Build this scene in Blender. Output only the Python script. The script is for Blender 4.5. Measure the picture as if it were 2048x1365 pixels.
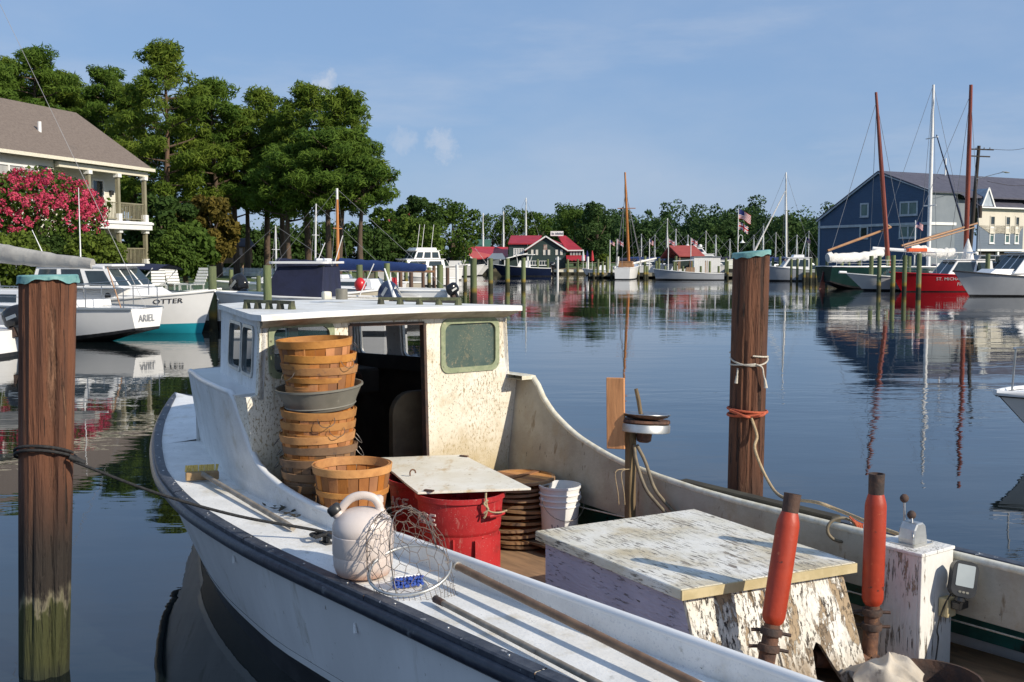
import bpy, bmesh, math, random
import numpy as np
from mathutils import Vector, Matrix
from mathutils.geometry import tessellate_polygon
R = math.radians
SC = bpy.context.scene
for o in list(bpy.data.objects): bpy.data.objects.remove(o)
COL = SC.collection
random.seed(7)

# ------------------------------------------------------------------ camera
FPX, CAMH, PITCH = 2196.0, 2.3, math.atan(170.5 / 2196.0)
cd = bpy.data.cameras.new('camera'); cam = bpy.data.objects.new('camera', cd); COL.objects.link(cam)
cam.location = (0, 0, CAMH); cam.rotation_euler = (R(90) - PITCH, 0, 0)
cd.sensor_fit = 'HORIZONTAL'; cd.sensor_width = 36; cd.lens = 36 * FPX / 2048
cd.clip_start = .1; cd.clip_end = 4000
SC.camera = cam
# ------------------------------------------------------------------ sun and sky
SUN_EL, SUN_AZ = 29.0, (0.81, -0.585)      # direction towards the sun, seen from above
sv = Vector((SUN_AZ[0], SUN_AZ[1], 0)).normalized() * math.cos(R(SUN_EL)); sv.z = math.sin(R(SUN_EL))
ld = bpy.data.lights.new('sun', 'SUN'); ld.energy = 4.9; ld.angle = R(.5); ld.color = (1, .90, .75)
sun = bpy.data.objects.new('sun', ld); COL.objects.link(sun); sun.location = (40, -30, 60)
sun.rotation_euler = (-sv).to_track_quat('-Z', 'Y').to_euler()
W = bpy.data.worlds.new('World'); SC.world = W; W.use_nodes = True
wt = W.node_tree; wt.nodes.clear()
def wn(t, **k):
    n = wt.nodes.new(t)
    for a, v in k.items(): setattr(n, a, v)
    return n
sky = wn('ShaderNodeTexSky', sky_type='NISHITA', sun_disc=False, sun_elevation=R(SUN_EL),
         sun_rotation=math.atan2(SUN_AZ[0], SUN_AZ[1]), altitude=0, air_density=1.0, dust_density=.5, ozone_density=3.0)
bg = wn('ShaderNodeBackground'); wo = wn('ShaderNodeOutputWorld'); bg.inputs[1].default_value = .12
tc = wn('ShaderNodeTexCoord')
def cloud(scale, stretch, lo, hi, seed, amt):
    mp = wn('ShaderNodeMapping'); mp.inputs['Scale'].default_value = stretch; mp.inputs['Location'].default_value = (seed, seed * .7, 0)
    nz = wn('ShaderNodeTexNoise'); nz.inputs['Scale'].default_value = scale; nz.inputs['Detail'].default_value = 7; nz.inputs['Roughness'].default_value = .58
    rp = wn('ShaderNodeMapRange', interpolation_type='SMOOTHSTEP')
    rp.inputs[1].default_value = lo; rp.inputs[2].default_value = hi; rp.inputs[4].default_value = amt
    wt.links.new(tc.outputs['Generated'], mp.inputs[0]); wt.links.new(mp.outputs[0], nz.inputs['Vector']); wt.links.new(nz.outputs[0], rp.inputs[0])
    return rp.outputs[0]
def wmath(op, a, b):
    n = wn('ShaderNodeMath', operation=op)
    for i, x in enumerate((a, b)):
        if isinstance(x, (int, float)): n.inputs[i].default_value = x
        else: wt.links.new(x, n.inputs[i])
    return n.outputs[0]
def puff(d, rad, amt):                    # a small cumulus in direction d
    vm = wn('ShaderNodeVectorMath', operation='DISTANCE'); vm.inputs[1].default_value = d
    mp = wn('ShaderNodeVectorMath', operation='MULTIPLY'); mp.inputs[1].default_value = (1, 1, 1.0)
    wt.links.new(tc.outputs['Generated'], mp.inputs[0]); wt.links.new(mp.outputs[0], vm.inputs[0])
    nz = wn('ShaderNodeTexNoise'); nz.inputs['Scale'].default_value = 48; nz.inputs['Detail'].default_value = 7; nz.inputs['Roughness'].default_value = .7
    wt.links.new(tc.outputs['Generated'], nz.inputs['Vector'])
    s = wmath('ADD', vm.outputs['Value'], wmath('MULTIPLY', wmath('SUBTRACT', nz.outputs[0], .5), rad * 2.2))
    rp = wn('ShaderNodeMapRange', interpolation_type='SMOOTHSTEP')
    rp.inputs[1].default_value = rad; rp.inputs[2].default_value = rad * .2; rp.inputs[3].default_value = 0; rp.inputs[4].default_value = amt
    wt.links.new(s, rp.inputs[0]); return rp.outputs[0]
def ray(px, py):
    u = (px - 1024) / FPX; v = (682.5 - py) / FPX
    return Vector((u, math.cos(PITCH) + v * math.sin(PITCH), -math.sin(PITCH) + v * math.cos(PITCH)))
msk = wmath('MAXIMUM', cloud(2.6, (1, 1, 4.5), .46, .74, 3.3, .42), cloud(1.3, (1, 1, 2.6), .42, .68, 8.1, .40))
for px, py, rad, am in ((650, 168, .017, .75), (888, 290, .021, .55), (806, 284, .018, .42), (1310, 352, .016, .36), (1150, 345, .015, .12), (980, 410, .02, .14)):
    msk = wmath('MAXIMUM', msk, puff(ray(px, py).normalized(), rad, am))
veil = wn('ShaderNodeMix', data_type='RGBA'); veil.inputs[0].default_value = .78; veil.inputs[7].default_value = (1.95, 3.15, 5.3, 1)   # thin even summer haze
wt.links.new(sky.outputs[0], veil.inputs[6])
mx = wn('ShaderNodeMix', data_type='RGBA'); mx.inputs[7].default_value = (4.6, 5.1, 6.0, 1)
wt.links.new(msk, mx.inputs[0]); wt.links.new(veil.outputs[2], mx.inputs[6])
wt.links.new(mx.outputs[2], bg.inputs[0]); wt.links.new(bg.outputs[0], wo.inputs[0])
SC.view_settings.view_transform = 'Standard'; SC.view_settings.look = 'None'
SC.view_settings.exposure = 0.05; SC.view_settings.gamma = 1; SC.view_settings.use_curve_mapping = False
SC.render.engine = 'CYCLES'

# ------------------------------------------------------------------ geometry helpers
def at_y(px, py, Y):
    d = ray(px, py); return Vector((d.x * Y / d.y, Y, CAMH + d.z * Y / d.y))
def at_z(px, py, z):
    d = ray(px, py); k = (z - CAMH) / d.z; return Vector((d.x * k, d.y * k, z))
MW = {}
def reg(o, par):
    COL.objects.link(o)
    if par is not None: o.parent = par
    return o
def thing(name, label, cat, loc=(0, 0, 0), rotz=0.0, group=None):
    o = bpy.data.objects.new(name, None); o.empty_display_size = .2; COL.objects.link(o)
    o.location = loc; o.rotation_euler = (0, 0, rotz)
    o['label'] = label; o['category'] = cat
    if group: o['group'] = group
    MW[o.name] = Matrix.Translation(Vector(loc)) @ Matrix.Rotation(rotz, 4, 'Z')
    return o
def tag(o, label=None, cat=None, group=None, kind=None):
    if label: o['label'] = label
    if cat: o['category'] = cat
    if group: o['group'] = group
    if kind: o['kind'] = kind
    return o
def copy_tree(o, parent=None):
    c = o.copy(); COL.objects.link(c); c.parent = parent
    for ch in o.children: copy_tree(ch, c)
    if o.name in MW: MW[c.name] = MW[o.name]
    return c
def spl(xs, ys, x):
    """smooth interpolation through given points"""
    n = len(xs)
    if x <= xs[0]: return ys[0]
    if x >= xs[-1]: return ys[-1]
    i = max(k for k in range(n - 1) if xs[k] <= x)
    def m(k):
        if k == 0: return (ys[1] - ys[0]) / (xs[1] - xs[0])
        if k == n - 1: return (ys[-1] - ys[-2]) / (xs[-1] - xs[-2])
        a = (ys[k] - ys[k - 1]) / (xs[k] - xs[k - 1]); b = (ys[k + 1] - ys[k]) / (xs[k + 1] - xs[k])
        return 0 if a * b <= 0 else 2 * a * b / (a + b)
    hh = xs[i + 1] - xs[i]; t = (x - xs[i]) / hh
    return ((2*t**3 - 3*t*t + 1) * ys[i] + (t**3 - 2*t*t + t) * hh * m(i) + (-2*t**3 + 3*t*t) * ys[i+1] + (t**3 - t*t) * hh * m(i+1))
def lin(a, b, n): return [a + (b - a) * i / (n - 1) for i in range(n)]
def rr(x0, x1, y0, y1, r, n=5):
    p = []
    for cx, cy, a0 in ((x1 - r, y1 - r, 0), (x0 + r, y1 - r, 90), (x0 + r, y0 + r, 180), (x1 - r, y0 + r, 270)):
        for i in range(n + 1):
            a = R(a0 + 90 * i / n); p.append((cx + r * math.cos(a), cy + r * math.sin(a)))
    return p
def curve(pts, n=8):
    """Catmull-Rom through points"""
    P = [Vector(p) for p in pts]; P = [2 * P[0] - P[1]] + P + [2 * P[-1] - P[-2]]; out = []
    for i in range(1, len(P) - 2):
        a, b, c, d = P[i-1], P[i], P[i+1], P[i+2]
        for k in range(n):
            t = k / n
            out.append(.5 * (2*b + (c - a)*t + (2*a - 5*b + 4*c - d)*t*t + (3*b - a - 3*c + d)*t**3))
    out.append(P[-2]); return out
class MB:
    def __init__(s): s.v = []; s.f = []
    def add(s, v, f):
        k = len(s.v); s.v += [Vector(p) for p in v]; s.f += [tuple(i + k for i in q) for q in f]; return s
    def box(s, x0, x1, y0, y1, z0, z1, M=None):
        v = [Vector((x, y, z)) for z in (z0, z1) for y in (y0, y1) for x in (x0, x1)]
        if M is not None: v = [M @ p for p in v]
        return s.add(v, [(0, 2, 3, 1), (4, 5, 7, 6), (0, 1, 5, 4), (2, 6, 7, 3), (0, 4, 6, 2), (1, 3, 7, 5)])
    def bar(s, p, q, w, h=None, up=(0, 0, 1)):
        """rectangular bar from p to q, width w (sideways), height h (up)"""
        p, q = Vector(p), Vector(q); h = w if h is None else h
        d = (q - p).normalized(); u = Vector(up)
        if abs(d.dot(u)) > .98: u = Vector((0, 1, 0))
        sd = d.cross(u).normalized(); u = sd.cross(d).normalized(); v = []
        for c in (p, q):
            for a, b in ((-1, -1), (1, -1), (1, 1), (-1, 1)): v.append(c + sd * a * w / 2 + u * b * h / 2)
        return s.add(v, [(3, 2, 1, 0), (4, 5, 6, 7), (0, 1, 5, 4), (1, 2, 6, 5), (2, 3, 7, 6), (3, 0, 4, 7)])
    def tube(s, pts, r, n=8, caps=True, sq=None, up=None):
        P = [Vector(p) for p in pts]; m = len(P); rs = r if isinstance(r, (list, tuple)) else [r] * m
        T = [(P[min(i + 1, m - 1)] - P[max(i - 1, 0)]).normalized() for i in range(m)]
        u = Vector(up) if up else (Vector((0, 0, 1)) if abs(T[0].z) < .9 else Vector((1, 0, 0)))
        v = []
        for i in range(m):
            u = (u - T[i] * u.dot(T[i]))
            u = u.normalized() if u.length > 1e-6 else T[i].orthogonal().normalized()
            w = T[i].cross(u); su = sq if sq else 1
            for k in range(n):
                a = 2 * math.pi * k / n; v.append(P[i] + (w * math.cos(a) + u * math.sin(a) * su) * rs[i])
        f = [(i*n + k, i*n + (k+1) % n, (i+1)*n + (k+1) % n, (i+1)*n + k) for i in range(m - 1) for k in range(n)]
        if caps: f += [tuple(range(n - 1, -1, -1)), tuple(range((m-1)*n, m*n))]
        return s.add(v, f)
    def lathe(s, prof, n=20, M=None, caps=True, a0=0.0, a1=2 * math.pi):
        full = abs(a1 - a0 - 2 * math.pi) < 1e-6; nn = n if full else n + 1
        v = [Vector((r * math.cos(a0 + (a1 - a0) * k / n), r * math.sin(a0 + (a1 - a0) * k / n), z)) for r, z in prof for k in range(nn)]
        if M is not None: v = [M @ p for p in v]
        f = []
        for i in range(len(prof) - 1):
            for k in range(n):
                k2 = (k + 1) % nn; f.append((i*nn + k, i*nn + k2, (i+1)*nn + k2, (i+1)*nn + k))
        if caps and full:
            f.append(tuple(range(n - 1, -1, -1))); j = (len(prof) - 1) * nn; f.append(tuple(range(j, j + n)))
        return s.add(v, f)
    def grid(s, rows, closed=False, flip=False):
        n = len(rows[0]); v = [p for r in rows for p in r]; f = []
        for i in range(len(rows) - 1):
            for k in range(n if closed else n - 1):
                q = (i*n + k, i*n + (k+1) % n, (i+1)*n + (k+1) % n, (i+1)*n + k)
                f.append(q[::-1] if flip else q)
        return s.add(v, f)
    def plate(s, outer, holes, th, fn):
        """flat plate with holes in (u,v); fn(u,v,w) -> point, w in 0..th"""
        loops = [list(outer)] + [list(h) for h in holes]
        tri = tessellate_polygon([[Vector((u, v, 0)) for u, v in l] for l in loops])
        flat = [p for l in loops for p in l]; n = len(flat)
        vv = [fn(u, v, 0) for u, v in flat] + [fn(u, v, th) for u, v in flat]
        f = [tuple(t) for t in tri] + [tuple(i + n for i in t[::-1]) for t in tri]; o = 0
        for l in loops:
            m = len(l)
            for i in range(m):
                a, b = o + i, o + (i + 1) % m; f.append((a, b, b + n, a + n))
            o += m
        return s.add(vv, f)
    def build(s, name, mat, parent=None, smooth=None, bev=0, local=False, seg=1):
        me = bpy.data.meshes.new(name); v = s.v
        if parent is not None and not local:
            inv = MW[parent.name].inverted(); v = [inv @ p for p in v]
        me.from_pydata([tuple(p) for p in v], [], s.f)
        bm = bmesh.new(); bm.from_mesh(me); bmesh.ops.recalc_face_normals(bm, faces=bm.faces)
        if bev:
            ed = [e for e in bm.edges if len(e.link_faces) == 2 and e.calc_face_angle(0) > .6]
            bmesh.ops.bevel(bm, geom=ed, offset=bev, segments=seg, affect='EDGES', clamp_overlap=True)
        bm.to_mesh(me); bm.free()
        me.materials.append(mat if not isinstance(mat, str) else MT[mat])
        if smooth:
            me.polygons.foreach_set('use_smooth', [True] * len(me.polygons)); me.set_sharp_from_angle(angle=R(smooth if smooth is not True else 40))
        o = bpy.data.objects.new(name, me); reg(o, parent)
        if parent is not None: MW[o.name] = MW[parent.name]
        else: MW[o.name] = Matrix.Identity(4)
        return o
def recenter(o, loc):
    """put a top-level mesh's origin at loc"""
    L = Vector(loc); o.data.transform(Matrix.Translation(-L)); o.location = L; MW[o.name] = Matrix.Translation(L); return o
def solo(mb, name, mat, label, cat, loc, group=None, smooth=None, bev=0):
    return tag(recenter(mb.build(name, mat, None, smooth, bev), loc), label, cat, group)

# ------------------------------------------------------------------ materials
MT = {}
def mk(name, c1, c2=None, scale=4, stretch=(1, 1, 1), lo=.35, hi=.65, rough=.6, metal=0, bump=0, bscale=None, bstretch=None, spots=(),
       zg=(), rand=0, transl=0, spec=.5, alpha=1, bdist=.01, wave=None, coat=0, detail=5, peel=0):
    m = bpy.data.materials.new(name); m.use_nodes = True; t = m.node_tree; t.nodes.clear(); lk = t.links.new
    def nd(ty, **k):
        n = t.nodes.new(ty)
        for a, v in k.items(): setattr(n, a, v)
        return n
    out = nd('ShaderNodeOutputMaterial'); bs = nd('ShaderNodeBsdfPrincipled'); tcn = nd('ShaderNodeTexCoord'); oi = nd('ShaderNodeObjectInfo')
    def noise(sc, st, det=5, ro=.6, off=0.0):
        mp = nd('ShaderNodeMapping'); mp.inputs['Scale'].default_value = st; lk(tcn.outputs['Object'], mp.inputs[0])
        if rand or off:
            cm = nd('ShaderNodeCombineXYZ'); mm = nd('ShaderNodeMath', operation='MULTIPLY_ADD')
            mm.inputs[1].default_value = 37; mm.inputs[2].default_value = off; lk(oi.outputs['Random'], mm.inputs[0])
            lk(mm.outputs[0], cm.inputs[0]); lk(mm.outputs[0], cm.inputs[1]); lk(cm.outputs[0], mp.inputs['Location'])
        n = nd('ShaderNodeTexNoise'); n.inputs['Scale'].default_value = sc; n.inputs['Detail'].default_value = det; n.inputs['Roughness'].default_value = ro
        lk(mp.outputs[0], n.inputs['Vector']); return n.outputs[0]
    def rng(x, a, b, c=0., d=1.):
        n = nd('ShaderNodeMapRange', interpolation_type='SMOOTHSTEP'); n.inputs[1].default_value = a; n.inputs[2].default_value = b
        n.inputs[3].default_value = c; n.inputs[4].default_value = d; lk(x, n.inputs[0]); return n.outputs[0]
    def mix(fac, a, b):
        n = nd('ShaderNodeMix', data_type='RGBA')
        for i, x in ((0, fac), (6, a), (7, b)):
            if isinstance(x, (float, int)): n.inputs[i].default_value = x
            elif isinstance(x, tuple): n.inputs[i].default_value = (*x[:3], 1)
            else: lk(x, n.inputs[i])
        return n.outputs[2]
    c2 = c2 or tuple(x * .8 for x in c1)
    nz = noise(scale, stretch, detail)
    col = mix(rng(nz, lo, hi), c1, c2)
    masks = []
    for i, sp in enumerate(spots):                      # (colour, scale, lo, hi, stretch)
        st = sp[4] if len(sp) > 4 else (1, 1, 1)
        mk_ = rng(noise(sp[1], st, 6, .65, off=3.1 * (i + 1)), sp[2], sp[3])
        if len(sp) > 5:                                 # clustered: (scale, lo, hi)
            ml = nd('ShaderNodeMath', operation='MULTIPLY'); lk(mk_, ml.inputs[0]); lk(rng(noise(sp[5][0], (1, 1, 1), 4, .55, off=9.7 * (i + 1)), sp[5][1], sp[5][2]), ml.inputs[1]); mk_ = ml.outputs[0]
        masks.append(mk_)
        col = mix(mk_, col, sp[0])
    for zc in zg:                                       # (colour, z_full, z_none, jitter, jitter scale)
        sx = nd('ShaderNodeSeparateXYZ'); lk(tcn.outputs['Object'], sx.inputs[0])
        j = nd('ShaderNodeMath', operation='MULTIPLY_ADD'); lk(noise(zc[4], (1, 1, .4)), j.inputs[0]); j.inputs[1].default_value = zc[3]; lk(sx.outputs[2], j.inputs[2])
        col = mix(rng(j.outputs[0], zc[1] + zc[3] * .5, zc[2] + zc[3] * .5), zc[0], col) if zc[1] < zc[2] else mix(rng(j.outputs[0], zc[2] + zc[3] * .5, zc[1] + zc[3] * .5), col, zc[0])
    if rand:
        hs = nd('ShaderNodeHueSaturation'); lk(col, hs.inputs['Color'])
        lk(rng(oi.outputs['Random'], 0, 1, 1 - rand, 1 + rand), hs.inputs['Value'])
        mm = nd('ShaderNodeMath', operation='FRACT'); m2 = nd('ShaderNodeMath', operation='MULTIPLY'); m2.inputs[1].default_value = 17.3
        lk(oi.outputs['Random'], m2.inputs[0]); lk(m2.outputs[0], mm.inputs[0]); lk(rng(mm.outputs[0], 0, 1, 1 - rand * .25, 1 + rand * .25), hs.inputs['Saturation'])
        col = hs.outputs[0]
    lk(col, bs.inputs['Base Color']); bs.inputs['Roughness'].default_value = rough; bs.inputs['Metallic'].default_value = metal
    bs.inputs['Specular IOR Level'].default_value = spec; bs.inputs['Coat Weight'].default_value = coat
    if bump:
        bp = nd('ShaderNodeBump'); bp.inputs['Strength'].default_value = bump; bp.inputs['Distance'].default_value = bdist
        if wave:                                        # (axis, period, sharp): boards, shingles
            sx = nd('ShaderNodeSeparateXYZ'); lk(tcn.outputs['Object'], sx.inputs[0])
            dv = nd('ShaderNodeMath', operation='DIVIDE'); dv.inputs[1].default_value = wave[1]; lk(sx.outputs[wave[0]], dv.inputs[0])
            fr = nd('ShaderNodeMath', operation='FRACT'); lk(dv.outputs[0], fr.inputs[0])
            inv = nd('ShaderNodeMath', operation='SUBTRACT'); inv.inputs[0].default_value = 1; lk(fr.outputs[0], inv.inputs[1]); lk(inv.outputs[0], bp.inputs['Height'])
        else:
            hgt = noise(bscale or scale, bstretch or stretch, 6)
            if peel:
                for mm_ in masks:
                    sb = nd('ShaderNodeMath', operation='MULTIPLY_ADD'); lk(mm_, sb.inputs[0]); sb.inputs[1].default_value = -peel; lk(hgt, sb.inputs[2]); hgt = sb.outputs[0]
            lk(hgt, bp.inputs['Height'])
        lk(bp.outputs[0], bs.inputs['Normal'])
    sh = bs.outputs[0]
    if transl:
        tr = nd('ShaderNodeBsdfTranslucent'); lk(col, tr.inputs[0]); ms = nd('ShaderNodeMixShader'); ms.inputs[0].default_value = transl
        lk(sh, ms.inputs[1]); lk(tr.outputs[0], ms.inputs[2]); sh = ms.outputs[0]
    if alpha < 1:
        tr = nd('ShaderNodeBsdfTransparent'); ms = nd('ShaderNodeMixShader'); ms.inputs[0].default_value = alpha
        lk(tr.outputs[0], ms.inputs[1]); lk(sh, ms.inputs[2])
        if masks:
            ad = nd('ShaderNodeMath', operation='MAXIMUM'); lk(masks[0], ad.inputs[0]); ad.inputs[1].default_value = alpha; lk(ad.outputs[0], ms.inputs[0])
        sh = ms.outputs[0]
    lk(sh, out.inputs[0]); MT[name] = m; return m
mk('plain_white', (.80, .80, .78), (.72, .72, .70), 3, rough=.35)
mk('boat_white', (.80, .80, .79), (.70, .71, .71), 1.5, rough=.28, spots=[((.55, .53, .48), 3, .66, .85, (1, 1, .3))])
mk('old_white', (.74, .74, .70), (.62, .62, .58), 5, rough=.55, bump=.15, bscale=40, spots=[((.42, .40, .34), 9, .62, .75), ((.10, .10, .09), 42, .70, .76)])
mk('deck_white', (.80, .80, .78), (.70, .70, .68), 6, rough=.6, bump=.25, bscale=60, spots=[((.45, .44, .40), 14, .60, .75), ((.08, .08, .07), 40, .67, .71), ((.55, .51, .42), 3.5, .54, .75), ((.62, .63, .64), 90, .55, .65)])
mk('hull_white', (.76, .76, .76), (.66, .66, .66), 2.5, (1, 1, .3), rough=.42, bump=.08, bscale=4, spots=[((.44, .42, .37), 5, .57, .75, (1, 1, .10)), ((.25, .23, .19), 34, .66, .71, (1, 1, .5))])
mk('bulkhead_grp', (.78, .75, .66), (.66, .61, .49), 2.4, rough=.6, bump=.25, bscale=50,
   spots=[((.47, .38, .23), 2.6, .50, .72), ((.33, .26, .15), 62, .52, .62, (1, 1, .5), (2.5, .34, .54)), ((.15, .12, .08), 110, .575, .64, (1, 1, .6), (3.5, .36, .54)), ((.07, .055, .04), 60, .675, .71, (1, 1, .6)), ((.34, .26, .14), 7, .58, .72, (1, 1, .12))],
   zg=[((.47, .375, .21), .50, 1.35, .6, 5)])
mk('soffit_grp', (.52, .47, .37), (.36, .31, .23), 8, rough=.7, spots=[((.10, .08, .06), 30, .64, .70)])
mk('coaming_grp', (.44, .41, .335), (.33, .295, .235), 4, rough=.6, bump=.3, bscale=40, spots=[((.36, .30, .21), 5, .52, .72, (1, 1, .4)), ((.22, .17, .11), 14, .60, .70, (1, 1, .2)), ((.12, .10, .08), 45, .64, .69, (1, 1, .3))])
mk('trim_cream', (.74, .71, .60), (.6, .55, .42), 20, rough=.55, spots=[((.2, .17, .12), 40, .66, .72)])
mk('rail_navy', (.010, .013, .026), (.022, .028, .045), 14, rough=.30, bump=.3, bscale=25, spots=[((.45, .46, .48), 28, .70, .74), ((.14, .15, .17), 9, .60, .72)])
mk('rail_worn', (.030, .035, .050), (.06, .066, .082), 18, rough=.5, bump=.3, bscale=30, spots=[((.42, .42, .43), 20, .64, .69), ((.02, .022, .03), 12, .6, .7)])
mk('bottom_black', (.012, .013, .016), (.03, .03, .032), 6, rough=.45)
mk('teal_paint', (.03, .20, .17), (.02, .11, .10), 5, rough=.6, bump=.3, bscale=30, spots=[((.05, .045, .03), 7, .55, .68)])
mk('sole_wood', (.36, .22, .12), (.24, .15, .085), 3, (1, 6, 1), rough=.75, bump=.2, bscale=30, bstretch=(1, 8, 1), spots=[((.12, .085, .055), 5, .58, .75)])
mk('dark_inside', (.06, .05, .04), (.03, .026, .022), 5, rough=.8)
mk('seat_tan', (.16, .125, .08), (.11, .085, .055), 6, rough=.7)
mk('gasket', (.29, .32, .20), (.21, .25, .15), 20, rough=.7, spots=[((.10, .10, .06), 34, .60, .66), ((.40, .38, .24), 14, .6, .7)])
mk('glass_dirty', (.075, .115, .105), (.11, .15, .13), 5, rough=.18, alpha=.84, spots=[((.22, .21, .15), 30, .52, .64, (1, 1, 1), (4, .38, .58)), ((.30, .27, .19), 85, .57, .64, (1, 1, 1), (6, .40, .58))])
mk('glass_clear', (.03, .07, .08), (.035, .08, .09), 4, rough=.04, alpha=.22, spec=.6)
mk('glass_dark', (.02, .03, .035), (.03, .045, .05), 2, rough=.04, spec=.8)
mk('glass_side', (.03, .05, .055), None, 2, rough=.02, spec=1.0)
mk('roof_white', (.78, .78, .75), (.66, .65, .60), 7, rough=.6, bump=.2, bscale=50, spots=[((.30, .25, .17), 16, .66, .72), ((.08, .065, .05), 34, .70, .74)])
mk('mossy_wood', (.05, .05, .035), (.11, .12, .06), 12, rough=.85, bump=.5, bscale=40)
mk('peel_top', (.74, .73, .68), (.62, .59, .49), 3, rough=.7, bump=.6, bscale=70, bstretch=(.14, 1, 1), bdist=.005, peel=.5,
   spots=[((.52, .45, .31), 2.2, .45, .66), ((.26, .225, .18), 36, .55, .59, (.16, 1, 1), (3.5, .42, .60)), ((.13, .115, .095), 95, .56, .59, (.12, 1, 1), (5, .36, .56)), ((.22, .19, .16), 11, .63, .65, (.25, 1, 1))])
mk('peel_shaded', (.47, .47, .62), (.40, .40, .54), 4, rough=.6, bump=.9, bscale=60, bstretch=(.2, 1, 1), bdist=.008, peel=.5,  # violet base puts the box's port-side shade into the colour; cracks are wear
   spots=[((.16, .155, .18), 80, .585, .62, (.2, 1, 1), (4, .36, .54)), ((.10, .095, .10), 34, .65, .67, (.25, 1, 1)), ((.20, .19, .17), 11, .69, .70, (.6, 1, 1))])
mk('peel_aft', (.78, .76, .71), (.68, .65, .57), 3, rough=.7, bump=1.0, bscale=55, bstretch=(1, 1, .12), bdist=.010, peel=.8,
   spots=[((.36, .27, .17), 10, .54, .57, (1, 1, .10)), ((.24, .18, .12), 34, .54, .57, (1, 1, .07), (4, .38, .56)), ((.06, .05, .042), 70, .555, .58, (1, 1, .085), (6, .38, .56))], zg=[((.27, .205, .135), .02, .26, .5, 11)])
mk('peel_post', (.76, .75, .72), (.67, .66, .62), 4, rough=.65, bump=.9, bscale=55, bstretch=(1, 1, .12), bdist=.008, peel=.7,
   spots=[((.30, .245, .185), 9, .62, .64, (1, 1, .25)), ((.14, .12, .095), 64, .555, .58, (1, 1, .09), (5, .43, .62))])
mk('ply_edge', (.55, .46, .27), (.45, .37, .2), 12, rough=.8, bump=.2, bscale=40)
mk('rust', (.16, .075, .045), (.06, .035, .028), 14, rough=.85, bump=.6, bscale=40, spots=[((.24, .11, .05), 25, .58, .7)])
mk('rust_dark', (.045, .033, .03), (.09, .05, .035), 16, rough=.8, bump=.5, bscale=40)
mk('muffler_red', (.40, .042, .014), (.32, .033, .012), 6, rough=.5, bump=.2, bscale=30, spots=[((.07, .025, .018), 13, .64, .68), ((.50, .12, .05), 24, .62, .72)])
mk('steel', (.55, .54, .52), (.42, .41, .39), 8, rough=.32, metal=1, spots=[((.25, .16, .1), 14, .64, .75)])
mk('alu', (.60, .60, .58), (.48, .48, .46), 10, rough=.45, metal=.9, spots=[((.4, .38, .30), 9, .6, .75)])
mk('wire', (.22, .21, .20), (.12, .10, .085), 20, rough=.5, metal=.6)
mk('wire_rust', (.13, .11, .10), (.20, .15, .11), 30, rough=.7, metal=.3)
mk('black_rope', (.012, .012, .013), (.03, .03, .03), 60, (1, 1, 1), rough=.8, bump=.6, bscale=120)
mk('tan_rope', (.46, .36, .22), (.36, .26, .15), 60, rough=.9, bump=.6, bscale=150)
mk('orange_rope', (.50, .12, .05), (.36, .07, .035), 60, rough=.9, bump=.6, bscale=150)
mk('white_rope', (.62, .58, .50), (.5, .45, .37), 60, rough=.9, bump=.6, bscale=150)
mk('blue_rope', (.01, .09, .32), (.01, .06, .24), 60, rough=.8)
mk('hose_tan', (.20, .16, .10), (.12, .10, .07), 20, rough=.6)
mk('basket_wood', (.43, .175, .050), (.29, .110, .032), 6, (1, 1, .5), rough=.75, rand=.36, bump=.3, bscale=40, bstretch=(1, 1, .2), spots=[((.16, .075, .035), 9, .60, .75)])
mk('basket_old', (.25, .135, .062), (.16, .088, .044), 7, (1, 1, .5), rough=.8, rand=.30, bump=.3, bscale=40, bstretch=(1, 1, .2), spots=[((.11, .08, .06), 8, .52, .68)])
mk('basket_band', (.52, .245, .070), (.38, .165, .046), 8, (1, 1, 1), rough=.7, rand=.22, bump=.2, bscale=50, spots=[((.18, .09, .05), 12, .62, .72)])
mk('basket_band_old', (.28, .165, .085), (.20, .115, .060), 8, rough=.8, rand=.25, bump=.2, bscale=50, spots=[((.12, .08, .06), 9, .55, .68)])
mk('grey_tub', (.20, .19, .16), (.15, .145, .12), 6, rough=.55, spots=[((.28, .26, .22), 10, .6, .75)])
mk('can_red', (.46, .022, .024), (.36, .017, .020), 5, rough=.55, bump=.15, bscale=60, spots=[((.46, .13, .11), 34, .56, .70, (1, 1, .35), (3, .40, .6)), ((.20, .03, .025), 5, .56, .75), ((.52, .30, .26), 110, .63, .68)])
mk('can_letter', (.62, .50, .48), (.5, .36, .34), 20, rough=.6, spots=[((.5, .03, .03), 25, .56, .62)])
mk('ply_white', (.80, .77, .68), (.72, .67, .55), 4, rough=.65, bump=.15, bscale=30, spots=[((.56, .42, .24), 7, .53, .70, (1, .35, 1)), ((.42, .34, .22), 22, .60, .70), ((.30, .25, .18), 48, .66, .71)])
mk('bucket_white', (.80, .80, .79), (.74, .74, .73), 5, rough=.4, spots=[((.56, .54, .50), 8, .64, .78)])
mk('bucket_print', (.30, .31, .33), None, 5, rough=.5)
mk('jug_plastic', (.72, .64, .59), (.66, .56, .50), 5, rough=.38, transl=.12, spots=[((.50, .30, .22), 7, .62, .8)], zg=[((.46, .27, .19), .0, .07, .05, 12)])
mk('black_plastic', (.014, .014, .015), (.03, .03, .03), 12, rough=.35)
mk('screen_grey', (.42, .46, .46), (.34, .38, .39), 2, rough=.15)
mk('pole_grey', (.30, .26, .21), (.20, .165, .125), 14, (1, 1, 1), rough=.6, spots=[((.12, .09, .07), 16, .6, .7)])
mk('pole_brown', (.22, .13, .07), (.15, .085, .045), 10, rough=.45, spots=[((.3, .22, .14), 16, .62, .72)])
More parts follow.
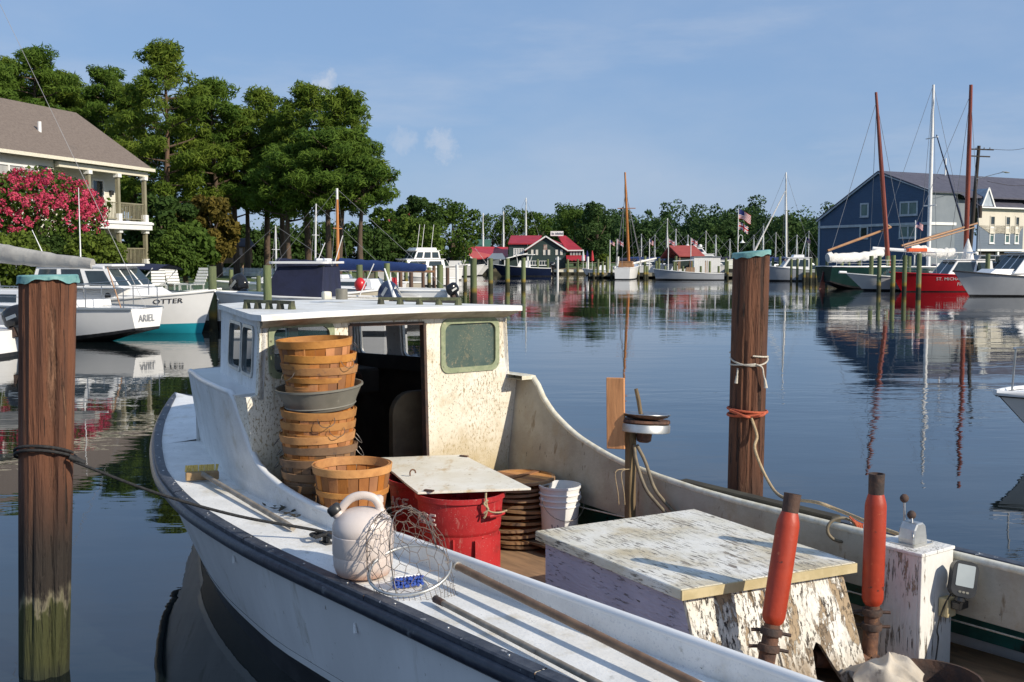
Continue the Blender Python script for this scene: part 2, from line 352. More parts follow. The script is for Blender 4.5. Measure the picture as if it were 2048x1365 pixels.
mk('brush_block', (.36, .24, .12), (.25, .16, .08), 10, rough=.7)
mk('bristle_yellow', (.80, .62, .20), (.68, .50, .14), 40, rough=.8, bump=.6, bscale=90)
mk('bristle_blue', (.03, .09, .42), (.02, .06, .32), 60, rough=.6, bump=.8, bscale=90)
mk('board_orange', (.62, .29, .12), (.48, .22, .09), 5, (6, 6, .8), rough=.7, bump=.3, bscale=12, bstretch=(6, 6, .6), zg=[((.42, .27, .15), .0, .22, .1, 8)])
mk('post_wood', (.20, .14, .07), (.12, .085, .05), 10, (1, 1, .2), rough=.8, bump=.5, bscale=30, bstretch=(1, 1, .2))
mk('rag', (.56, .50, .41), (.42, .37, .30), 7, rough=.95, bump=.5, bscale=18, spots=[((.22, .19, .16), 9, .62, .74)])
mk('piling_wood', (.165, .064, .030), (.085, .034, .018), 6, (1, 1, .10), rough=.82, bump=1.0, bscale=26, bstretch=(1, 1, .06), bdist=.035, peel=.5,
   spots=[((.25, .13, .075), 9, .58, .70, (1, 1, .09)), ((.030, .015, .010), 15, .61, .65, (1, 1, .045)), ((.26, .13, .07), 30, .60, .68, (1, 1, .05)), ((.20, .16, .13), 4, .64, .76, (1, 1, .2))],
   zg=[((.022, .016, .012), .62, 1.25, .35, 6), ((.20, .18, .12), .37, .46, .6, 8), ((.042, .046, .012), .34, .41, .6, 8), ((.025, .03, .012), .0, .12, .1, 9)])
mk('piling_right', (.135, .052, .024), (.062, .026, .014), 6, (1, 1, .12), rough=.82, bump=1.0, bscale=28, bstretch=(1, 1, .08), bdist=.035, peel=.5,
   spots=[((.23, .12, .065), 10, .58, .70, (1, 1, .12)), ((.04, .019, .012), 24, .575, .62, (1, 1, .06)), ((.25, .13, .07), 34, .60, .68, (1, 1, .07)), ((.30, .22, .16), 7, .70, .78, (1, 1, .3))],
   zg=[((.03, .02, .015), .3, .9, .3, 6)])
mk('copper_green', (.19, .38, .36), (.11, .27, .27), 9, rough=.6, bump=.4, bscale=30, spots=[((.07, .20, .22), 16, .58, .68), ((.36, .58, .50), 8, .6, .75)])
mk('piling_green', (.16, .19, .085), (.105, .135, .065), 5, (1, 1, .2), rough=.85, rand=.18, bump=.6, bscale=14, bstretch=(1, 1, .12), bdist=.02,
   spots=[((.26, .24, .13), 6, .58, .72, (1, 1, .15)), ((.06, .085, .05), 9, .62, .7, (1, 1, .1))],
   zg=[((.22, .16, .03), .50, .72, .2, 3), ((.025, .026, .012), .30, .50, .2, 3)])
mk('piling_brown', (.15, .09, .06), (.10, .06, .042), 5, (1, 1, .2), rough=.85, rand=.15, bump=.5, bscale=14, bstretch=(1, 1, .12), zg=[((.03, .025, .015), .35, .6, .2, 3)])
mk('dock_wood', (.25, .23, .17), (.17, .155, .115), 4, (1, 1, 1), rough=.85, rand=.2)
mk('dock_dark', (.06, .055, .035), (.035, .03, .02), 3, rough=.9)
# ------------------------------------------------------------------ the moored work boat
BA = R(39); BC = Vector((-.8025, 7.44985, 0))
bfw = Vector((-math.sin(BA), math.cos(BA), 0)); bst = Vector((math.cos(BA), math.sin(BA), 0))
def Wb(s, t, z=0.0): return BC + bfw * s + bst * t + Vector((0, 0, z))
GS = [-5.6, -4.4, -3.2, -2.1, -.9, -.2, .73, 1.66, 2.58, 3.2, 3.68, 3.86]
GT = [1.34, 1.41, 1.452, 1.475, 1.51, 1.485, 1.335, 1.04, .66, .36, .105, .0]
ZS = [-5.6, -3.2, -1.5, 0, .73, 1.66, 2.58, 3.86]; ZZ = [.70, .72, .745, .79, .815, .86, .90, .97]
WS = [-5.6, -3, -1.08, -.42, .52, 1.57, 2.5, 3.1, 3.3]; WT = [1.26, 1.36, 1.32, 1.23, 1.025, .67, .30, .03, .0]
def gun(s): return spl(GS, GT, s)
def gz(s): return spl(ZS, ZZ, s)
def wlw(s): return spl(WS, WT, s)
CS = [-5.6, -3, -1.5, -.5, 0, .9, 1.8]; CTT = [.90, .97, 1.0, 1.03, 1.03, .88, .62]
def coam(s): return spl(CS, CTT, s)
boat = thing('work_boat', 'weathered white work boat with small open-backed deckhouse, tied between two brown pilings', 'boat', tuple(Wb(0, 0)), R(90 + 39))
SST = lin(-5.6, 3.3, 46) + [3.45, 3.6, 3.72, 3.80, 3.86]
def hsec(s, z):
    """half width of hull at station s, height z"""
    zg, tg, tw = gz(s), gun(s), wlw(s)
    k = max(0, min(1, z / zg)); return tw + (tg - tw) * (k ** (.85 if s < 1.5 else 1.15))
def stem_clip(s, z):                       # stem rake: forward limit at height z
    return 3.10 + .76 * max(0, z / .97) ** .8
def hull_rows(zs, off=0):
    rows = []
    for s in SST:
        row = []
        for z in zs(s):
            smx = stem_clip(s, z); ss = min(s, smx)
            t = 0 if s >= smx else hsec(ss, z) - off
            k = min(1, (smx - ss) / .6) if ss > smx - .6 else 1
            row.append((ss, max(0, t if k == 1 else min(t, hsec(ss, z) * max(.02, k) ** .35) - 0), z))
        rows.append(row)
    return rows
for sd in (-1, 1):
    side = 'port' if sd < 0 else 'starboard'
    mb = MB(); mb.grid([[Wb(s, sd * t, z) for s, t, z in r] for r in hull_rows(lambda s: [.20 + (gz(s) - .20) * i / 6 for i in range(7)])])
    mb.build('hull_side', 'hull_white', boat, 30)
    mb = MB(); mb.grid([[Wb(s, sd * (t + .003), z) for s, t, z in r] for r in hull_rows(lambda s: [.155, .17, .2001])])
    mb.build('boot_stripe', 'boat_white', boat, 30)
    mb = MB(); mb.grid([[Wb(s, sd * t, z) for s, t, z in r] + [Wb(min(r[0][0], 3.0), 0, -.5)] for r in hull_rows(lambda s: [.156, .05, -.1])])
    mb.build('hull_bottom', 'bottom_black', boat, 30)
    mb = MB(); ss = [s for s in SST if s < 1.3]
    mb.grid([[Wb(s, sd * (hsec(s, z) - .045), z) for z in (.30, .45, .6, gz(s) - .03)] for s in ss])
    mb.build('hull_lining', 'teal_paint', boat, 30)
    # rub rail: round lower rail and worn flat cap on the deck edge
    P = [Wb(s, sd * (gun(s) + .012), gz(s) - .045) for s in SST]
    mb = MB(); mb.tube(P, .031, 10, sq=1.2); mb.build('rub_rail', 'rail_navy', boat, 50)
    for i0 in range(0, len(SST) - 1, 6):
        seg_ = SST[i0:i0 + 7]; mb = MB(); rows = []; dz_ = .0015 * ((i0 // 6) % 3)
        for j_, s in enumerate(seg_):
            if j_ == 0 and i0: s += .006
            g = gun(s); w = min(.055, g); z = gz(s) + dz_
            rows.append([Wb(s, sd * (g + .016), z - .012), Wb(s, sd * (g + .016), z + .010), Wb(s, sd * (g + .008), z + .017), Wb(s, sd * (g - w + .006), z + .017), Wb(s, sd * (g - w), z + .002)])
        mb.grid(rows); cp_ = mb.build('rail_cap', 'rail_worn', boat, 40)
        for s in seg_[1:-1:2]: mb = MB(); mb.lathe([(.007, 0), (.006, .003), (0, .004)], 8, Matrix.Translation(Wb(s, sd * (gun(s) - .02), gz(s) + dz_ + .017))); mb.build('screw_head', 'steel', cp_)
    # side deck
    mb = MB(); rows = []
    for s in [x for x in SST if x <= 1.8] + [1.82]:
        rows.append([Wb(s, sd * (coam(s) - .02 + (gun(s) - .01 - coam(s) + .02) * i / 4), gz(s) + .006 * math.sin(math.pi * i / 4)) for i in range(5)])
    mb.grid(rows); mb.build('side_deck', 'deck_white', boat, 40)
    # coaming that sweeps up into the trunk side
    if sd < 0: PS, PZ = [-5.6, -2, -.93, -.45, -.06, .06, .12, .2, 1.82], [.80, .84, .845, .885, .99, 1.13, 1.30, 1.43, 1.41]
    else: PS, PZ = [-5.6, -2.2, -1.3, -.78, -.46, -.3, -.16, 1.82], [.82, .86, .925, 1.03, 1.165, 1.28, 1.41, 1.41]
    def ctop(s): return spl(PS, PZ, s)
    cs = lin(-5.6, -1.2, 14) + lin(-1.1, .3, 22) + lin(.45, 1.82, 10); mb = MB(); rows = []
    for s in cs:
        c = coam(s); zt = ctop(s); fl = .085 * min(1, max(0, (zt - .85) / .55)); zb = gz(s) - .16
        rows.append([Wb(s, sd * (c + fl), zt), Wb(s, sd * (c + fl * .5), (zt + gz(s)) / 2), Wb(s, sd * c, gz(s) - .01), Wb(s, sd * (c - .03), zb), Wb(s, sd * (c - .035), gz(s)), Wb(s, sd * (c + fl * .5 - .035), (zt + gz(s)) / 2), Wb(s, sd * (c + fl - .035), zt - .004)])
    mb.grid(rows)
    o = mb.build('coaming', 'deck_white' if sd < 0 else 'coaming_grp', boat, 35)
    o['label'] = 'port coaming sweeping up to the deckhouse' if sd < 0 else 'starboard coaming sweeping up to the deckhouse'
    mb = MB(); mb.tube([Wb(s, sd * (coam(s) + .085 * min(1, max(0, (ctop(s) - .85) / .55)) - .018), ctop(s)) for s in cs], .022, 8)
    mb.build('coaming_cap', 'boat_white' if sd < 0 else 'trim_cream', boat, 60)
    # ledge between trunk side and deckhouse
    mb = MB(); s0 = .14 if sd < 0 else -.18
    def hw(s): return max(.6, 1.0 - .28 * max(s, 0)) - .02
    ls = lin(s0, 1.82, 12)
    mb.grid([[Wb(s, sd * (coam(s) + .08), 1.425), Wb(s, sd * (hw(s) if s < 1.5 else 0), 1.43)] for s in ls] )
    mb.grid([[Wb(s, sd * (coam(s) + .08), 1.40), Wb(s, sd * (hw(s) if s < 1.5 else 0), 1.40)] for s in ls])
    mb.add([Wb(s0, sd * (coam(s0) + .08), 1.425), Wb(s0, sd * hw(s0), 1.43), Wb(s0, sd * hw(s0), 1.40), Wb(s0, sd * (coam(s0) + .08), 1.40)], [(0, 1, 2, 3)])
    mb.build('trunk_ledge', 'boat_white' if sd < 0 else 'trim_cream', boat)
mb = MB(); rows = []
for s in [1.80] + [x for x in SST if x > 1.82]:
    g = gun(s) - .01; rows.append([Wb(s, g * k, gz(s) + .03 * (1 - k * k)) for k in (-1, -.66, -.33, 0, .33, .66, 1)])
mb.grid(rows); mb.build('foredeck', 'deck_white', boat, 40)
mb = MB(); mb.grid([[Wb(1.8 + .10 * (1 - k * k), k * .66, z) for k in (-1, -.5, 0, .5, 1)] for z in (.83, 1.1, 1.43)]); mb.build('trunk_front', 'deck_white', boat)
mb = MB(); mb.plate([(-5.6, -1.2), (-1.0, -1.22), (.9, -.86), (.9, .86), (-1.0, 1.22), (-5.6, 1.2)], [], .03, lambda u, v, w: Wb(u, v, .27 + w)); mb.build('cockpit_sole', 'sole_wood', boat)
mb = MB(); mb.grid([[Wb(-5.6, t, z) for t in (-1.3, 0, 1.3)] for z in (.02, .4, .74)]); mb.build('transom', 'hull_white', boat)
# filler between port coaming and bulkhead
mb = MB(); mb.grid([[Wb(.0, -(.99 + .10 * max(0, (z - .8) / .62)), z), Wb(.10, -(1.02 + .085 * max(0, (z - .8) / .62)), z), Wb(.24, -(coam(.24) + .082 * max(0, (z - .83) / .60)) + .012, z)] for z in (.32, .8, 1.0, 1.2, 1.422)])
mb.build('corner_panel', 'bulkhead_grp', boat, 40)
# deckhouse -------------------------------------------------------
WL, WR = rr(-.915, -.485, 1.545, 1.86, .055), rr(.405, .885, 1.49, 1.835, .06)
fb = lambda u, v, w: Wb(w, u, v)
outl = [(-1.0, .30), (-.345, .30), (-.345, 1.845), (.245, 1.835), (.28, .30), (1.0, .30), (1.03, .8), (1.10, 1.42), (1.005, 1.43), (.975, 1.93), (-.985, 1.93), (-1.01, 1.43), (-1.09, 1.42), (-1.02, .8)]
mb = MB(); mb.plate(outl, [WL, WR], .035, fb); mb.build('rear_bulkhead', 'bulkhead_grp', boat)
def pane(parent, lp, fn, gm, frm='gasket', grow=.02):
    cx = sum(p[0] for p in lp) / len(lp); cy = sum(p[1] for p in lp) / len(lp)
    def sc(k): return [(cx + (u - cx) * (1 + k / abs(max(p[0] for p in lp) - cx)), cy + (v - cy) * (1 + k / abs(max(p[1] for p in lp) - cy))) for u, v in lp]
    mb = MB(); mb.plate(sc(grow), [sc(-grow * .8)], .024, lambda u, v, w: fn(u, v, w - .012)); fo = mb.build('window_gasket', frm, parent)
    mb = MB(); mb.plate(lp, [], .006, lambda u, v, w: fn(u, v, w + .006)); return mb.build('window_pane', gm, fo)
pane(boat, WL, fb, 'glass_clear'); pane(boat, WR, fb, 'glass_dirty')
mb = MB()                                         # door lining, dark and rusty
for a, b in (((-.345, .3), (-.345, 1.845)), ((-.345, 1.845), (.245, 1.835)), ((.245, 1.835), (.28, .3))):
    mb.bar(Wb(.012, *a), Wb(.012, *b), .05 if a[0] == b[0] or abs(a[0] - b[0]) < .1 else .04, .022, up=tuple(bst) if abs(a[0] - b[0]) < .1 else (0, 0, 1))
mb.build('door_frame', 'rust_dark', boat)
for sd in (-1, 1):
    p0, p1 = (0.0, 1.0), (1.47, .60)
    def fs(u, v, w, sd=sd):
        k = u / 1.47; ti = (v - 1.42) / .5 * .03
        return Wb(u, sd * (1.0 + (.60 - 1.0) * k - ti - w), v)
    h1, h2 = (rr(.24, .60, 1.52, 1.835, .05), rr(.66, 1.10, 1.52, 1.835, .05)) if sd < 0 else (rr(.48, .98, 1.50, 1.85, .05), rr(1.12, 1.43, 1.50, 1.85, .04))
    mb = MB(); mb.plate([(0.0, 1.40), (1.47, 1.40), (1.47, 1.92), (0.0, 1.93)], [h1, h2], .03, fs); mb.build('house_side', 'deck_white', boat)
    pane(boat, h1, fs, 'glass_side' if sd < 0 else 'glass_clear', 'alu', .012); pane(boat, h2, fs, 'glass_side' if sd < 0 else 'glass_clear', 'alu', .012)
ff = lambda u, v, w: Wb(1.47 - w, u, v)
HF = [rr(-.55, -.04, 1.53, 1.83, .05), rr(.04, .55, 1.53, 1.83, .05)]
mb = MB(); mb.plate([(-.60, 1.40), (.60, 1.40), (.58, 1.92), (-.58, 1.92)], HF, .03, ff); mb.build('house_front', 'deck_white', boat)
for h in HF: pane(boat, h, ff, 'glass_clear', 'alu', .012)
# roof with a flared brow aft
def rw(s): return 1.05 - .305 * max(0, s)
rs = [-.15, -.145, -.10, 0, .3, .6, .9, 1.2, 1.40, 1.50]
mb = MB(); top = [[Wb(s, t * rw(s) * (.96 if t > 0 else 1), 1.935 + .014 * (1 - t * t) + (.004 if s > -.15 else -.004)) for t in (-1, -.97, -.6, -.2, .2, .6, .97, 1)] for s in rs]
bot = [[Wb(s, t * rw(s) * (.96 if t > 0 else 1), 1.902 + .014 * (1 - t * t)) for t in (-1, -.97, -.6, -.2, .2, .6, .97, 1)] for s in rs]
mb.grid(top); mb.grid(bot, flip=True)
for a, b in ((top[0], bot[0]), (top[-1], bot[-1]), ([r[0] for r in top], [r[0] for r in bot]), ([r[-1] for r in top], [r[-1] for r in bot])): mb.grid([a, b])
mb.build('roof', 'roof_white', boat, 30, bev=0)
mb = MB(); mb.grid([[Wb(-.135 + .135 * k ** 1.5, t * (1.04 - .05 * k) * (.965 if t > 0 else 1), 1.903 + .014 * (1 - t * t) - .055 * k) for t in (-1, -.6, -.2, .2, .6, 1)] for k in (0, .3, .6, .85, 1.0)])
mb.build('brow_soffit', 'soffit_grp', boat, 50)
for qa, qb, nk in ((Wb(.66, -.77), Wb(.24, -.63), 5), (Wb(.45, .16), Wb(.05, .60), 5)):     # mossy grab rails
    mb = MB(); zt = 1.992
    mb.bar(qa + Vector((0, 0, zt)), qb + Vector((0, 0, zt)), .032, .022)
    for k in lin(0.03, .97, nk): q = qa.lerp(qb, k); mb.tube([q + Vector((0, 0, 1.935)), q + Vector((0, 0, zt))], [.030, .020], 8)
    mb.build('grab_rail', 'mossy_wood', boat, 40)
# added dark sheets that paint shade inside the house and trunk
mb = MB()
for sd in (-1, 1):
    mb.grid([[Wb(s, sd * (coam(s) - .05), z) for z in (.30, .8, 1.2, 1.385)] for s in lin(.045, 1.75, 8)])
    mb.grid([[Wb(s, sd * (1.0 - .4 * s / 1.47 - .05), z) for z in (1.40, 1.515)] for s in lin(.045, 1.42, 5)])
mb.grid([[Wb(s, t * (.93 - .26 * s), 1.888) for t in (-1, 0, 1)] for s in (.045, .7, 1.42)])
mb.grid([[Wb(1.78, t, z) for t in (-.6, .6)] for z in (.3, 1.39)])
mb.build('house_shade_sheets', 'dark_inside', boat)
# small fittings
q = Wb(.18, -1.035, 1.17); mb = MB(); mb.box(-.05, .05, -.015, .02, -.035, .035, Matrix.Translation(q) @ Matrix.Rotation(R(129 + 4), 4, 'Z'))
nl = mb.build('navigation_light', 'black_plastic', boat, bev=.006)
mb = MB(); mb.box(-.028, .028, .018, .026, -.022, .022, Matrix.Translation(q) @ Matrix.Rotation(R(129 + 4), 4, 'Z'))
mb.build('red_lens', mk('lens_red', (.16, .03, .03), None, 4, rough=.2), nl)
mb = MB(); q = Wb(.9, .12, 1.975)
mb.lathe([(.045, 0), (.045, .075), (.035, .08), (.0, .08)], 16, Matrix.Translation(q)); mb.build('vent_cup', 'grey_tub', boat, 40)
q = Wb(.95, .02, 1.975); mb = MB(); mb.box(-.03, .03, -.05, .05, 0, .06, Matrix.Translation(q) @ Matrix.Rotation(R(20), 4, 'Z')); mb.build('lamp_socket', 'trim_cream', boat, bev=.008)
mb = MB(); mb.tube(curve([Wb(.92, .13, 1.99), Wb(.7, .3, 1.985), Wb(.7, .5, 1.98), Wb(.85, .62, 1.99), Wb(1.0, .66, 2.06)], 5), .006, 6); mb.build('antenna_cable', 'white_rope', boat)
mb = MB(); mb.tube([Wb(1.0, .66, 1.96), Wb(1.03, .645, 2.04), Wb(1.09, .62, 2.20)], [.016, .010, .005], 8); mb.build('antenna_stub', 'plain_white', boat)
# inside the house
mb = MB(); mb.box(.15, 1.35, -.75, -.35, .30, .80, Matrix.Translation(Wb(0, 0)) @ Matrix(((bfw.x, bst.x, 0, 0), (bfw.y, bst.y, 0, 0), (0, 0, 1, 0), (0, 0, 0, 1))))
MBT = Matrix.Translation(Wb(0, 0)) @ Matrix(((bfw.x, bst.x, 0, 0), (bfw.y, bst.y, 0, 0), (0, 0, 1, 0), (0, 0, 0, 1)))
mb.build('bunk', 'dark_inside', boat, bev=.02)
mb = MB(); mb.plate(rr(.18, .62, .5, 1.32, .16), [], .06, lambda u, v, w: Wb(.30 + w, u, v)); mb.build('seat_back', 'seat_tan', boat, bev=.015)
mb = MB(); mb.box(1.05, 1.4, -.55, .55, 1.22, 1.42, MBT); mb.build('dashboard', 'dark_inside', boat, bev=.02)
mb = MB(); mb.lathe([(.14, 0), (.155, .012), (.17, 0), (.155, -.012), (.14, 0)], 20, MBT @ Matrix.Translation((1.02, .2, 1.3)) @ Matrix.Rotation(R(70), 4, 'Y'), caps=False)
mb.build('steering_wheel', 'rust_dark', boat, 60)
# starboard guard batten on the deck edge and wires under the coaming
mb = MB(); mb.bar(Wb(-1.42, 1.33, .80), Wb(-2.62, 1.33, .775), .09, .05); mb.build('guard_batten', 'dock_dark', boat, bev=.008)
for z, dz in ((.63, .02), (.50, .0)):
    mb = MB(); mb.tube(curve([Wb(-.6, .96, z - .05), Wb(-2, .96, z - dz), Wb(-3.6, .955, z + .01), Wb(-5.2, .92, z)], 5), .005, 5); mb.build('steering_wire', 'white_rope', boat)
# cleat
cl = MB(); q = Wb(-1.16, -1.19, gz(-1.16) + .006)
Mq = Matrix.Translation(q) @ Matrix.Rotation(R(129), 4, 'Z') @ Matrix.Scale(.8, 4)
cl.box(-.045, .045, -.03, .03, 0, .012, Mq); cl.tube([Mq @ Vector(p) for p in ((-.10, 0, .055), (-.05, 0, .062), (.05, 0, .062), (.10, 0, .055))], [.010, .016, .016, .010], 8)
for x in (-.025, .025): cl.tube([Mq @ Vector((x, 0, 0)), Mq @ Vector((x, 0, .06))], .012, 8)
cl.build('mooring_cleat', 'black_plastic', boat, 50)
# paint scabs and bits on the hull: a shell-like chip and scuppers
for s_, z_ in ((-1.9, .55), (-.6, .60)):
    mb = MB(); mb.tube([Wb(s_, -(hsec(s_, z_) + .01), z_ + .025), Wb(s_ - .01, -(hsec(s_, z_) + .012), z_ - .02)], [.006, .010], 6); mb.build('paint_chip', 'boat_white', boat)
# ------------------------------------------------------------------ bushel baskets
BH, BRT, BRB, NST = .32, .226, .176, 22
def basket_mesh():
    out = {}
    st = MB(); w = math.pi / NST * .93
    rows = []
    for k in range(5):
        z = BH * k / 4; r = BRB + (BRT - BRB) * (k / 4) ** .9
        rows.append([Vector((r * math.cos(a), r * math.sin(a), z)) for a in (-w, 0, w)] + [Vector(((r - .005) * math.cos(a), (r - .005) * math.sin(a), z)) for a in (w, 0, -w)])
    st.grid(rows, closed=True); st.add(rows[0], [(0, 1, 2, 3, 4, 5)]); st.add(rows[-1], [(5, 4, 3, 2, 1, 0)]); out['stave'] = st
    def band(z0, z1, off, th=.006):
        b = MB(); r0 = BRB + (BRT - BRB) * (z0 / BH) ** .9 + off; r1 = BRB + (BRT - BRB) * (z1 / BH) ** .9 + off
        b.lathe([(r0, z0), (r0 + th, z0 + .002), (r1 + th, z1 - .002), (r1, z1), (r0, z0)], 40, caps=False); return b
    out['top'] = band(BH - .045, BH + .003, .002); out['inner'] = band(BH - .045, BH + .001, -.013); out['mid'] = band(.15, .185, .002); out['low'] = band(.012, .045, .002)
    b = MB(); b.lathe([(0, .006), (BRB - .004, .006), (BRB - .004, .016), (0, .016)], 24, caps=False); out['bottom'] = b
    return out
_bm = basket_mesh(); _bd = {}
def bdata(k, mat):
    if (k, mat) not in _bd:
        o = _bm[k].build('basket_piece', mat, None, 40); _bd[(k, mat)] = o.data; bpy.data.objects.remove(o)
    return _bd[(k, mat)]
def mesh_obj(name, data, parent, rot=0.0):
    o = bpy.data.objects.new(name, data); COL.objects.link(o); o.parent = parent; o.rotation_euler = (0, 0, rot); MW[o.name] = MW[parent.name]; return o
def basket(loc, label, old=False, rotz=0.0, tilt=(0, 0), group=None, handles=True, flip=False):
    t = thing('bushel_basket', label, 'basket', loc, rotz, group); t.rotation_euler = (tilt[0] + (math.pi if flip else 0), tilt[1], rotz)
    sm, bd = ('basket_old', 'basket_band_old') if old else ('basket_wood', 'basket_band')
    for k in range(NST): mesh_obj('stave', bdata('stave', sm), t, 2 * math.pi * k / NST + random.uniform(-.01, .01))
    for nm, ky in (('rim_hoop', 'top'), ('inner_hoop', 'inner'), ('middle_hoop', 'mid'), ('bottom_hoop', 'low')): mesh_obj(nm, bdata(ky, bd), t, random.uniform(0, 6))
    mesh_obj('bottom_board', bdata('bottom', sm), t)
    if handles:
        a0 = random.uniform(0, math.pi)
        for a in (a0, a0 + math.pi):
            ca, sa = math.cos(a), math.sin(a); b = MB(); pts = []
            for u, d, z in ((-.05, .008, BH - .03), (-.048, .028, BH - .055), (-.02, .045, BH - .075), (.02, .042, BH - .07), (.048, .026, BH - .05), (.05, .008, BH - .025)):
                r = BRT + d; pts.append(Vector((r * ca - u * sa, r * sa + u * ca, z)))
            b.tube(curve(pts, 3), .0022, 4); o = b.build('wire_handle', 'wire', t, local=True)
    return t
SX, ST_ = -.29, -.745
def sp(dx=0, dt=0, z=0): return tuple(Wb(SX + dx, ST_ + dt, z))
zz = 1.36 - BH; lowz = [zz - .075 * i for i in range(10)]
nm = ['topmost basket of the lower stack, directly under the grey tub', 'second basket under the grey tub in the lower stack', 'third basket under the grey tub in the lower stack',
      'fourth basket under the grey tub, dark weathered slats', 'fifth basket under the grey tub, dark weathered slats', 'sixth basket under the grey tub in the lower stack', 'seventh basket under the grey tub, nested behind the loose basket', 'eighth basket under the grey tub, low in the stack behind the coaming', 'ninth basket under the grey tub, almost at the bottom of the stack', 'bottom basket of the stack, standing on the cockpit floor']
for i, z in enumerate(lowz):
    basket(sp(random.uniform(-.008, .008), random.uniform(-.008, .008), z if i < 9 else .31), 'wooden bushel ' + nm[i], old=i >= 3, rotz=random.uniform(0, 6), tilt=(random.uniform(-.03, .03), random.uniform(-.03, .03)), group='bushel baskets stacked by the deckhouse door')
for i, (z, l) in enumerate(((1.47, 'bright new wooden bushel basket on top of the stack, rim empty'), (1.385, 'bright wooden bushel basket nested second from the top above the grey tub'), (1.33 + .02, 'wooden bushel basket sitting inside the grey tub'))):
    basket(sp(.0, -.01 + .012 * i, z - .0 - (.0 if i < 2 else .045)), l, rotz=random.uniform(0, 6), tilt=(random.uniform(-.035, .035), .04 - .02 * i), group='bushel baskets stacked by the deckhouse door')
tb = thing('grey_tub', 'shallow grey plastic tub wedged between the bushel baskets in the stack', 'tub', sp(0, .015, 1.362), .3)
tb.rotation_euler = (.03, -.07, .3)
b = MB(); b.lathe([(0, 0), (.205, 0), (.212, .012), (.225, .05), (.262, .125), (.272, .128), (.272, .14), (.262, .14), (.222, .06), (.20, .012), (0, .010)], 36, caps=False); b.build('tub_body', 'grey_tub', tb, 35, local=True)
b = MB(); b.lathe([(.213, .016), (.221, .020), (.216, .028)], 36, caps=False); b.build('foot_ring', 'grey_tub', tb, 40, local=True)
fbz = .77; fbl = Wb(-.78, -.80, 0)
basket((fbl.x, fbl.y, fbz), 'single empty wooden bushel basket with tall orange slats beside the red cans', rotz=.6, handles=False)
for i in (0, 1): basket((fbl.x, fbl.y, .31 + BH + .13 * i), 'upturned old bushel basket %s the single empty basket' % ('standing on the floor beneath' if i == 0 else 'directly supporting'), old=True, rotz=i, flip=True, handles=False)
# basket lids
def lid(loc, tilt, label, rz):
    t = thing('basket_lid', label, 'lid', loc, rz, 'round basket lids stacked in the cockpit'); t.rotation_euler = (tilt[0], tilt[1], rz)
    n = 7; r = .245
    for i in range(n):
        x0 = -r + 2 * r * i / n; x1 = -r + 2 * r * (i + 1) / n - .003
        def ex(x): return math.sqrt(max(0, r * r - x * x))
        xs = lin(x0, x1, 4); p = [(x, ex(x) - .002) for x in xs] + [(x, -ex(x) + .002) for x in xs[::-1]]
        b = MB(); b.plate(p, [], .006, lambda u, v, w: Vector((u, v, w))); b.build('slat', 'basket_band' if i % 3 else 'basket_wood', t, local=True)
    b = MB(); b.lathe([(r - .02, -.012), (r + .004, -.012), (r + .004, .006), (r - .02, .0065)], 32, caps=False); b.build('lid_hoop', 'basket_band_old', t, 40, local=True)
    b = MB(); b.box(-.2, .2, -.025, .025, .007, .014); b.build('cross_slat', 'basket_wood', t, local=True)
ords = ['bottom', 'second', 'third', 'fourth', 'fifth', 'sixth', 'seventh', 'eighth', 'ninth', 'tenth', 'eleventh', 'topmost']
for i in range(12):
    q = Wb(-.45 + random.uniform(-.02, .02), .72 + random.uniform(-.025, .025), .325 + .04 * i)
    lid(tuple(q), (random.uniform(-.05, .05), random.uniform(-.05, .05)), 'round slatted basket lid, ' + ('topmost of the stack, bright orange' if i == 11 else 'lowest of the stack on the cockpit floor' if i == 0 else ords[i] + ' up in the stack beside the white bucket'), random.uniform(0, 6))
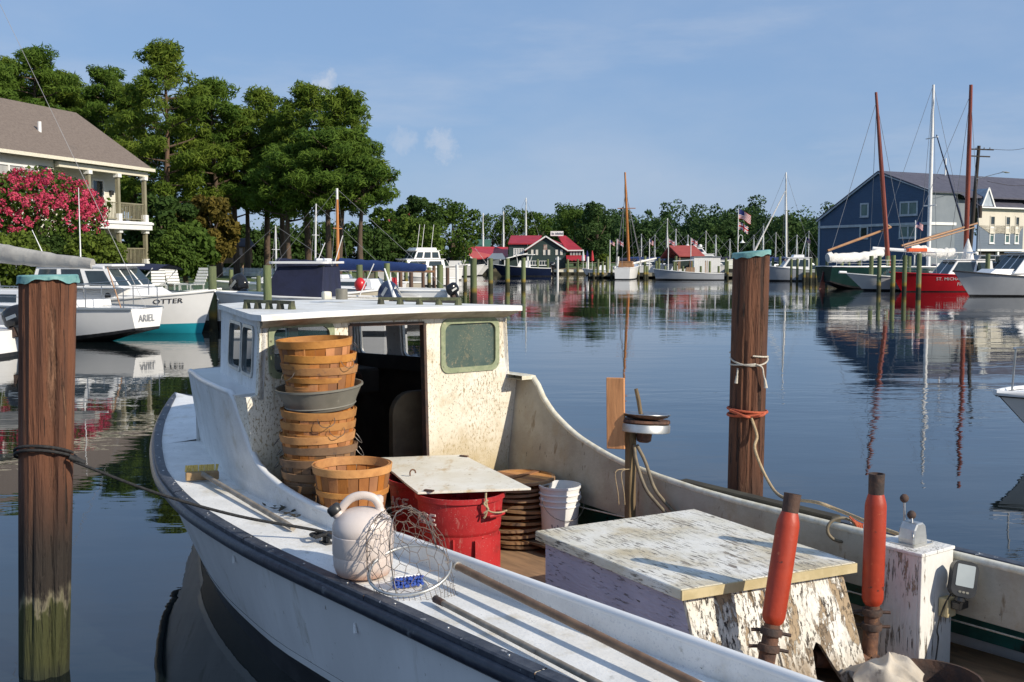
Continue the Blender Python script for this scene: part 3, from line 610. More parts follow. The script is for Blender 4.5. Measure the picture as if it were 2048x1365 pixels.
# ------------------------------------------------------------------ red cans and the board over them
def can(loc, rotz, label):
    t = thing('trash_can', label, 'trash can', loc, rotz, 'red trash cans under the white board'); H = .60
    b = MB(); pr = [(0, 0), (.205, 0), (.212, .012), (.232, H * .62), (.240, H * .64), (.243, H * .66), (.255, H - .035), (.270, H - .03), (.272, H), (.262, H), (.25, H - .05), (.225, H * .6), (.2, .02), (0, .018)]
    b.lathe(pr, 44, caps=False); b.build('can_body', 'can_red', t, 30, local=True)
    for a in (R(20), R(200)):
        M = Matrix.Rotation(a, 4, 'Z'); b = MB(); r = .262
        b.tube([M @ Vector(p) for p in ((r - .02, -.06, H - .10), (r + .035, -.055, H - .10), (r + .042, 0, H - .10), (r + .035, .055, H - .10), (r - .02, .06, H - .10))], .013, 8); b.build('can_handle', 'can_red', t, 60, local=True)
        b = MB(); b.grid([[M @ Vector((.246 * math.cos(k), .246 * math.sin(k), z)) + (M @ Vector((.006, 0, 0))) for k in lin(-.45, .45, 7)] for z in (.03, .36)]); b.build('raised_panel', 'can_red', t, local=True)
    for a in lin(R(-80), R(-80) + 2 * math.pi, 9)[:-1]:
        M = Matrix.Rotation(a, 4, 'Z'); b = MB(); b.bar(M @ Vector((.213, 0, .02)), M @ Vector((.234, 0, H * .6)), .012, .010, up=(0, 0, 1)); b.build('body_rib', 'can_red', t, local=True)
    # faded moulded letters
    GL = {'A': [((0, 0), (.5, 1)), ((.5, 1), (1, 0)), ((.22, .38), (.78, .38))], 'C': [((1, .85), (.7, 1)), ((.7, 1), (.2, .9)), ((.2, .9), (0, .5)), ((0, .5), (.2, .1)), ((.2, .1), (.7, 0)), ((.7, 0), (1, .15))], 'E': [((0, 0), (0, 1)), ((0, 1), (.9, 1)), ((0, .5), (.75, .5)), ((0, 0), (.9, 0))]}
    for i, ch in enumerate('ACE'):
        b = MB()
        for (x0, y0), (x1, y1) in GL[ch]:
            pts = []
            for k in (0, 1):
                x, y = (x0, y0) if k == 0 else (x1, y1)
                zz_ = H * .74 + y * .055; an = R(-96) + (i * .062 + x * .042) / .25; rr_ = .2555 + (zz_ - H * .74) * .06; pts.append(Vector((rr_ * math.cos(an), rr_ * math.sin(an), zz_)))
            b.bar(pts[0], pts[1], .012, .008, up=(math.cos(an), math.sin(an), 0))
        b.build('letter', 'can_letter', t, local=True)
    return t
c1 = Wb(-1.08, -.24); c2 = Wb(-.62, -.14)
can((c1.x, c1.y, .305), R(-62), 'red plastic trash can in full sun with a rope tied to its handle'); can((c2.x, c2.y, .305), R(-58), 'red plastic trash can in shade behind the other one, beside the basket')
bz = .917; cor = [at_z(748, 912, bz + .02), at_z(925, 908, bz + .02), at_z(1062, 976, bz + .02), at_z(836, 982, bz + .02)]
cen = sum(cor, Vector()) / 4; b = MB(); mids = []
ol = []
for i in range(4):
    p, q = cor[i], cor[(i + 1) % 4]
    for k in (0, .25, .5, .75): ol.append(p.lerp(q, k) + Vector((random.uniform(-.004, .004), random.uniform(-.004, .004), 0)))
b.plate([(p.x, p.y) for p in ol], [], .013, lambda u, v, w: Vector((u, v, bz + w + .012 * (u - cen.x))))
bd_ = thing('plywood_board', 'white stained plywood board laid flat over the two red cans', 'board', tuple(cen - Vector((0, 0, .02)))); o = b.build('board', 'ply_white', bd_, bev=.003)
q = at_z(826, 948, bz + .03); b = MB(); b.tube(curve([q + Vector(p) for p in ((-.018, 0, -.012), (-.018, 0, .012), (-.005, 0, .026), (.012, 0, .02), (.016, 0, .004))], 4), .005, 6); b.build('eye_hook', 'rust', bd_)
for px, py in ((928, 913), (858, 982)):
    q = at_z(px, py, bz + .018); b = MB(); b.box(-.03, .03, -.012, .012, -.002, .006, Matrix.Translation(q) @ Matrix.Rotation(R(-28), 4, 'Z')); b.build('hinge_plate', 'rust', bd_)
q = at_y(972, 1010, c1.y - .235); b = MB()
b.tube(curve([q + Vector(p) for p in ((.0, .0, .07), (.0, -.01, .03), (.008, -.015, -.02), (-.002, -.012, -.06), (-.012, -.01, -.075))], 4), .0065, 6)
b.tube(curve([q + Vector(p) for p in ((.0, -.005, -.02), (.03, -.01, -.04), (.08, .0, -.045), (.12, .03, -.04))], 4), .005, 6)
b.tube(curve([q + Vector(p) for p in ((.012, -.01, .03), (-.01, -.02, .01), (.014, -.022, -.02), (-.012, -.02, -.045))], 4), .006, 6)
solo(b, 'rope_tail', 'tan_rope', 'short frayed tan rope knotted to the handle of the sunlit red can', 'rope', q)
# ------------------------------------------------------------------ bucket
mk('shed_wood_dark', (.16, .11, .07), (.10, .07, .045), 5, rough=.85)
def bucket(loc, label, rz=0.0, handle=True):
    t = thing('bucket', label, 'bucket', loc, rz, None); H = .38; r0, r1 = .115, .139
    def r(z): return r0 + (r1 - r0) * z / H
    pr = [(0, 0), (r0, 0), (r0 + .004, .008)]
    for z in (.245, .285, .325): pr += [(r(z), z - .008), (r(z) + .008, z - .004), (r(z) + .008, z + .002), (r(z), z + .006)]
    pr += [(r(H) - .001, H - .02), (r(H) + .006, H - .016), (r(H) + .006, H), (r(H) - .004, H), (r(.2) - .004, .2), (r0 - .004, .01), (0, .01)]
    b = MB(); b.lathe(pr, 40, caps=False); b.build('bucket_body', 'bucket_white', t, 30, local=True)
    if handle:
        b = MB(); n = 14; b.tube([Vector(((r1 + .012) * math.cos(a), -.05 - .10 * math.sin(a) , .29 - .13 * math.sin(a))) for a in lin(0, math.pi, n)], .0025, 5); b.build('wire_bail', 'wire', t, local=True)
        for sg in (-1, 1): b = MB(); b.lathe([(.014, 0), (.014, .014), (0, .016)], 10, Matrix.Translation((sg * (r1 - .008), -.02, .29)) @ Matrix.Rotation(R(90 * sg), 4, 'Y')); b.build('bail_ear', 'bucket_white', t, 40, local=True)
    b = MB(); 
    for k, (dx, z) in enumerate(((-.02, .13), (.0, .115), (.018, .13), (-.01, .09), (.012, .085))): an = R(-128) + dx / .12; b.bar(Vector((.126 * math.cos(an), .126 * math.sin(an), z)), Vector((.1235 * math.cos(an + .05), .1235 * math.sin(an + .05), z - .03)), .009, .003, up=(math.cos(an), math.sin(an), 0))
    b.build('printed_mark', 'bucket_print', t, local=True); return t
q = Wb(-.79, .81); bucket((q.x, q.y, .375), 'white plastic bucket with wire bail standing between the basket lids and the engine box', .35)
ck = thing('low_crate', 'low slatted wooden crate under the white bucket behind the engine box', 'crate', (q.x, q.y, .30), R(39))
for x in (-.14, -.05, .04, .13): b = MB(); b.box(x - .04, x + .04, -.16, .16, .055, .07); b.build('slat', 'shed_wood_dark', ck, local=True)
for y in (-.14, .14): b = MB(); b.box(-.18, .18, y - .015, y + .015, 0, .054); b.build('runner', 'shed_wood_dark', ck, local=True)
# ------------------------------------------------------------------ jug
q = Wb(-1.76, -1.325, gz(-1.76) + .010); jg = thing('plastic_jug', 'stained pinkish white plastic jug with arched handle and black cap on the side deck', 'jug', tuple(q), R(4))
b = MB(); b.lathe([(0, .004), (.10, 0), (.128, .012), (.143, .05), (.146, .10), (.1455, .108), (.148, .112), (.149, .205), (.146, .209), (.149, .214), (.147, .25), (.132, .285), (.10, .312), (.06, .326), (0, .332)], 40, caps=False); b.build('jug_body', 'jug_plastic', jg, 35, local=True)
b = MB(); pts = curve([(-.118, 0, .285), (-.105, 0, .325), (-.06, 0, .375), (-.005, 0, .392), (.05, 0, .38), (.078, 0, .345), (.085, 0, .30)], 5); b.tube(pts, [.026, .024, .02] + [.018] * (len(pts) - 6) + [.022, .026, .03], 12, sq=1.15); b.build('jug_handle', 'jug_plastic', jg, 60, local=True)
b = MB(); M = Matrix.Translation((-.112, 0, .295)) @ Matrix.Rotation(R(-38), 4, 'Y'); b.lathe([(.03, 0), (.03, .02)], 16, M); b.build('jug_spout', 'jug_plastic', jg, 40, local=True)
b = MB(); b.lathe([(.034, .018), (.036, .022), (.036, .05), (.028, .06), (0, .06)], 18, M); b.build('jug_cap', 'black_plastic', jg, 40, local=True)
b = MB(); M2 = Matrix.Translation((.075, .04, .335)); b.lathe([(.014, -.02), (.016, .01), (.024, .014), (.024, .04), (.014, .048), (0, .048)], 14, M2); b.build('vent_cap', 'jug_plastic', jg, 40, local=True)
# ------------------------------------------------------------------ scrub brushes
def deckz(s): return gz(s) + .012
pL, pR_, pE = Wb(.60, -1.245, deckz(.6) + .03), Wb(.53, -1.045, deckz(.53) + .03), Wb(-.87, -1.235, deckz(-.87) + .02)
br = thing('deck_brush', 'long-handled deck brush with yellow bristles lying on the white side deck', 'brush', tuple((pL + pR_) / 2 - Vector((0, 0, .03))))
b = MB(); b.bar(pL, pR_, .05, .055); b.build('brush_head', 'brush_block', br, bev=.006)
n = 12; ax = (pR_ - pL)
for i in range(n):
    c = pL + ax * ((i + .5) / n) + Vector((-.012, .018, .035)); b = MB()
    b.tube([c + Vector((0, 0, -.01)), c + Vector((random.uniform(-.006, .006), .012, .032))], [.008, .0105], 6); b.build('bristle_tuft', 'bristle_yellow', br, 40)
mid = (pL + pR_) / 2; b = MB(); d = (pE - mid).normalized()
b.tube([mid + Vector((0, 0, .012)) - d * .01, mid + d * .08 + Vector((0, 0, .012)), pE], [.019, .0165, .017], 10); b.build('handle', 'pole_grey', br, 50)
q = Wb(-2.04, -1.26, deckz(-2) + .012); bb = thing('scrub_brush', 'small white scrub brush with blue bristles beside the plastic jug', 'brush', tuple(q - Vector((0, 0, .01))), R(24))
b = MB(); b.box(-.075, .075, -.012, .018, 0, .05); b.build('brush_back', 'plain_white', bb, bev=.006, local=True)
for i in range(9):
    for j in range(3):
        b = MB(); x = -.066 + .0165 * i; z = .010 + .016 * j; b.tube([Vector((x, -.01, z)), Vector((x + random.uniform(-.004, .004), -.036, z + random.uniform(-.004, .003)))], [.007, .0085], 5); b.build('bristle_tuft', 'bristle_blue', bb, local=True)
# ------------------------------------------------------------------ crab dip net
q0 = Wb(-2.10, -1.03, .84); dn = thing('dip_net', 'wire crab dip net with a long wooden pole lying along the side deck', 'net', tuple(Wb(-2.05, -1.2, gz(-2))))
A_, B_ = at_z(738, 1158, .80), at_z(900, 1122, .86)
cen = (A_ + B_) / 2; e1 = (B_ - A_) / 2
F_ = at_z(820, 1178, .775); e2 = (F_ - cen); e2 = e2 - e1 * (e2.dot(e1) / e1.dot(e1)); e2 = e2.normalized() * .17
ring = [cen + e1 * math.cos(a) + e2 * math.sin(a) for a in lin(0, 2 * math.pi, 33)]
b = MB(); b.tube(ring, .0085, 8, caps=False); b.build('hoop', 'alu', dn, 60)
apex = at_y(792, 1024, cen.y + .03); up = apex - cen
def dome(u, v):                       # u angle, v 0 rim .. 1 apex
    k = math.cos(v * math.pi / 2) ** .75; return cen + (e1 * math.cos(u) + e2 * math.sin(u)) * k + up * math.sin(v * math.pi / 2) * .98
b = MB(); b.tube([dome(R(118), v) for v in lin(0, 1, 10)] + [dome(R(-38), v) for v in lin(1, 0, 10)[1:]], .0035, 6); b.build('bag_wire', 'wire', dn, 60)
b = MB(); nu, nv = 20, 7; rnd = {}
def jp(u, v, key):
    if key not in rnd: rnd[key] = (random.uniform(-.07, .07), random.uniform(-.025, .025), random.uniform(-.008, .008))
    du, dv, dr = rnd[key]; return dome(u + du, min(1, max(0, v + dv))) + Vector((dr, dr, dr))
for j in range(nv):
    for i in range(nu):                # hexagons: zig-zag rows joined by uprights
        o_ = (j % 2) * .5; u0 = 2 * math.pi * (i + o_) / nu; u1 = 2 * math.pi * (i + .5 + o_) / nu; u2 = 2 * math.pi * (i + 1 + o_) / nu
        va, vb = (j + .0) / nv * .94, (j + .42) / nv * .94; vn = (j + 1.0) / nv * .94
        k0 = (2 * i + (j % 2)) % (2 * nu); k1 = (k0 + 1) % (2 * nu); k2 = (k0 + 2) % (2 * nu)
        P0, P1, P2 = jp(u0, vb, (j, k0)), jp(u1, va, (j, k1)), jp(u2, vb, (j, k2))
        b.tube([P0, P1], .0016, 3, False); b.tube([P1, P2], .0016, 3, False)
        if j < nv - 1: b.tube([P0, jp(u0, vn, (j + 1, k0))], .0016, 3, False)
for i in range(nu):                     # slack part hanging over the rail side
    a = R(20) + R(150) * i / nu; p = cen + e1 * math.cos(a) + e2 * math.sin(a); d = Vector((0, 0, -.02)) + e2 * .18
    for k in range(3): b.tube([p + d * k + e1 * (.03 * (k % 2)), p + d * (k + 1) + e1 * (.03 * ((k + 1) % 2))], .0015, 3, False); b.tube([p + d * (k + 1) + e1 * (.03 * ((k + 1) % 2)), p + d * (k + 1) + e1 * (.03 * ((k + 1) % 2) + .05)], .0015, 3, False)
b.build('wire_bag', 'wire_rust', dn)
pa, pb = Wb(-2.14, -1.06, .84), Wb(-3.9, -1.175, .775); b = MB(); b.tube([pa, pa.lerp(pb, .06), pb, pb + (pb - pa) * .15], [.017, .0185, .019, .019], 12); b.build('pole', 'pole_brown', dn, 50)
b = MB(); b.tube([pa - (pb - pa) * .03, pa + (pb - pa) * .015], [.015, .022], 10); b.tube([pa + (pb - pa) * .02, pa + (pb - pa) * .025], .024, 10); b.build('ferrule', 'alu', dn, 40)
pa, pb = Wb(-2.36, -1.30, gz(-2.4) + .035), Wb(-3.75, -1.395, gz(-3.7) + .03); b = MB(); b.tube([pa, pb, pb + (pb - pa) * .2], .014, 10); gp = thing('boat_pole', 'thin grey wooden pole lying on the side deck parallel to the net handle', 'pole', tuple(pa)); b.build('shaft', 'pole_grey', gp, 50)
b = MB(); b.tube([pa + (pa - pb) * .02, pa + (pb - pa) * .03], [.018, .016], 10); b.build('end_sleeve', 'rust_dark', gp, 50)
# ------------------------------------------------------------------ engine box
ez = .85; K = [Vector((at_z(px, py, ez).x, at_z(px, py, ez).y, 0)) for px, py in ((1070, 1062), (1388, 1018), (1712, 1125), (1362, 1180))]
ec = sum(K, Vector()) / 4; ex = ((K[3] - K[0]) + (K[2] - K[1])).normalized(); ang = math.atan2(ex.y, ex.x)
eb = thing('engine_box', 'wooden engine box with peeling paint and a thick plywood lid in the cockpit', 'engine box', (ec.x, ec.y, .30), ang)
iv = MW[eb.name].inverted(); kl = [iv @ k for k in K]                    # local corners: x runs aft
b = MB(); b.plate([(p.x, p.y) for p in kl], [], .05, lambda u, v, w: Vector((u, v, ez - .30 - .05 + w))); b.build('lid', 'peel_top', eb, bev=.004, local=True)
b = MB()
for i in (2,):
    p, q = kl[2], kl[3]; b.bar(Vector((p.x + .003, p.y, ez - .30 - .025)), Vector((q.x + .003, q.y, ez - .30 - .025)), .012, .044)
b.build('lid_edge', 'ply_edge', eb, local=True)
ins = [Vector((p.x + (.045 if p.x < 0 else -.06), p.y + (.05 if p.y < 0 else -.05), 0)) for p in kl]; zt = ez - .30 - .05
def pan(name, a, c, mat, slope_a=(0, 0), slope_c=(0, 0)):
    b = MB(); n = (c - a).cross(Vector((0, 0, 1))).normalized() * .02
    v = [a + Vector((0, 0, zt)), c + Vector((0, 0, zt)), c + Vector((*slope_c, 0)), a + Vector((*slope_a, 0))]
    b.add(v + [p - n for p in v], [(0, 1, 2, 3), (7, 6, 5, 4), (0, 4, 5, 1), (1, 5, 6, 2), (2, 6, 7, 3), (3, 7, 4, 0)]); return b.build(name, mat, eb, local=True)
SL = .20
pan('port_panel', ins[0], ins[3], 'peel_shaded', (0, 0), (SL, 0)); pan('starboard_panel', ins[1], ins[2], 'peel_aft', (0, 0), (SL, 0)); pan('front_panel', ins[0], ins[1], 'peel_shaded')
# sloping aft panel of two boards with notches for the exhausts
ya, yb = ins[3].y, ins[2].y
def faft(u, v, w): k = v / zt; x = ins[3].x + (ins[2].x - ins[3].x) * (u - ya) / (yb - ya); return Vector((x + SL * (1 - k) + w, u, v))
wd = yb - ya
for (u0, u1, hx) in ((ya, ya + wd * .5 - .003, ya + wd * .26), (ya + wd * .5 + .003, yb, ya + wd * .74)):
    ap = .062; pl = [(u0, 0), (hx - ap, 0), (hx - ap * 1.0, .10), (hx - ap * .75, .20), (hx - ap * .3, .232), (hx + ap * .1, .215), (hx + ap * .8, .12), (hx + ap * 1.5, .03), (hx + ap * 1.6, 0), (u1, 0), (u1, zt), (u0, zt)]
    b = MB(); b.plate(pl, [], .022, faft); b.build('aft_board', 'peel_aft', eb, local=True)
b = MB(); b.bar(faft(ya + wd * .5, 0.0, .026), faft(ya + wd * .5, zt, .026), .045, .010, up=(1, 0, 0)); b.build('seam_batten', 'peel_aft', eb, local=True)
# dark engine bulk inside
b = MB(); b.box(ins[0].x + .1, ins[3].x - .12, ya + .15, yb - .15, 0, .38); b.build('engine_block', 'rust_dark', eb, bev=.03, local=True)
# ------------------------------------------------------------------ exhaust stacks
def stack(base, bot, top, cap, elbow, label):
    base, bot, top, cap, elbow = map(Vector, (base, bot, top, cap, elbow))
    t = thing('exhaust_stack', label, 'exhaust', tuple(base)); ax = (top - bot).normalized(); M = Matrix.Translation(bot) @ ax.to_track_quat('Z', 'Y').to_matrix().to_4x4(); L = (top - bot).length
    b = MB(); b.lathe([(.033, -.012), (.043, 0), (.049, .018), (.050, .03), (.051, L * .5), (.050, L - .060), (.047, L - .040), (.037, L - .006), (.034, L)], 28, M); b.build('muffler', 'muffler_red', t, 35, local=False)
    b = MB(); L2 = (cap - top).length + .012; b.lathe([(.0345, L - .01), (.036, L + .004), (.037, L + L2 * .85), (.038, L + L2), (.032, L + L2), (.031, L + .01)], 24, M, caps=False); b.build('outlet_pipe', 'rust_dark', t, 35)
    b = MB(); b.tube([elbow, elbow.lerp(base, .6), base + (base - elbow).normalized() * -.0, base.lerp(bot, .12), bot - ax * .1, bot - ax * .005], [.042, .042, .044, .038, .036, .034], 14); b.build('riser_pipe', 'rust', t, 50)
    for k in (.045, .115):
        c = bot - ax * k; b = MB(); Mc = Matrix.Translation(c) @ ax.to_track_quat('Z', 'Y').to_matrix().to_4x4()
        b.lathe([(.036, -.016), (.047, -.014), (.049, 0), (.046, .015), (.036, .017)], 16, Mc)
        for a in (.6, 3.9): b.tube([Mc @ Vector((.04 * math.cos(a), .04 * math.sin(a), 0)), Mc @ Vector((.085 * math.cos(a), .085 * math.sin(a), random.uniform(-.012, .012)))], .008, 6)
        b.build('pipe_clamp', 'rust_dark', t, 40)
    b = MB(); b.tube([base - ax * .03, base + ax * .03], .05, 14); b.build('elbow_flange', 'rust', t, 40)
def el(u, z=.12): p = MW[eb.name] @ faft(ya + wd * u, z, -.10); return p
stack(Wb(-3.40, -.345, .415), Wb(-3.40, -.270, .725), Wb(-3.40, -.165, 1.19), Wb(-3.40, -.147, 1.255), el(.27), 'red leaning exhaust muffler on a rusty pipe in front of the cracked box boards')
stack(Wb(-3.40, .468, .37), Wb(-3.40, .487, .655), Wb(-3.40, .494, 1.18), Wb(-3.40, .505, 1.262), el(.78), 'red upright exhaust muffler on a rusty pipe beside the white control post')
# ------------------------------------------------------------------ control post
kp = [at_z(px, py, .895) for px, py in ((1768, 1083), (1820, 1113), (1884, 1096), (1832, 1066))]; pc = sum(kp, Vector()) / 4
e_ = (kp[2] - kp[1]); pang = math.atan2(e_.y, e_.x); cp = thing('control_post', 'white wooden control post with cracked paint and a throttle box on top', 'control post', (pc.x, pc.y, .30), pang)
wx, wy = e_.length / 2, (kp[0] - kp[1]).length / 2; H = .58
for nm_, x0, x1, y0, y1 in (('post_board', -wx, wx, -wy, -wy + .018), ('post_board', -wx, wx, wy - .018, wy), ('post_board', -wx, -wx + .018, -wy + .0185, wy - .0185), ('post_board', wx - .018, wx, -wy + .0185, wy - .0185)):
    b = MB(); b.box(x0, x1, y0, y1, 0, H); b.build(nm_, 'peel_post', cp, bev=.002, local=True)
b = MB(); b.box(-wx - .008, wx + .006, -wy - .006, wy + .008, H + .001, H + .018); b.build('post_cap', 'peel_post', cp, bev=.003, local=True)
b = MB(); b.plate([(-.055, 0), (.06, 0), (.055, .03), (.042, .09), (.02, .105), (-.025, .105), (-.045, .075), (-.055, .03)], [], .09, lambda u, v, w: Vector((u + .01, w - .035, H + .019 + v))); b.build('throttle_box', 'alu', cp, bev=.006, local=True)
b = MB(); b.box(-.075, .085, -.055, .075, H + .0185, H + .024); b.build('throttle_flange', 'alu', cp, local=True)
for (a, c, kr) in (((.015, .06, H + .11), (.03, .075, H + .225), .022), ((-.045, -.03, H + .06), (.012, .02, H + .155), .022)):
    b = MB(); b.tube([Vector(a), Vector(c)], .006, 8); lv = b.build('lever', 'steel', cp, 50, local=True)
    b = MB(); b.lathe([(.0, -.022), (.010, -.02), (.019, -.011), (.022, 0), (.019, .011), (.010, .02), (0, .022)], 14, Matrix.Translation(c), caps=False); b.build('lever_knob', 'rust_dark', lv, 60, local=True)
b = MB(); b.lathe([(.020, 0), (.021, .135), (.018, .138), (0, .138)], 14, Matrix.Translation((-wx - .03, wy + .01, H - .03))); b.build('plastic_sleeve', 'plain_white', cp, 40, local=True)
# fish finder on the aft face of the post
fc = Vector((wx * .50, -wy - .055, H - .115)); ff_ = thing('fish_finder', 'black fish finder with grey screen clamped to the control post', 'fish finder', tuple(MW[cp.name] @ Vector((fc.x, -wy, fc.z - .10))), pang)
o3 = MW[ff_.name].inverted() @ MW[cp.name] @ fc; yaw = (math.atan2(-1.0, .02) - (pang - math.pi / 2) + math.pi) % (2 * math.pi) - math.pi
Mf = Matrix.Translation(o3 + Vector((.0, -.03, 0))) @ Matrix.Rotation(yaw, 4, 'Z') @ Matrix.Rotation(R(-14), 4, 'X') @ Matrix.Rotation(R(12), 4, 'Y')
def pf(u, v, w): return Mf @ Vector((u, -w, v))
b = MB(); b.plate(rr(-.062, .062, -.085, .085, .04, 6), [], .045, pf); hs = b.build('housing', 'black_plastic', ff_, bev=.010, local=True, seg=2)
b = MB(); b.plate(rr(-.043, .043, -.035, .068, .006, 3), [], .003, lambda u, v, w: pf(u, v, w + .0445)); b.build('screen', 'screen_grey', hs, local=True)
for u in (-.018, .0, .018): b = MB(); b.plate(rr(u - .007, u + .007, -.066, -.056, .004, 3), [], .004, lambda u_, v, w: pf(u_, v, w + .044)); b.build('button', 'grey_tub', hs, local=True)
b = MB(); b.tube([pf(0, -.08, .02), pf(0, -.105, .015)], [.02, .026], 12); b.box(-.035, .04, -.05, .0, -.145, -.108, Matrix.Translation(o3)); b.build('clamp_mount', 'black_plastic', ff_, bev=.004, local=True)
b = MB(); b.box(-.055, .015, .0, .05, -.19, -.10, Matrix.Translation(o3 + Vector((0, .0, 0)))); b.build('mount_block', 'ply_edge', ff_, bev=.003, local=True)
b = MB(); b.tube(curve([pf(-.03, -.06, 0), o3 + Vector((-.06, .02, -.14)), o3 + Vector((-.075, .04, -.25)), o3 + Vector((-.07, .035, -.3)), o3 + Vector((-.10, .03, -.42))], 5), .004, 6); b.build('power_cable', 'black_plastic', ff_, 60, local=True)
# ------------------------------------------------------------------ pot hauler at the starboard side
hp = Wb(-1.41, .86); ph = thing('pot_hauler', 'crab pot hauler with metal sheave discs on a wooden post at the starboard side', 'pot hauler', (hp.x, hp.y, .30))
b = MB(); b.box(-.028, .028, -.028, .028, 0, .935, Matrix.Translation((hp.x, hp.y, .30)) @ Matrix.Rotation(R(39), 4, 'Z')); b.build('post', 'post_wood', ph, bev=.006)
dc = at_y(1290, 838, hp.y - .02); tl = Matrix.Translation(dc) @ Matrix.Rotation(R(-4), 4, 'X') @ Matrix.Rotation(R(3), 4, 'Y')
b = MB(); b.lathe([(0, .02), (.03, .018), (.06, .008), (.14, .024), (.158, .036), (.16, .032), (.142, .014), (.06, -.01), (0, -.012)], 40, tl, caps=False); b.build('upper_disc', 'steel', ph, 40)
b = MB(); b.lathe([(0, -.025), (.135, -.012), (.158, -.004), (.16, -.020), (.15, -.028), (0, -.03)], 40, tl, caps=False); b.build('lower_disc', 'rust', ph, 40)
b = MB(); b.lathe([(.0, -.03), (.158, -.03), (.161, -.034), (.161, -.078), (.155, -.082), (0, -.082)], 40, tl, caps=False); b.build('guard_drum', 'alu', ph, 40)
b = MB(); b.lathe([(0, .034), (.016, .032), (.03, .02), (.032, .012)], 14, tl, caps=False); b.build('hub_nut', 'steel', ph, 50)
b = MB(); b.lathe([(.045, -.085), (.05, -.10), (.046, -.14), (.03, -.15), (0, -.15)], 10, tl @ Matrix.Translation((.0, 0, 0))); b.build('hydraulic_motor', 'rust', ph, 30)
pb0, pb1 = at_y(1232, 898, hp.y - .06), at_y(1231, 756, hp.y - .06); b = MB()
b.bar(pb0, pb1, .024, .115, up=(.82, -.3, 0)); bo = b.build('guard_board', 'board_orange', ph, bev=.003)
b = MB(); b.tube([at_y(1283, 838, hp.y + .05), at_y(1277, 800, hp.y + .05), at_y(1272, 778, hp.y + .05)], [.013, .014, .012], 8); b.build('upright_stick', 'post_wood', ph, 40)
for dx in (0, 18):
    b = MB(); b.tube(curve([at_y(1268 + dx * .3, 890, hp.y - .04), at_y(1273 + dx, 925, hp.y - .07), at_y(1290 + dx, 975, hp.y - .12), at_y(1312 + dx, 1005, hp.y - .16), at_y(1335 + dx, 1030, hp.y - .2)], 5), .012, 8); b.build('hydraulic_hose', 'hose_tan', ph, 60)
for px_ in (1236, 1248): b = MB(); b.tube(curve([at_y(px_ + 14, 938, hp.y - .05), at_y(px_ - 5, 945, hp.y - .07), at_y(px_, 985, hp.y - .06), at_y(px_ + 2, 1010, hp.y - .05)], 4), .003, 5); b.build('loose_twine', 'tan_rope', ph)
# ------------------------------------------------------------------ tub with rag, hose coil
q = Wb(-3.78, .36, .30); wt_ = thing('rag_tub', 'round dark metal tub with rags in it behind the control post', 'tub', tuple(q))
b = MB(); b.lathe([(0, 0), (.19, 0), (.215, .13), (.222, .13), (.222, .14), (.21, .14), (.185, .01), (0, .01)], 36, caps=False); b.build('tub_body', 'rust_dark', wt_, 35, local=True)
rg = Wb(-3.66, .22, .43); b = MB(); rows = []
for i in range(29):
    row = []
    for j in range(33):
        u, v = i / 28 - .5, j / 32 - .5; z = .075 * (1 - 3.2 * (u * u + v * v)) + max(0, 1 - 4 * (u * u + v * v)) * (.030 * (1 - abs(math.sin(4.5 * u + 7 * v + 1.2 * math.sin(5 * u)))) + .016 * (1 - abs(math.sin(10 * u - 6 * v + math.sin(9 * v))))) + .004 * math.sin(26 * v + 14 * u); row.append(rg + Vector((u * .30 + .02 * math.sin(9 * v), v * .30 + .02 * math.sin(11 * u), z)))
    rows.append(row)
b.grid(rows); rgo = solo(b, 'crumpled_rag', 'rag', 'crumpled dirty beige rag heaped over the edge of the metal tub', 'rag', rg, smooth=70)
b = MB(); hc = at_y(1690, 1060, Wb(-2.9, .93).y); b.tube([hc + Vector((-.015 + .072 * math.cos(a) * 1.1, .01 * math.sin(a), .062 * math.sin(a))) for a in lin(R(20), R(300), 22)], .009, 8)
solo(b, 'hose_loop', 'hose_tan', 'loop of olive hose hanging inside the starboard coaming', 'hose', hc, smooth=60)
b = MB()
for k in range(5): b.tube(curve([hc + Vector((.02 + .012 * k, -.01, .075 - .01 * k)), hc + Vector((.055 + .01 * k, -.03, .03)), hc + Vector((.07 + .012 * k, -.02, -.02 - .008 * k)), hc + Vector((.12, 0, .0 + .012 * k))], 4), .006, 5)
solo(b, 'rope_bundle', 'orange_rope', 'small faded red rope bundle hanging beside the olive hose loop', 'rope', hc + Vector((.06, 0, 0)), smooth=60)
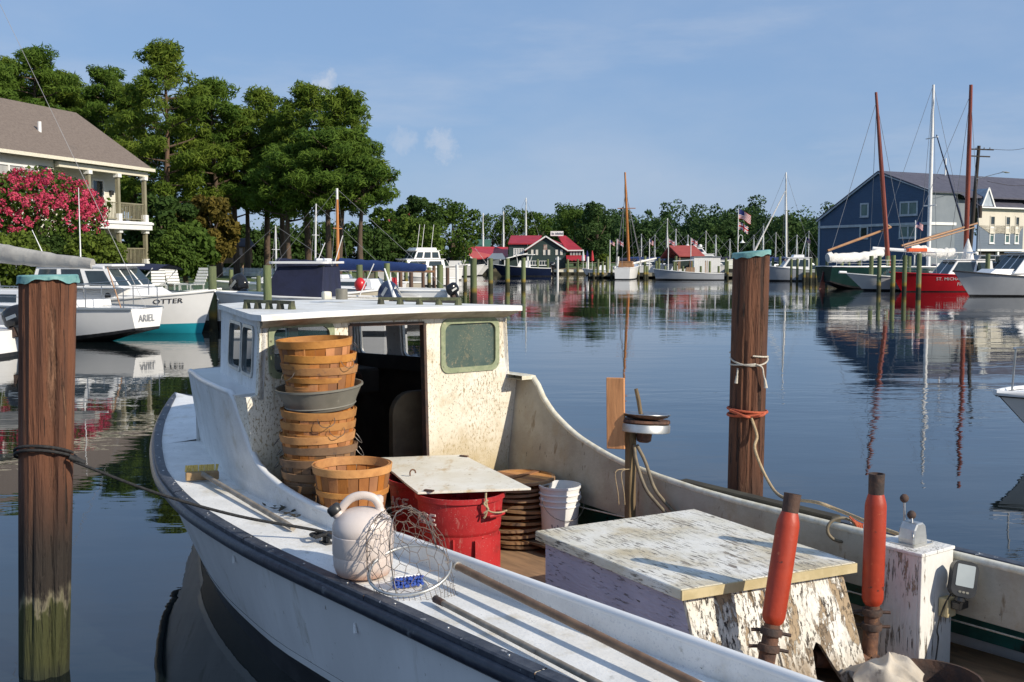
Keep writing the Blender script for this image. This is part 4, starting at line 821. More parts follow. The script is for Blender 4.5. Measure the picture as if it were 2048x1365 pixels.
# ------------------------------------------------------------------ the two big pilings
def big_piling(name, label, base, top, r0, r1, mat, cap_cut, seed):
    random.seed(seed); base, top = Vector(base), Vector(top); t = thing(name, label, 'piling', tuple(base)); ax = top - base; n = 44; b = MB(); rows = []
    ph_ = [(random.uniform(0, 6), k, random.uniform(.3, 1)) for k in (2, 3, 5, 7, 11, 17)]
    grooves = [(random.uniform(0, 2 * math.pi), random.uniform(.05, .09), random.uniform(.05, .09), random.uniform(-1, 1) * .25) for _ in range(13)]
    for i in range(31):
        k = -.25 + 1.25 * i / 30; c = base + ax * k; row = []
        for j in range(n):
            a = 2 * math.pi * j / n; r = r0 + (r1 - r0) * max(0, k); d = sum(w * math.sin(m * a + p + k * (1.3 + .2 * m)) / (m + 1.5) for p, m, w in ph_) * .016
            for ga, gw, gd, gs in grooves:
                x = (a - ga - gs * k + math.pi) % (2 * math.pi) - math.pi; d -= gd * 1.25 * math.exp(-(x / gw) ** 2)
            row.append(c + Vector((math.cos(a), math.sin(a), 0)) * r * (1 + d))
        rows.append(row)
    b.grid(rows, closed=True); b.add(rows[-1], [tuple(range(n))]); b.build('shaft', mat, t, 45)
    b = MB(); rows = []
    for i in range(4):
        row = []
        for j in range(n):
            a = 2 * math.pi * j / n; f = .5 + .5 * math.sin(cap_cut[0] * a + cap_cut[1]); lo = -(cap_cut[2] + cap_cut[3] * f + .006 * math.sin(9 * a)); z = (.012, .006, lo * .5, lo)[i]; r = (r1 * 1.0, r1 * 1.055, r1 * 1.06, r1 * 1.075 + .004 * math.sin(7 * a))[i]
            row.append(top + Vector((math.cos(a) * r, math.sin(a) * r, z + cap_cut[4] * math.cos(a))))
        rows.append(row)
    b.grid(rows, closed=True); b.add(rows[0] + [top + Vector((0, 0, .014))], [tuple(range(n))]); b.build('copper_cap', 'copper_green', t, 45)
    return t
lp0, lp1 = Vector((-2.595, 5.93, 0)), Vector((-2.523, 5.98, 2.185))
big_piling('mooring_piling', 'thick brown piling with green copper cap and a black rope around it', lp0, lp1, .131, .148, 'piling_wood', (3, 2.2, .010, .026, .002), 3)
rp0, rp1 = Vector((1.565, 7.30, 0)), Vector((1.60, 7.36, 2.318))
big_piling('mooring_piling', 'thick brown piling with green copper cap and orange rope beside the work boat', rp0, rp1, .117, .122, 'piling_right', (1, 4.0, .014, .012, .012), 5)
random.seed(11)
def wrap(base, top, r, z0, a0, a1, slope, n=26, up=0.0):
    out = []
    for a in lin(a0, a1, n):
        k = z0 / top.z; c = base.lerp(top, k); out.append(Vector((c.x + r * math.cos(a), c.y + r * math.sin(a), z0 + slope * math.cos(a) + up * max(0, -math.sin(a)) ** 1)))
    return out
b = MB(); kn = lp0.lerp(lp1, .56) + Vector((.175, -.07, -.035))
for dz in (0, .022): b.tube(wrap(lp0, lp1, .158, 1.195 + dz, R(170), R(350), .0, up=.07), .0085, 8)
b.tube(wrap(lp0, lp1, .152, 1.19, R(-10), R(172), 0), .0085, 8)
b.tube(curve([lp0 + Vector((.20, -.06, 1.215)), kn + Vector((.02, 0, .01)), kn + Vector((.06, .01, -.015))], 5), .015, 8)
clp = Wb(-1.13, -1.20, gz(-1.13) + .065); b.tube(curve([kn, kn.lerp(clp, .33) + Vector((0, 0, -.045)), kn.lerp(clp, .66) + Vector((0, 0, -.045)), clp, clp + Vector((.02, -.03, -.03))], 8), .0085, 8)
b.tube(curve([clp + Vector((-.03, -.05, -.02)), clp + Vector((.05, -.03, 0)), clp + Vector((.02, .05, -.02)), clp + Vector((-.06, .02, -.02)), clp + Vector((-.03, -.05, -.015))], 5), .0105, 8)
solo(b, 'mooring_line', 'black_rope', 'black mooring line from the copper-capped piling to the side deck cleat', 'rope', kn, smooth=60)
b = MB()
for dz, sl in ((0, .012), (.022, -.01)): b.tube(wrap(rp0, rp1, .130, 1.245 + dz, 0, 2 * math.pi, sl), .009, 7)
kq = Vector((1.585, 7.22, 1.235)); b.tube(curve([kq + Vector((-.13, .05, .035)), kq + Vector((-.05, -.05, .01)), kq, kq + Vector((.06, -.03, .012)), kq + Vector((.10, .03, .02))], 5), .010, 7)
solo(b, 'rope_wrap', 'orange_rope', 'orange rope wrapped around the capped piling beside the boat', 'rope', kq, smooth=60)
b = MB(); e1_ = Wb(-2.72, 1.20, .87); b.tube(curve([kq, kq + Vector((.03, -.05, -.12)), at_y(1510, 900, 7.1), at_y(1535, 960, 7.0), at_y(1565, 995, 6.8), e1_ + Vector((-.1, .12, .02)), e1_, Wb(-3.2, 1.02, .86), Wb(-3.5, .97, .86)], 6), .010, 8)
solo(b, 'mooring_line', 'tan_rope', 'slack tan mooring line from the orange-wrapped piling down to the starboard rail', 'rope', kq, smooth=60)
b = MB(); zq = 1.60
b.tube(wrap(rp0, rp1, .125, zq + .02, R(180), R(360), .0, up=-.045), .0055, 6); b.tube(wrap(rp0, rp1, .125, zq + .04, R(-90), R(180), -.012), .0055, 6)
k2 = rp0.lerp(rp1, zq / 2.318) + Vector((.025, -.128, -.015)); b.tube(wrap(rp0, rp1, .126, zq - .015, R(185), R(280), .01), .0055, 6)
b.tube(curve([k2, k2 + Vector((.035, -.012, -.02)), k2 + Vector((.045, -.012, -.07)), k2 + Vector((.055, -.01, -.10))], 5), .006, 6); b.tube([k2 + Vector((.055, -.01, -.10)), k2 + Vector((.062, -.01, -.155))], [.008, .014], 7)
k3 = k2 + Vector((-.115, .045, -.03)); b.tube([k3, k3 + Vector((-.004, -.004, -.05))], .006, 6); b.tube([k3 + Vector((-.004, -.004, -.05)), k3 + Vector((-.01, -.006, -.10))], [.008, .012], 7)
solo(b, 'tied_rope', 'white_rope', 'thin white cord with frayed tails tied around the piling above the orange rope', 'cord', k2, smooth=60)

# dead leaves caught against the coaming
dl = Wb(-.42, -1.06, deckz(-.42)); rl = random.Random(9)
t = thing('dead_leaves', 'little clump of dark dead leaves caught where the side deck meets the coaming', 'leaves', tuple(dl))
for i in range(14):
    p = dl + bfw * rl.uniform(-.22, .22) + bst * rl.uniform(-.05, .03) + Vector((0, 0, .006)); a_ = rl.uniform(0, 6); l_ = rl.uniform(.018, .04); e_1 = Vector((math.cos(a_), math.sin(a_), 0)); e_2 = Vector((-math.sin(a_), math.cos(a_), 0)); b = MB()
    b.add([p - e_1 * l_, p + e_2 * l_ * .35 + Vector((0, 0, .008)), p + e_1 * l_ + Vector((0, 0, .012)), p - e_2 * l_ * .35 + Vector((0, 0, .004)), p - Vector((0, 0, .003))], [(0, 1, 2, 3), (0, 4, 1), (1, 4, 2), (2, 4, 3), (3, 4, 0)]); b.build('leaf', 'dock_dark', t)
# ------------------------------------------------------------------ water
def water_mat():
    m = bpy.data.materials.new('water'); m.use_nodes = True; t = m.node_tree; t.nodes.clear(); lk = t.links.new
    def nd(ty, **k):
        n = t.nodes.new(ty)
        for a, v in k.items(): setattr(n, a, v)
        return n
    out = nd('ShaderNodeOutputMaterial'); bs = nd('ShaderNodeBsdfPrincipled'); tcn = nd('ShaderNodeTexCoord')
    bs.inputs['Base Color'].default_value = (.006, .010, .011, 1); bs.inputs['Roughness'].default_value = .015; bs.inputs['IOR'].default_value = 1.58
    def noise(sc, st, rot, det=3, ro=.5):
        mp = nd('ShaderNodeMapping'); mp.inputs['Scale'].default_value = st; mp.inputs['Rotation'].default_value = (0, 0, R(rot)); lk(tcn.outputs['Object'], mp.inputs[0])
        n = nd('ShaderNodeTexNoise'); n.inputs['Scale'].default_value = sc; n.inputs['Detail'].default_value = det; n.inputs['Roughness'].default_value = ro; lk(mp.outputs[0], n.inputs['Vector']); return n.outputs[0]
    def mth(op, a, b):
        n = nd('ShaderNodeMath', operation=op)
        for i, x in enumerate((a, b)):
            if isinstance(x, (int, float)): n.inputs[i].default_value = x
            else: lk(x, n.inputs[i])
        return n.outputs[0]
    def rng(x, a, b, c, d):
        n = nd('ShaderNodeMapRange', interpolation_type='SMOOTHSTEP'); n.inputs[1].default_value = a; n.inputs[2].default_value = b; n.inputs[3].default_value = c; n.inputs[4].default_value = d; lk(x, n.inputs[0]); return n.outputs[0]
    # patches of ruffled water between glassy ones; wavelets run across the view
    patch = rng(noise(.10, (.35, 1, 1), 8), .48, .68, .0, 1.0)
    rip = mth('MULTIPLY', noise(2.2, (.45, 1, 1), -14, 3), mth('MULTIPLY_ADD', patch, .030) if False else mth('ADD', mth('MULTIPLY', patch, .016), .0024))
    fine = mth('MULTIPLY', noise(9, (.4, 1, 1), 20, 2), mth('ADD', mth('MULTIPLY', patch, .0035), .0004))
    swell = mth('MULTIPLY', noise(.55, (.4, 1, 1), 5, 2), .008)
    h = mth('ADD', mth('ADD', rip, fine), swell)
    bp = nd('ShaderNodeBump'); bp.inputs['Strength'].default_value = 1; bp.inputs['Distance'].default_value = 1.0; lk(h, bp.inputs['Height']); lk(bp.outputs[0], bs.inputs['Normal'])
    lk(bs.outputs[0], out.inputs[0]); return m
mb = MB(); mb.add([(-900, -60, 0), (900, -60, 0), (900, 900, 0), (-900, 900, 0)], [(0, 1, 2, 3)])
tag(mb.build('water', water_mat()), kind='structure')
# ------------------------------------------------------------------ land around the creek
GZ = .75
SH = [(-700, 33), (-40, 33.6), (-15, 35), (-10, 37.5), (-8.8, 48), (-9.2, 62), (-11, 85), (-13, 105), (-10, 125), (-4, 136.5), (10, 138.5), (13.5, 152), (24, 152), (26.5, 99), (45, 92), (62, 85), (700, 60)]
mk('grass', (.085, .13, .03), (.055, .095, .022), .6, rough=.9, bump=.8, bscale=9, bdist=.05, spots=[((.15, .15, .05), .35, .55, .75)])
mk('bulkhead_timber', (.15, .13, .085), (.09, .08, .05), 2, (3, 3, .3), rough=.9, zg=[((.03, .03, .018), .2, .5, .2, 2)])
mb = MB(); far = [(700, 900), (-700, 900)]
mb.plate(SH + far, [], .02, lambda u, v, w: Vector((u, v, GZ - .02 + w))); tag(mb.build('ground', 'grass'), kind='structure')
shore = thing('timber_bulkhead', 'low timber retaining wall along the edge of the creek', 'retaining wall', (SH[8][0], SH[8][1], 0))
for i in range(len(SH) - 1):
    a, c = Vector((*SH[i], 0)), Vector((*SH[i + 1], 0)); n = (c - a).cross(Vector((0, 0, 1))).normalized() * .1
    mb = MB(); v = [a + n, c + n, c - n, a - n]; mb.add([p + Vector((0, 0, z)) for z in (-.5, GZ + .06) for p in v], [(0, 1, 5, 4), (1, 2, 6, 5), (2, 3, 7, 6), (3, 0, 4, 7), (4, 5, 6, 7)]); mb.build('wall_section', 'bulkhead_timber', shore)
# ------------------------------------------------------------------ vegetation
def leafmat(name, c1, c2, tr=.3, sc=.5): return mk(name, c1, c2, sc, lo=.3, hi=.7, rough=.75, transl=tr, spec=.15, detail=3)
leafmat('pine_leaf', (.120, .190, .026), (.065, .125, .019), .36); leafmat('pine_leaf_warm', (.160, .215, .028), (.090, .150, .020), .36)
leafmat('oak_leaf', (.085, .14, .022), (.05, .095, .016)); leafmat('dark_leaf', (.060, .105, .022), (.034, .070, .016)); leafmat('light_leaf', (.11, .17, .028), (.07, .12, .02))
leafmat('gold_leaf', (.16, .12, .022), (.10, .085, .02)); leafmat('shrub_leaf', (.13, .18, .025), (.08, .12, .02)); leafmat('far_leaf', (.065, .115, .030), (.034, .070, .026), .25, .12)
leafmat('pink_bloom', (.74, .11, .20), (.58, .06, .13), .3, 1.5)
mk('bark', (.11, .075, .05), (.07, .048, .034), 3, (3, 3, .6), rough=.9, bump=.8, bscale=6, bdist=.03); mk('bark_red', (.17, .105, .065), (.10, .062, .042), 3, (3, 3, .6), rough=.9)
NR = np.random.default_rng(5)
def leafcloud(name, mat, parent, blobs, leaf, loc=None, bias=.8, shell=.5, upb=.25):
    C, N_, SZ = [], [], []
    for c, r, n in blobs:
        d = NR.normal(size=(n, 3)); d /= np.linalg.norm(d, axis=1)[:, None]; k = shell + (1 - shell) * NR.random((n, 1)) ** .6
        C.append(np.array(c) + d * k * np.array(r)); nn = d * bias + NR.normal(size=(n, 3)) * .55; nn[:, 2] += upb; N_.append(nn)
    C = np.vstack(C); N_ = np.vstack(N_); N_ /= np.linalg.norm(N_, axis=1)[:, None]; n = len(C)
    t = np.cross(N_, NR.normal(size=(n, 3))); t /= np.linalg.norm(t, axis=1)[:, None]; b = np.cross(N_, t)
    s = (.65 + .7 * NR.random((n, 1))); l, w = leaf; bend = N_ * (l * .18) * s
    V = np.empty((n, 4, 3)); V[:, 0] = C + t * l / 2 * s - bend; V[:, 1] = C + b * w / 2 * s; V[:, 2] = C - t * l / 2 * s - bend; V[:, 3] = C - b * w / 2 * s
    V = V.reshape(-1, 3)
    if parent is not None:
        iv = np.array(MW[parent.name].inverted()); V = V @ iv[:3, :3].T + iv[:3, 3]
    elif loc is not None: V = V - np.array(loc)
    me = bpy.data.meshes.new(name); me.vertices.add(n * 4); me.vertices.foreach_set('co', V.ravel()); me.loops.add(n * 4); me.loops.foreach_set('vertex_index', np.arange(n * 4, dtype=np.int32))
    me.polygons.add(n); me.polygons.foreach_set('loop_start', np.arange(0, n * 4, 4, dtype=np.int32)); me.polygons.foreach_set('loop_total', np.full(n, 4, dtype=np.int32)); me.update(); me.validate()
    me.materials.append(MT[mat]); o = bpy.data.objects.new(name, me); reg(o, parent)
    if loc is not None and parent is None: o.location = loc
    if parent is not None: MW[o.name] = MW[parent.name]
    return o
RG = random.Random(21)
def pine(px, py_top, Y, hw_px, base_py, label, mat='pine_leaf', lean=0.0, dens=1.0, low=False):
    top = at_y(px, py_top, Y); base = Vector((top.x - lean, Y, GZ)); rad = hw_px * 1.16 / FPX * Y; zb = at_y(px, base_py + 22, Y).z; H = top.z
    t = thing('pine_tree', label, 'tree', tuple(base), 0, 'tall pines behind the left shore'); r0 = .16 + H * .008
    pts = [base.lerp(top, k) + Vector((.25 * math.sin(k * 5 + px), .2 * math.cos(k * 4 + px), 0)) * k for k in lin(0, .96, 9)]
    b = MB(); b.tube(pts, [r0 * (1 - .8 * k) for k in lin(0, 1, 9)], 8); b.build('trunk', 'bark_red' if px == 325 else 'bark', t, 60)
    blobs = []; b = MB(); nl = int(36 * dens) + 8
    for i in range(nl):
        k = (i + RG.random() * .8) / nl; z = zb + (H - zb) * k; kk = (z - GZ) / (H * .96 - GZ) * 8; kk = min(7.99, max(0, kk)); p = pts[int(kk)].lerp(pts[int(kk) + 1], kk - int(kk))
        prof = (1 - k ** 1.7) ** .75 * (1 if k > .2 else .6 + 2.0 * k); a = i * 2.4 + RG.uniform(-.5, .5); ln = rad * max(.18, prof) * RG.uniform(.6, 1.12)
        d = Vector((math.cos(a), math.sin(a) * .9, RG.uniform(.0, .5))); e = p + d * ln
        b.tube([p, p.lerp(e, .5) + Vector((0, 0, -.12)), e], [.07, .05, .02], 5)
        m = max(2, int(ln / .75))
        for j in range(m):
            f = .35 + .65 * (j + 1) / m; c = p.lerp(e, f) + Vector((RG.uniform(-.5, .5), RG.uniform(-.5, .5), RG.uniform(-.1, .45)))
            s = RG.uniform(.38, .82) * (.7 + .12 * rad); blobs.append((c, (s, s, s * RG.uniform(.5, .75)), int(250 * s * s)))
    for _ in range(12):
        dz = RG.random() ** .7 * 2.2; w_ = .25 + .75 * dz; blobs.append((top + Vector((RG.uniform(-w_, w_), RG.uniform(-w_, w_), -.35 - dz)), (.55, .55, .48), 80))
    b.build('limbs', 'bark', t); leafcloud('crown', mat, t, blobs, (.46, .085), bias=.65, shell=.35); return t
def broad(px, py_top, Y, hw_px, base_py, label, mat, group=None, name='broadleaf_tree', n=26, leaf=(.34, .24), cat='tree', dens=1.0, trunk=True, zbase=GZ):
    top = at_y(px, py_top, Y); base = Vector((top.x, Y, zbase)); rad = hw_px / FPX * Y; zb = max(zbase + .1, at_y(px, base_py, Y).z); H = top.z
    t = thing(name, label, cat, tuple(base), 0, group)
    cz = (zb + H) / 2; hz = (H - zb) / 2; b = MB(); cc = Vector((base.x, Y, cz)); r0 = .10 + .012 * H
    b.tube([base, base.lerp(cc, .6) + Vector((RG.uniform(-.2, .2), 0, 0)), cc + Vector((0, 0, hz * .4))], [r0, r0 * .75, r0 * .3], 7); blobs = []
    for i in range(n):
        z = -1 + 2 * (i + .5) / n; a = i * 2.4 + RG.uniform(-.4, .4); w = math.sqrt(1 - z * z * .92); f = RG.uniform(.55, .98); c = cc + Vector((math.cos(a) * rad * w * f, math.sin(a) * rad * w * f, z * hz * .92))
        s = rad * RG.uniform(.24, .42); blobs.append((c, (s, s, min(s, hz) * .8), int(n and 520 * dens / n * 8 * RG.uniform(.8, 1.2))))
        if i % 3 == 0: b.tube([cc.lerp(base, .3), c], [r0 * .4, .02], 5)
    if trunk: b.build('trunk', 'bark', t, 60)
    leafcloud('crown', mat, t, blobs, leaf); return t
pine(60, 98, 84, 95, 330, 'tall dense pine behind the shingled house roof, nearest its ridge'); pine(-40, 130, 80, 100, 330, 'tall pine over the far left of the shingled roof')
pine(214, 138, 86, 80, 370, 'dark pine just right of the roof ridge', 'pine_leaf'); pine(325, 90, 76, 98, 390, 'tallest pine with a bare reddish trunk beside the house', 'pine_leaf_warm')
pine(428, 163, 80, 78, 400, 'bushy pine growing right beside the tallest pine'); pine(528, 182, 85, 66, 420, 'narrow-topped pine in the middle of the grove', 'pine_leaf_warm')
pine(612, 170, 79, 84, 400, 'broad pine with rounded crown in the grove, small cloud above it', 'pine_leaf_warm'); pine(690, 184, 76, 84, 400, 'outermost pine of the grove, leaning limbs over the creek', 'pine_leaf_warm', lean=.6)
pine(662, 265, 73, 110, 402, 'lower spreading pine at the end of the grove', lean=.3); pine(575, 300, 74, 80, 425, 'half-height pine with dark trunk in the grove'); pine(490, 290, 83, 76, 385, 'lower pine filling the gap in the grove', dens=.8)
pine(150, 190, 92, 90, 400, 'background pine behind the house gable'); pine(720, 330, 72, 66, 400, 'thin low pine with sparse limbs at the edge of the grove', dens=.6)
for px, py, Y, hw, bs, lb in ((385, 188, 83, 68, 410, 'filling the space between the tallest pine and the bushy one'), (265, 172, 85, 74, 400, 'just left of the tallest pine'), (468, 222, 81, 62, 415, 'between the bushy pine and the narrow-topped one'), (118, 150, 89, 82, 360, 'right above the white roof vent'), (8, 120, 87, 84, 340, 'above the left part of the roof ridge'), (560, 235, 82, 62, 420, 'between the narrow-topped and the broad pine')): pine(px, py, Y, hw, bs, 'green pine ' + lb, 'pine_leaf_warm')
broad(320, 395, 66, 75, 535, 'dark leafy tree between the house porch and the pines', 'dark_leaf', dens=1.3); broad(418, 395, 68, 55, 520, 'bronze and gold leaved tree beside the little cabin', 'gold_leaf'); broad(370, 450, 60, 55, 545, 'low green bushy tree on the lawn by the porch', 'oak_leaf')
for px, py, Y, hw, lb in ((480, 452, 98, 55, 'behind the little wooden cabin'), (560, 455, 100, 62, 'behind the pine trunks, over the picket fence'), (640, 448, 102, 60, 'behind the orange-brown mast'), (715, 455, 104, 60, 'at the right end of the pine grove'), (270, 380, 96, 70, 'behind the porch columns')):
    broad(px, py, Y, hw, 545, 'dark understorey tree ' + lb, 'dark_leaf', 'understorey trees', dens=1.3)
broad(768, 415, 112, 40, 540, 'slim green tree by the red-roofed house', 'oak_leaf'); broad(838, 396, 118, 45, 500, 'tall dark tree beyond the white cruiser', 'dark_leaf', dens=1.2); broad(905, 408, 125, 58, 520, 'large rounded oak beside the red-roofed shed', 'oak_leaf', dens=1.2)
broad(828, 440, 108, 55, 535, 'light green willow-like tree behind the white cruiser', 'light_leaf', dens=1.2); broad(780, 470, 105, 40, 545, 'dark low tree behind the docked cruiser', 'dark_leaf')
for px, py, hw, lb in ((985, 432, 42, 'behind the long red roof'), (1030, 418, 45, 'behind the tallest white mast'), (1075, 425, 36, 'behind the green restaurant ridge')): broad(px, py, 185, hw, 520, 'rounded tree ' + lb, 'oak_leaf', 'trees behind the restaurant', dens=1.1)
broad(1150, 415, 165, 48, 525, 'big dark oak right behind the restaurant sign', 'oak_leaf', dens=1.3); broad(1195, 406, 160, 44, 530, 'feathery blue-green tree beside the restaurant', 'far_leaf', dens=1.5)
# distant wood as one mass
bl = []; r2 = random.Random(4)
for i in range(120):
    px = 1090 + i * 5.4 + r2.uniform(-8, 8); Y = r2.uniform(215, 300); ty = 430 + 8 * math.sin(px * .02) + 5 * math.sin(px * .071) + r2.choice((-30, -14, -6, 0, 4, 9, 14)) + r2.uniform(-5, 5) + (10 if px < 1200 else 0); top = at_y(px, ty, Y)
    for k in range(9):
        z = top.z - 1.6 - k * (top.z - GZ) / 10; s = r2.uniform(.9, 3.0); bl.append(((top.x + r2.uniform(-2.6, 2.6), Y + r2.uniform(-2, 2), z + r2.uniform(-.8, .8)), (s, s, s * r2.uniform(.6, 1.0)), int(18 + 18 * s * s)))
for i in range(90):
    X = -260 + i * 6.1; Y = r2.uniform(240, 330); H = r2.uniform(10, 14)
    for k in range(4): bl.append(((X + r2.uniform(-2, 2), Y, H - 1.5 - 2.2 * k), (3, 3, 2.4), 26))
tag(leafcloud('far_wood', 'far_leaf', None, bl, (.75, .42), loc=(0, 260, GZ)), kind='stuff')
# crape myrtle and shrubs by the house
def bush(px, py, Y, hw, hh, label, mat, name='shrub'):
    c = at_y(px, py, Y); rx = hw / FPX * Y; rz = hh / FPX * Y; t = thing(name, label, 'shrub', (c.x, Y, GZ)); bl = []
    for i in range(30):
        z = -.95 + 1.9 * (i + .5) / 30; a = i * 2.4; w = math.sqrt(1 - z * z); bl.append(((c.x + math.cos(a) * rx * w * .8, Y + math.sin(a) * rx * w * .8, c.z + z * rz * .85), (rx * .3, rx * .3, rz * .3), 170))
    b = MB()
    for k in range(4): b.tube([Vector((c.x + .1 * k - .15, Y, GZ)), Vector((c.x + (k - 1.5) * rx * .3, Y, c.z))], [.05, .02], 5)
    b.build('stems', 'bark', t); leafcloud('foliage', mat, t, bl, (.16, .11)); return t
bush(25, 520, 41, 70, 55, 'round yellow-green shrub at the left under the pink tree', 'shrub_leaf'); bush(190, 512, 42, 60, 42, 'round yellow-green shrub in front of the porch', 'shrub_leaf'); bush(345, 510, 56, 45, 40, 'dark green bush by the porch corner', 'oak_leaf'); bush(98, 512, 43, 40, 40, 'dim green shrub between the two round ones', 'dark_leaf')
cm = broad(70, 356, 45, 120, 500, 'crape myrtle covered with bright pink blossom in front of the house', 'oak_leaf', name='crape_myrtle', n=34, leaf=(.18, .12), dens=1.6)
c = at_y(70, 428, 45); rx, rz = 132 / FPX * 45, 82 / FPX * 45; bl = []
for i in range(480):
    z = -.45 + 1.43 * RG.random(); a = RG.uniform(0, 2 * math.pi); w = math.sqrt(max(0, 1 - min(1, z * z))); f = RG.uniform(.82, 1.05); s = RG.uniform(.10, .19)
    if z < -.1 and RG.random() < .55: continue
    bl.append(((c.x + math.cos(a) * rx * w * f, 45 + math.sin(a) * rx * w * f, c.z + z * rz * f), (s, s, s * 1.1), 34))
leafcloud('blossom', 'pink_bloom', cm, bl, (.085, .07), bias=.9, shell=.6)
b = MB()
for k in range(6): b.tube(curve([Vector((c.x + (k - 2.5) * .12, 45, GZ)), Vector((c.x + (k - 2.5) * .3, 45 + .2 * (k % 3 - 1), 2.2)), Vector((c.x + (k - 2.5) * .65, 45 + .5 * (k % 3 - 1), 3.6))], 4), .05, 6)
b.build('stems', mk('bark_pale', (.34, .28, .22), (.22, .17, .13), 4, rough=.8), cm, 60)
# ------------------------------------------------------------------ buildings
mk('shingle', (.20, .158, .128), (.145, .112, .090), 9, (1, 1, 1), rough=.9, bump=.5, wave=(2, .10, 0), bdist=.02, spots=[((.24, .20, .165), 14, .55, .7, (1, .3, 3)), ((.10, .085, .075), 1.2, .60, .8)])
mk('clap_cream', (.72, .70, .60), (.66, .64, .54), 1, rough=.6, bump=.8, wave=(2, .15, 0), bdist=.015); mk('trim_white', (.80, .80, .78), (.74, .74, .72), 2, rough=.5); mk('olive_trim', (.27, .25, .17), (.22, .20, .135), 3, rough=.6)
mk('shutter_navy', (.02, .025, .05), None, 2, rough=.5); mk('curtain', (.42, .42, .40), (.34, .34, .33), 4, (1, 1, .1), rough=.3)
mk('clap_blue', (.028, .072, .148), (.023, .060, .126), .6, rough=.6, bump=.8, wave=(2, .16, 0), bdist=.015); mk('clap_slate', (.13, .165, .215), (.11, .145, .19), .6, rough=.6, bump=.6, wave=(2, .16, 0), bdist=.015)
mk('siding_grey', (.19, .22, .25), (.165, .195, .225), .8, rough=.6); mk('siding_cream', (.64, .60, .51), (.58, .54, .46), .8, (1, 1, .2), rough=.65); mk('roof_slate', (.085, .085, .115), (.068, .068, .095), 1.5, rough=.85, bump=.4, wave=(2, .14, 0), bdist=.02)
mk('clap_green', (.022, .045, .042), (.018, .036, .034), .6, rough=.6, bump=.6, wave=(2, .2, 0)); mk('roof_red', (.36, .020, .030), (.29, .016, .025), 1, rough=.5, spots=[((.34, .05, .05), .8, .6, .75)]); mk('roof_pink', (.36, .07, .055), (.3, .055, .045), 1, rough=.7)
mk('shed_wood', (.30, .205, .135), (.22, .15, .10), 2, (3, 3, .3), rough=.85); mk('roof_green', (.05, .14, .09), None, 1, rough=.6); mk('creosote', (.028, .022, .018), (.045, .035, .028), 4, (1, 1, .2), rough=.85)
def frame(origin, ang):
    """local building frame: x along wall, y inwards, z up"""
    return Matrix.Translation(Vector(origin)) @ Matrix.Rotation(ang, 4, 'Z')
def wall(t, M, x0, x1, z0, z1, y, holes, mat, name='wall', th=.15, top=None):
    out = [(x0, z0), (x1, z0), (x1, z1)] + (top or []) + [(x0, z1)]
    b = MB(); b.plate(out, [[(a, c), (d, c), (d, e), (a, e)] for a, d, c, e in holes], th, lambda u, v, w: M @ Vector((u, y + w, v))); return b.build(name, mat, t)
def window(t, M, x0, x1, z0, z1, y, frm='trim_white', glass='glass_dark', mull=1, rail=True, fw=.09):
    b = MB(); hol = []
    n = mull; w = (x1 - x0 - fw * (n + 1)) / n
    for i in range(n): a = x0 + fw + i * (w + fw); hol.append([(a, z0 + fw), (a + w, z0 + fw), (a + w, z1 - fw), (a, z1 - fw)])
    b.plate([(x0, z0), (x1, z0), (x1, z1), (x0, z1)], hol, .09, lambda u, v, q: M @ Vector((u, y - .05 + q, v))); f = b.build('window', frm, t)
    for h in hol:
        b = MB(); b.box(h[0][0], h[1][0], y + .01, y + .02, h[0][1], h[2][1], M); b.build('pane', glass, f)
        if rail: b = MB(); m = (h[0][1] + h[2][1]) / 2; b.box(h[0][0], h[1][0], y - .012, y + .008, m - .025, m + .025, M); b.build('meeting_rail', frm, f)
    b = MB(); b.box(x0 - .05, x1 + .05, y - .09, y - .045, z0 - .05, z0 - .003, M); b.build('sill', frm, f); return f
# --- cream house with two-storey porch, gable end to the right
HO = Vector((-19.4, 59.0, 0)); hd = Vector((-.253, -.967, 0)).normalized(); hin = Vector((-.967, .253, 0)).normalized()
MHo = Matrix(((hd.x, hin.x, 0, HO.x), (hd.y, hin.y, 0, HO.y), (0, 0, 1, 0), (0, 0, 0, 1)))        # x runs towards the camera along the eave, y into the house
hs = thing('porch_house', 'cream clapboard house with brown shingled roof and two-storey corner porch', 'house', (HO.x, HO.y, GZ), math.atan2(hd.y, hd.x))
EZ, RZ, LEN, HW = 6.9, 10.05, 24.0, 9.0
def hp_(x, y, z): return MHo @ Vector((x, y, z))
b = MB()
for y0, y1 in ((-.15, HW / 2), (HW + .15, HW / 2)):
    P = [hp_(-.3, y0, EZ), hp_(LEN, y0, EZ), hp_(LEN, y1, RZ), hp_(-.3, y1, RZ)]; b.add(P + [p - Vector((0, 0, .16)) for p in P], [(0, 1, 2, 3), (7, 6, 5, 4), (0, 4, 5, 1), (1, 5, 6, 2), (2, 6, 7, 3), (3, 7, 4, 0)])
rf = b.build('roof', 'shingle', hs)
b = MB(); b.bar(hp_(-.32, -.2, EZ - .06), hp_(LEN, -.2, EZ - .06), .12, .16); b.build('gutter', 'trim_cream', hs)
b = MB(); b.bar(hp_(-.30, HW / 2, RZ - .12), hp_(-.30, -.15, EZ - .12), .05, .16); b.build('rake_board', 'olive_trim', hs)
b = MB(); b.tube([hp_(6.1, 1.9, 8.2), hp_(6.1, 1.9, 8.75)], .09, 10); b.build('vent_pipe', 'plain_white', rf)
PX = 7.2                                                         # porch runs 0..PX along the facade
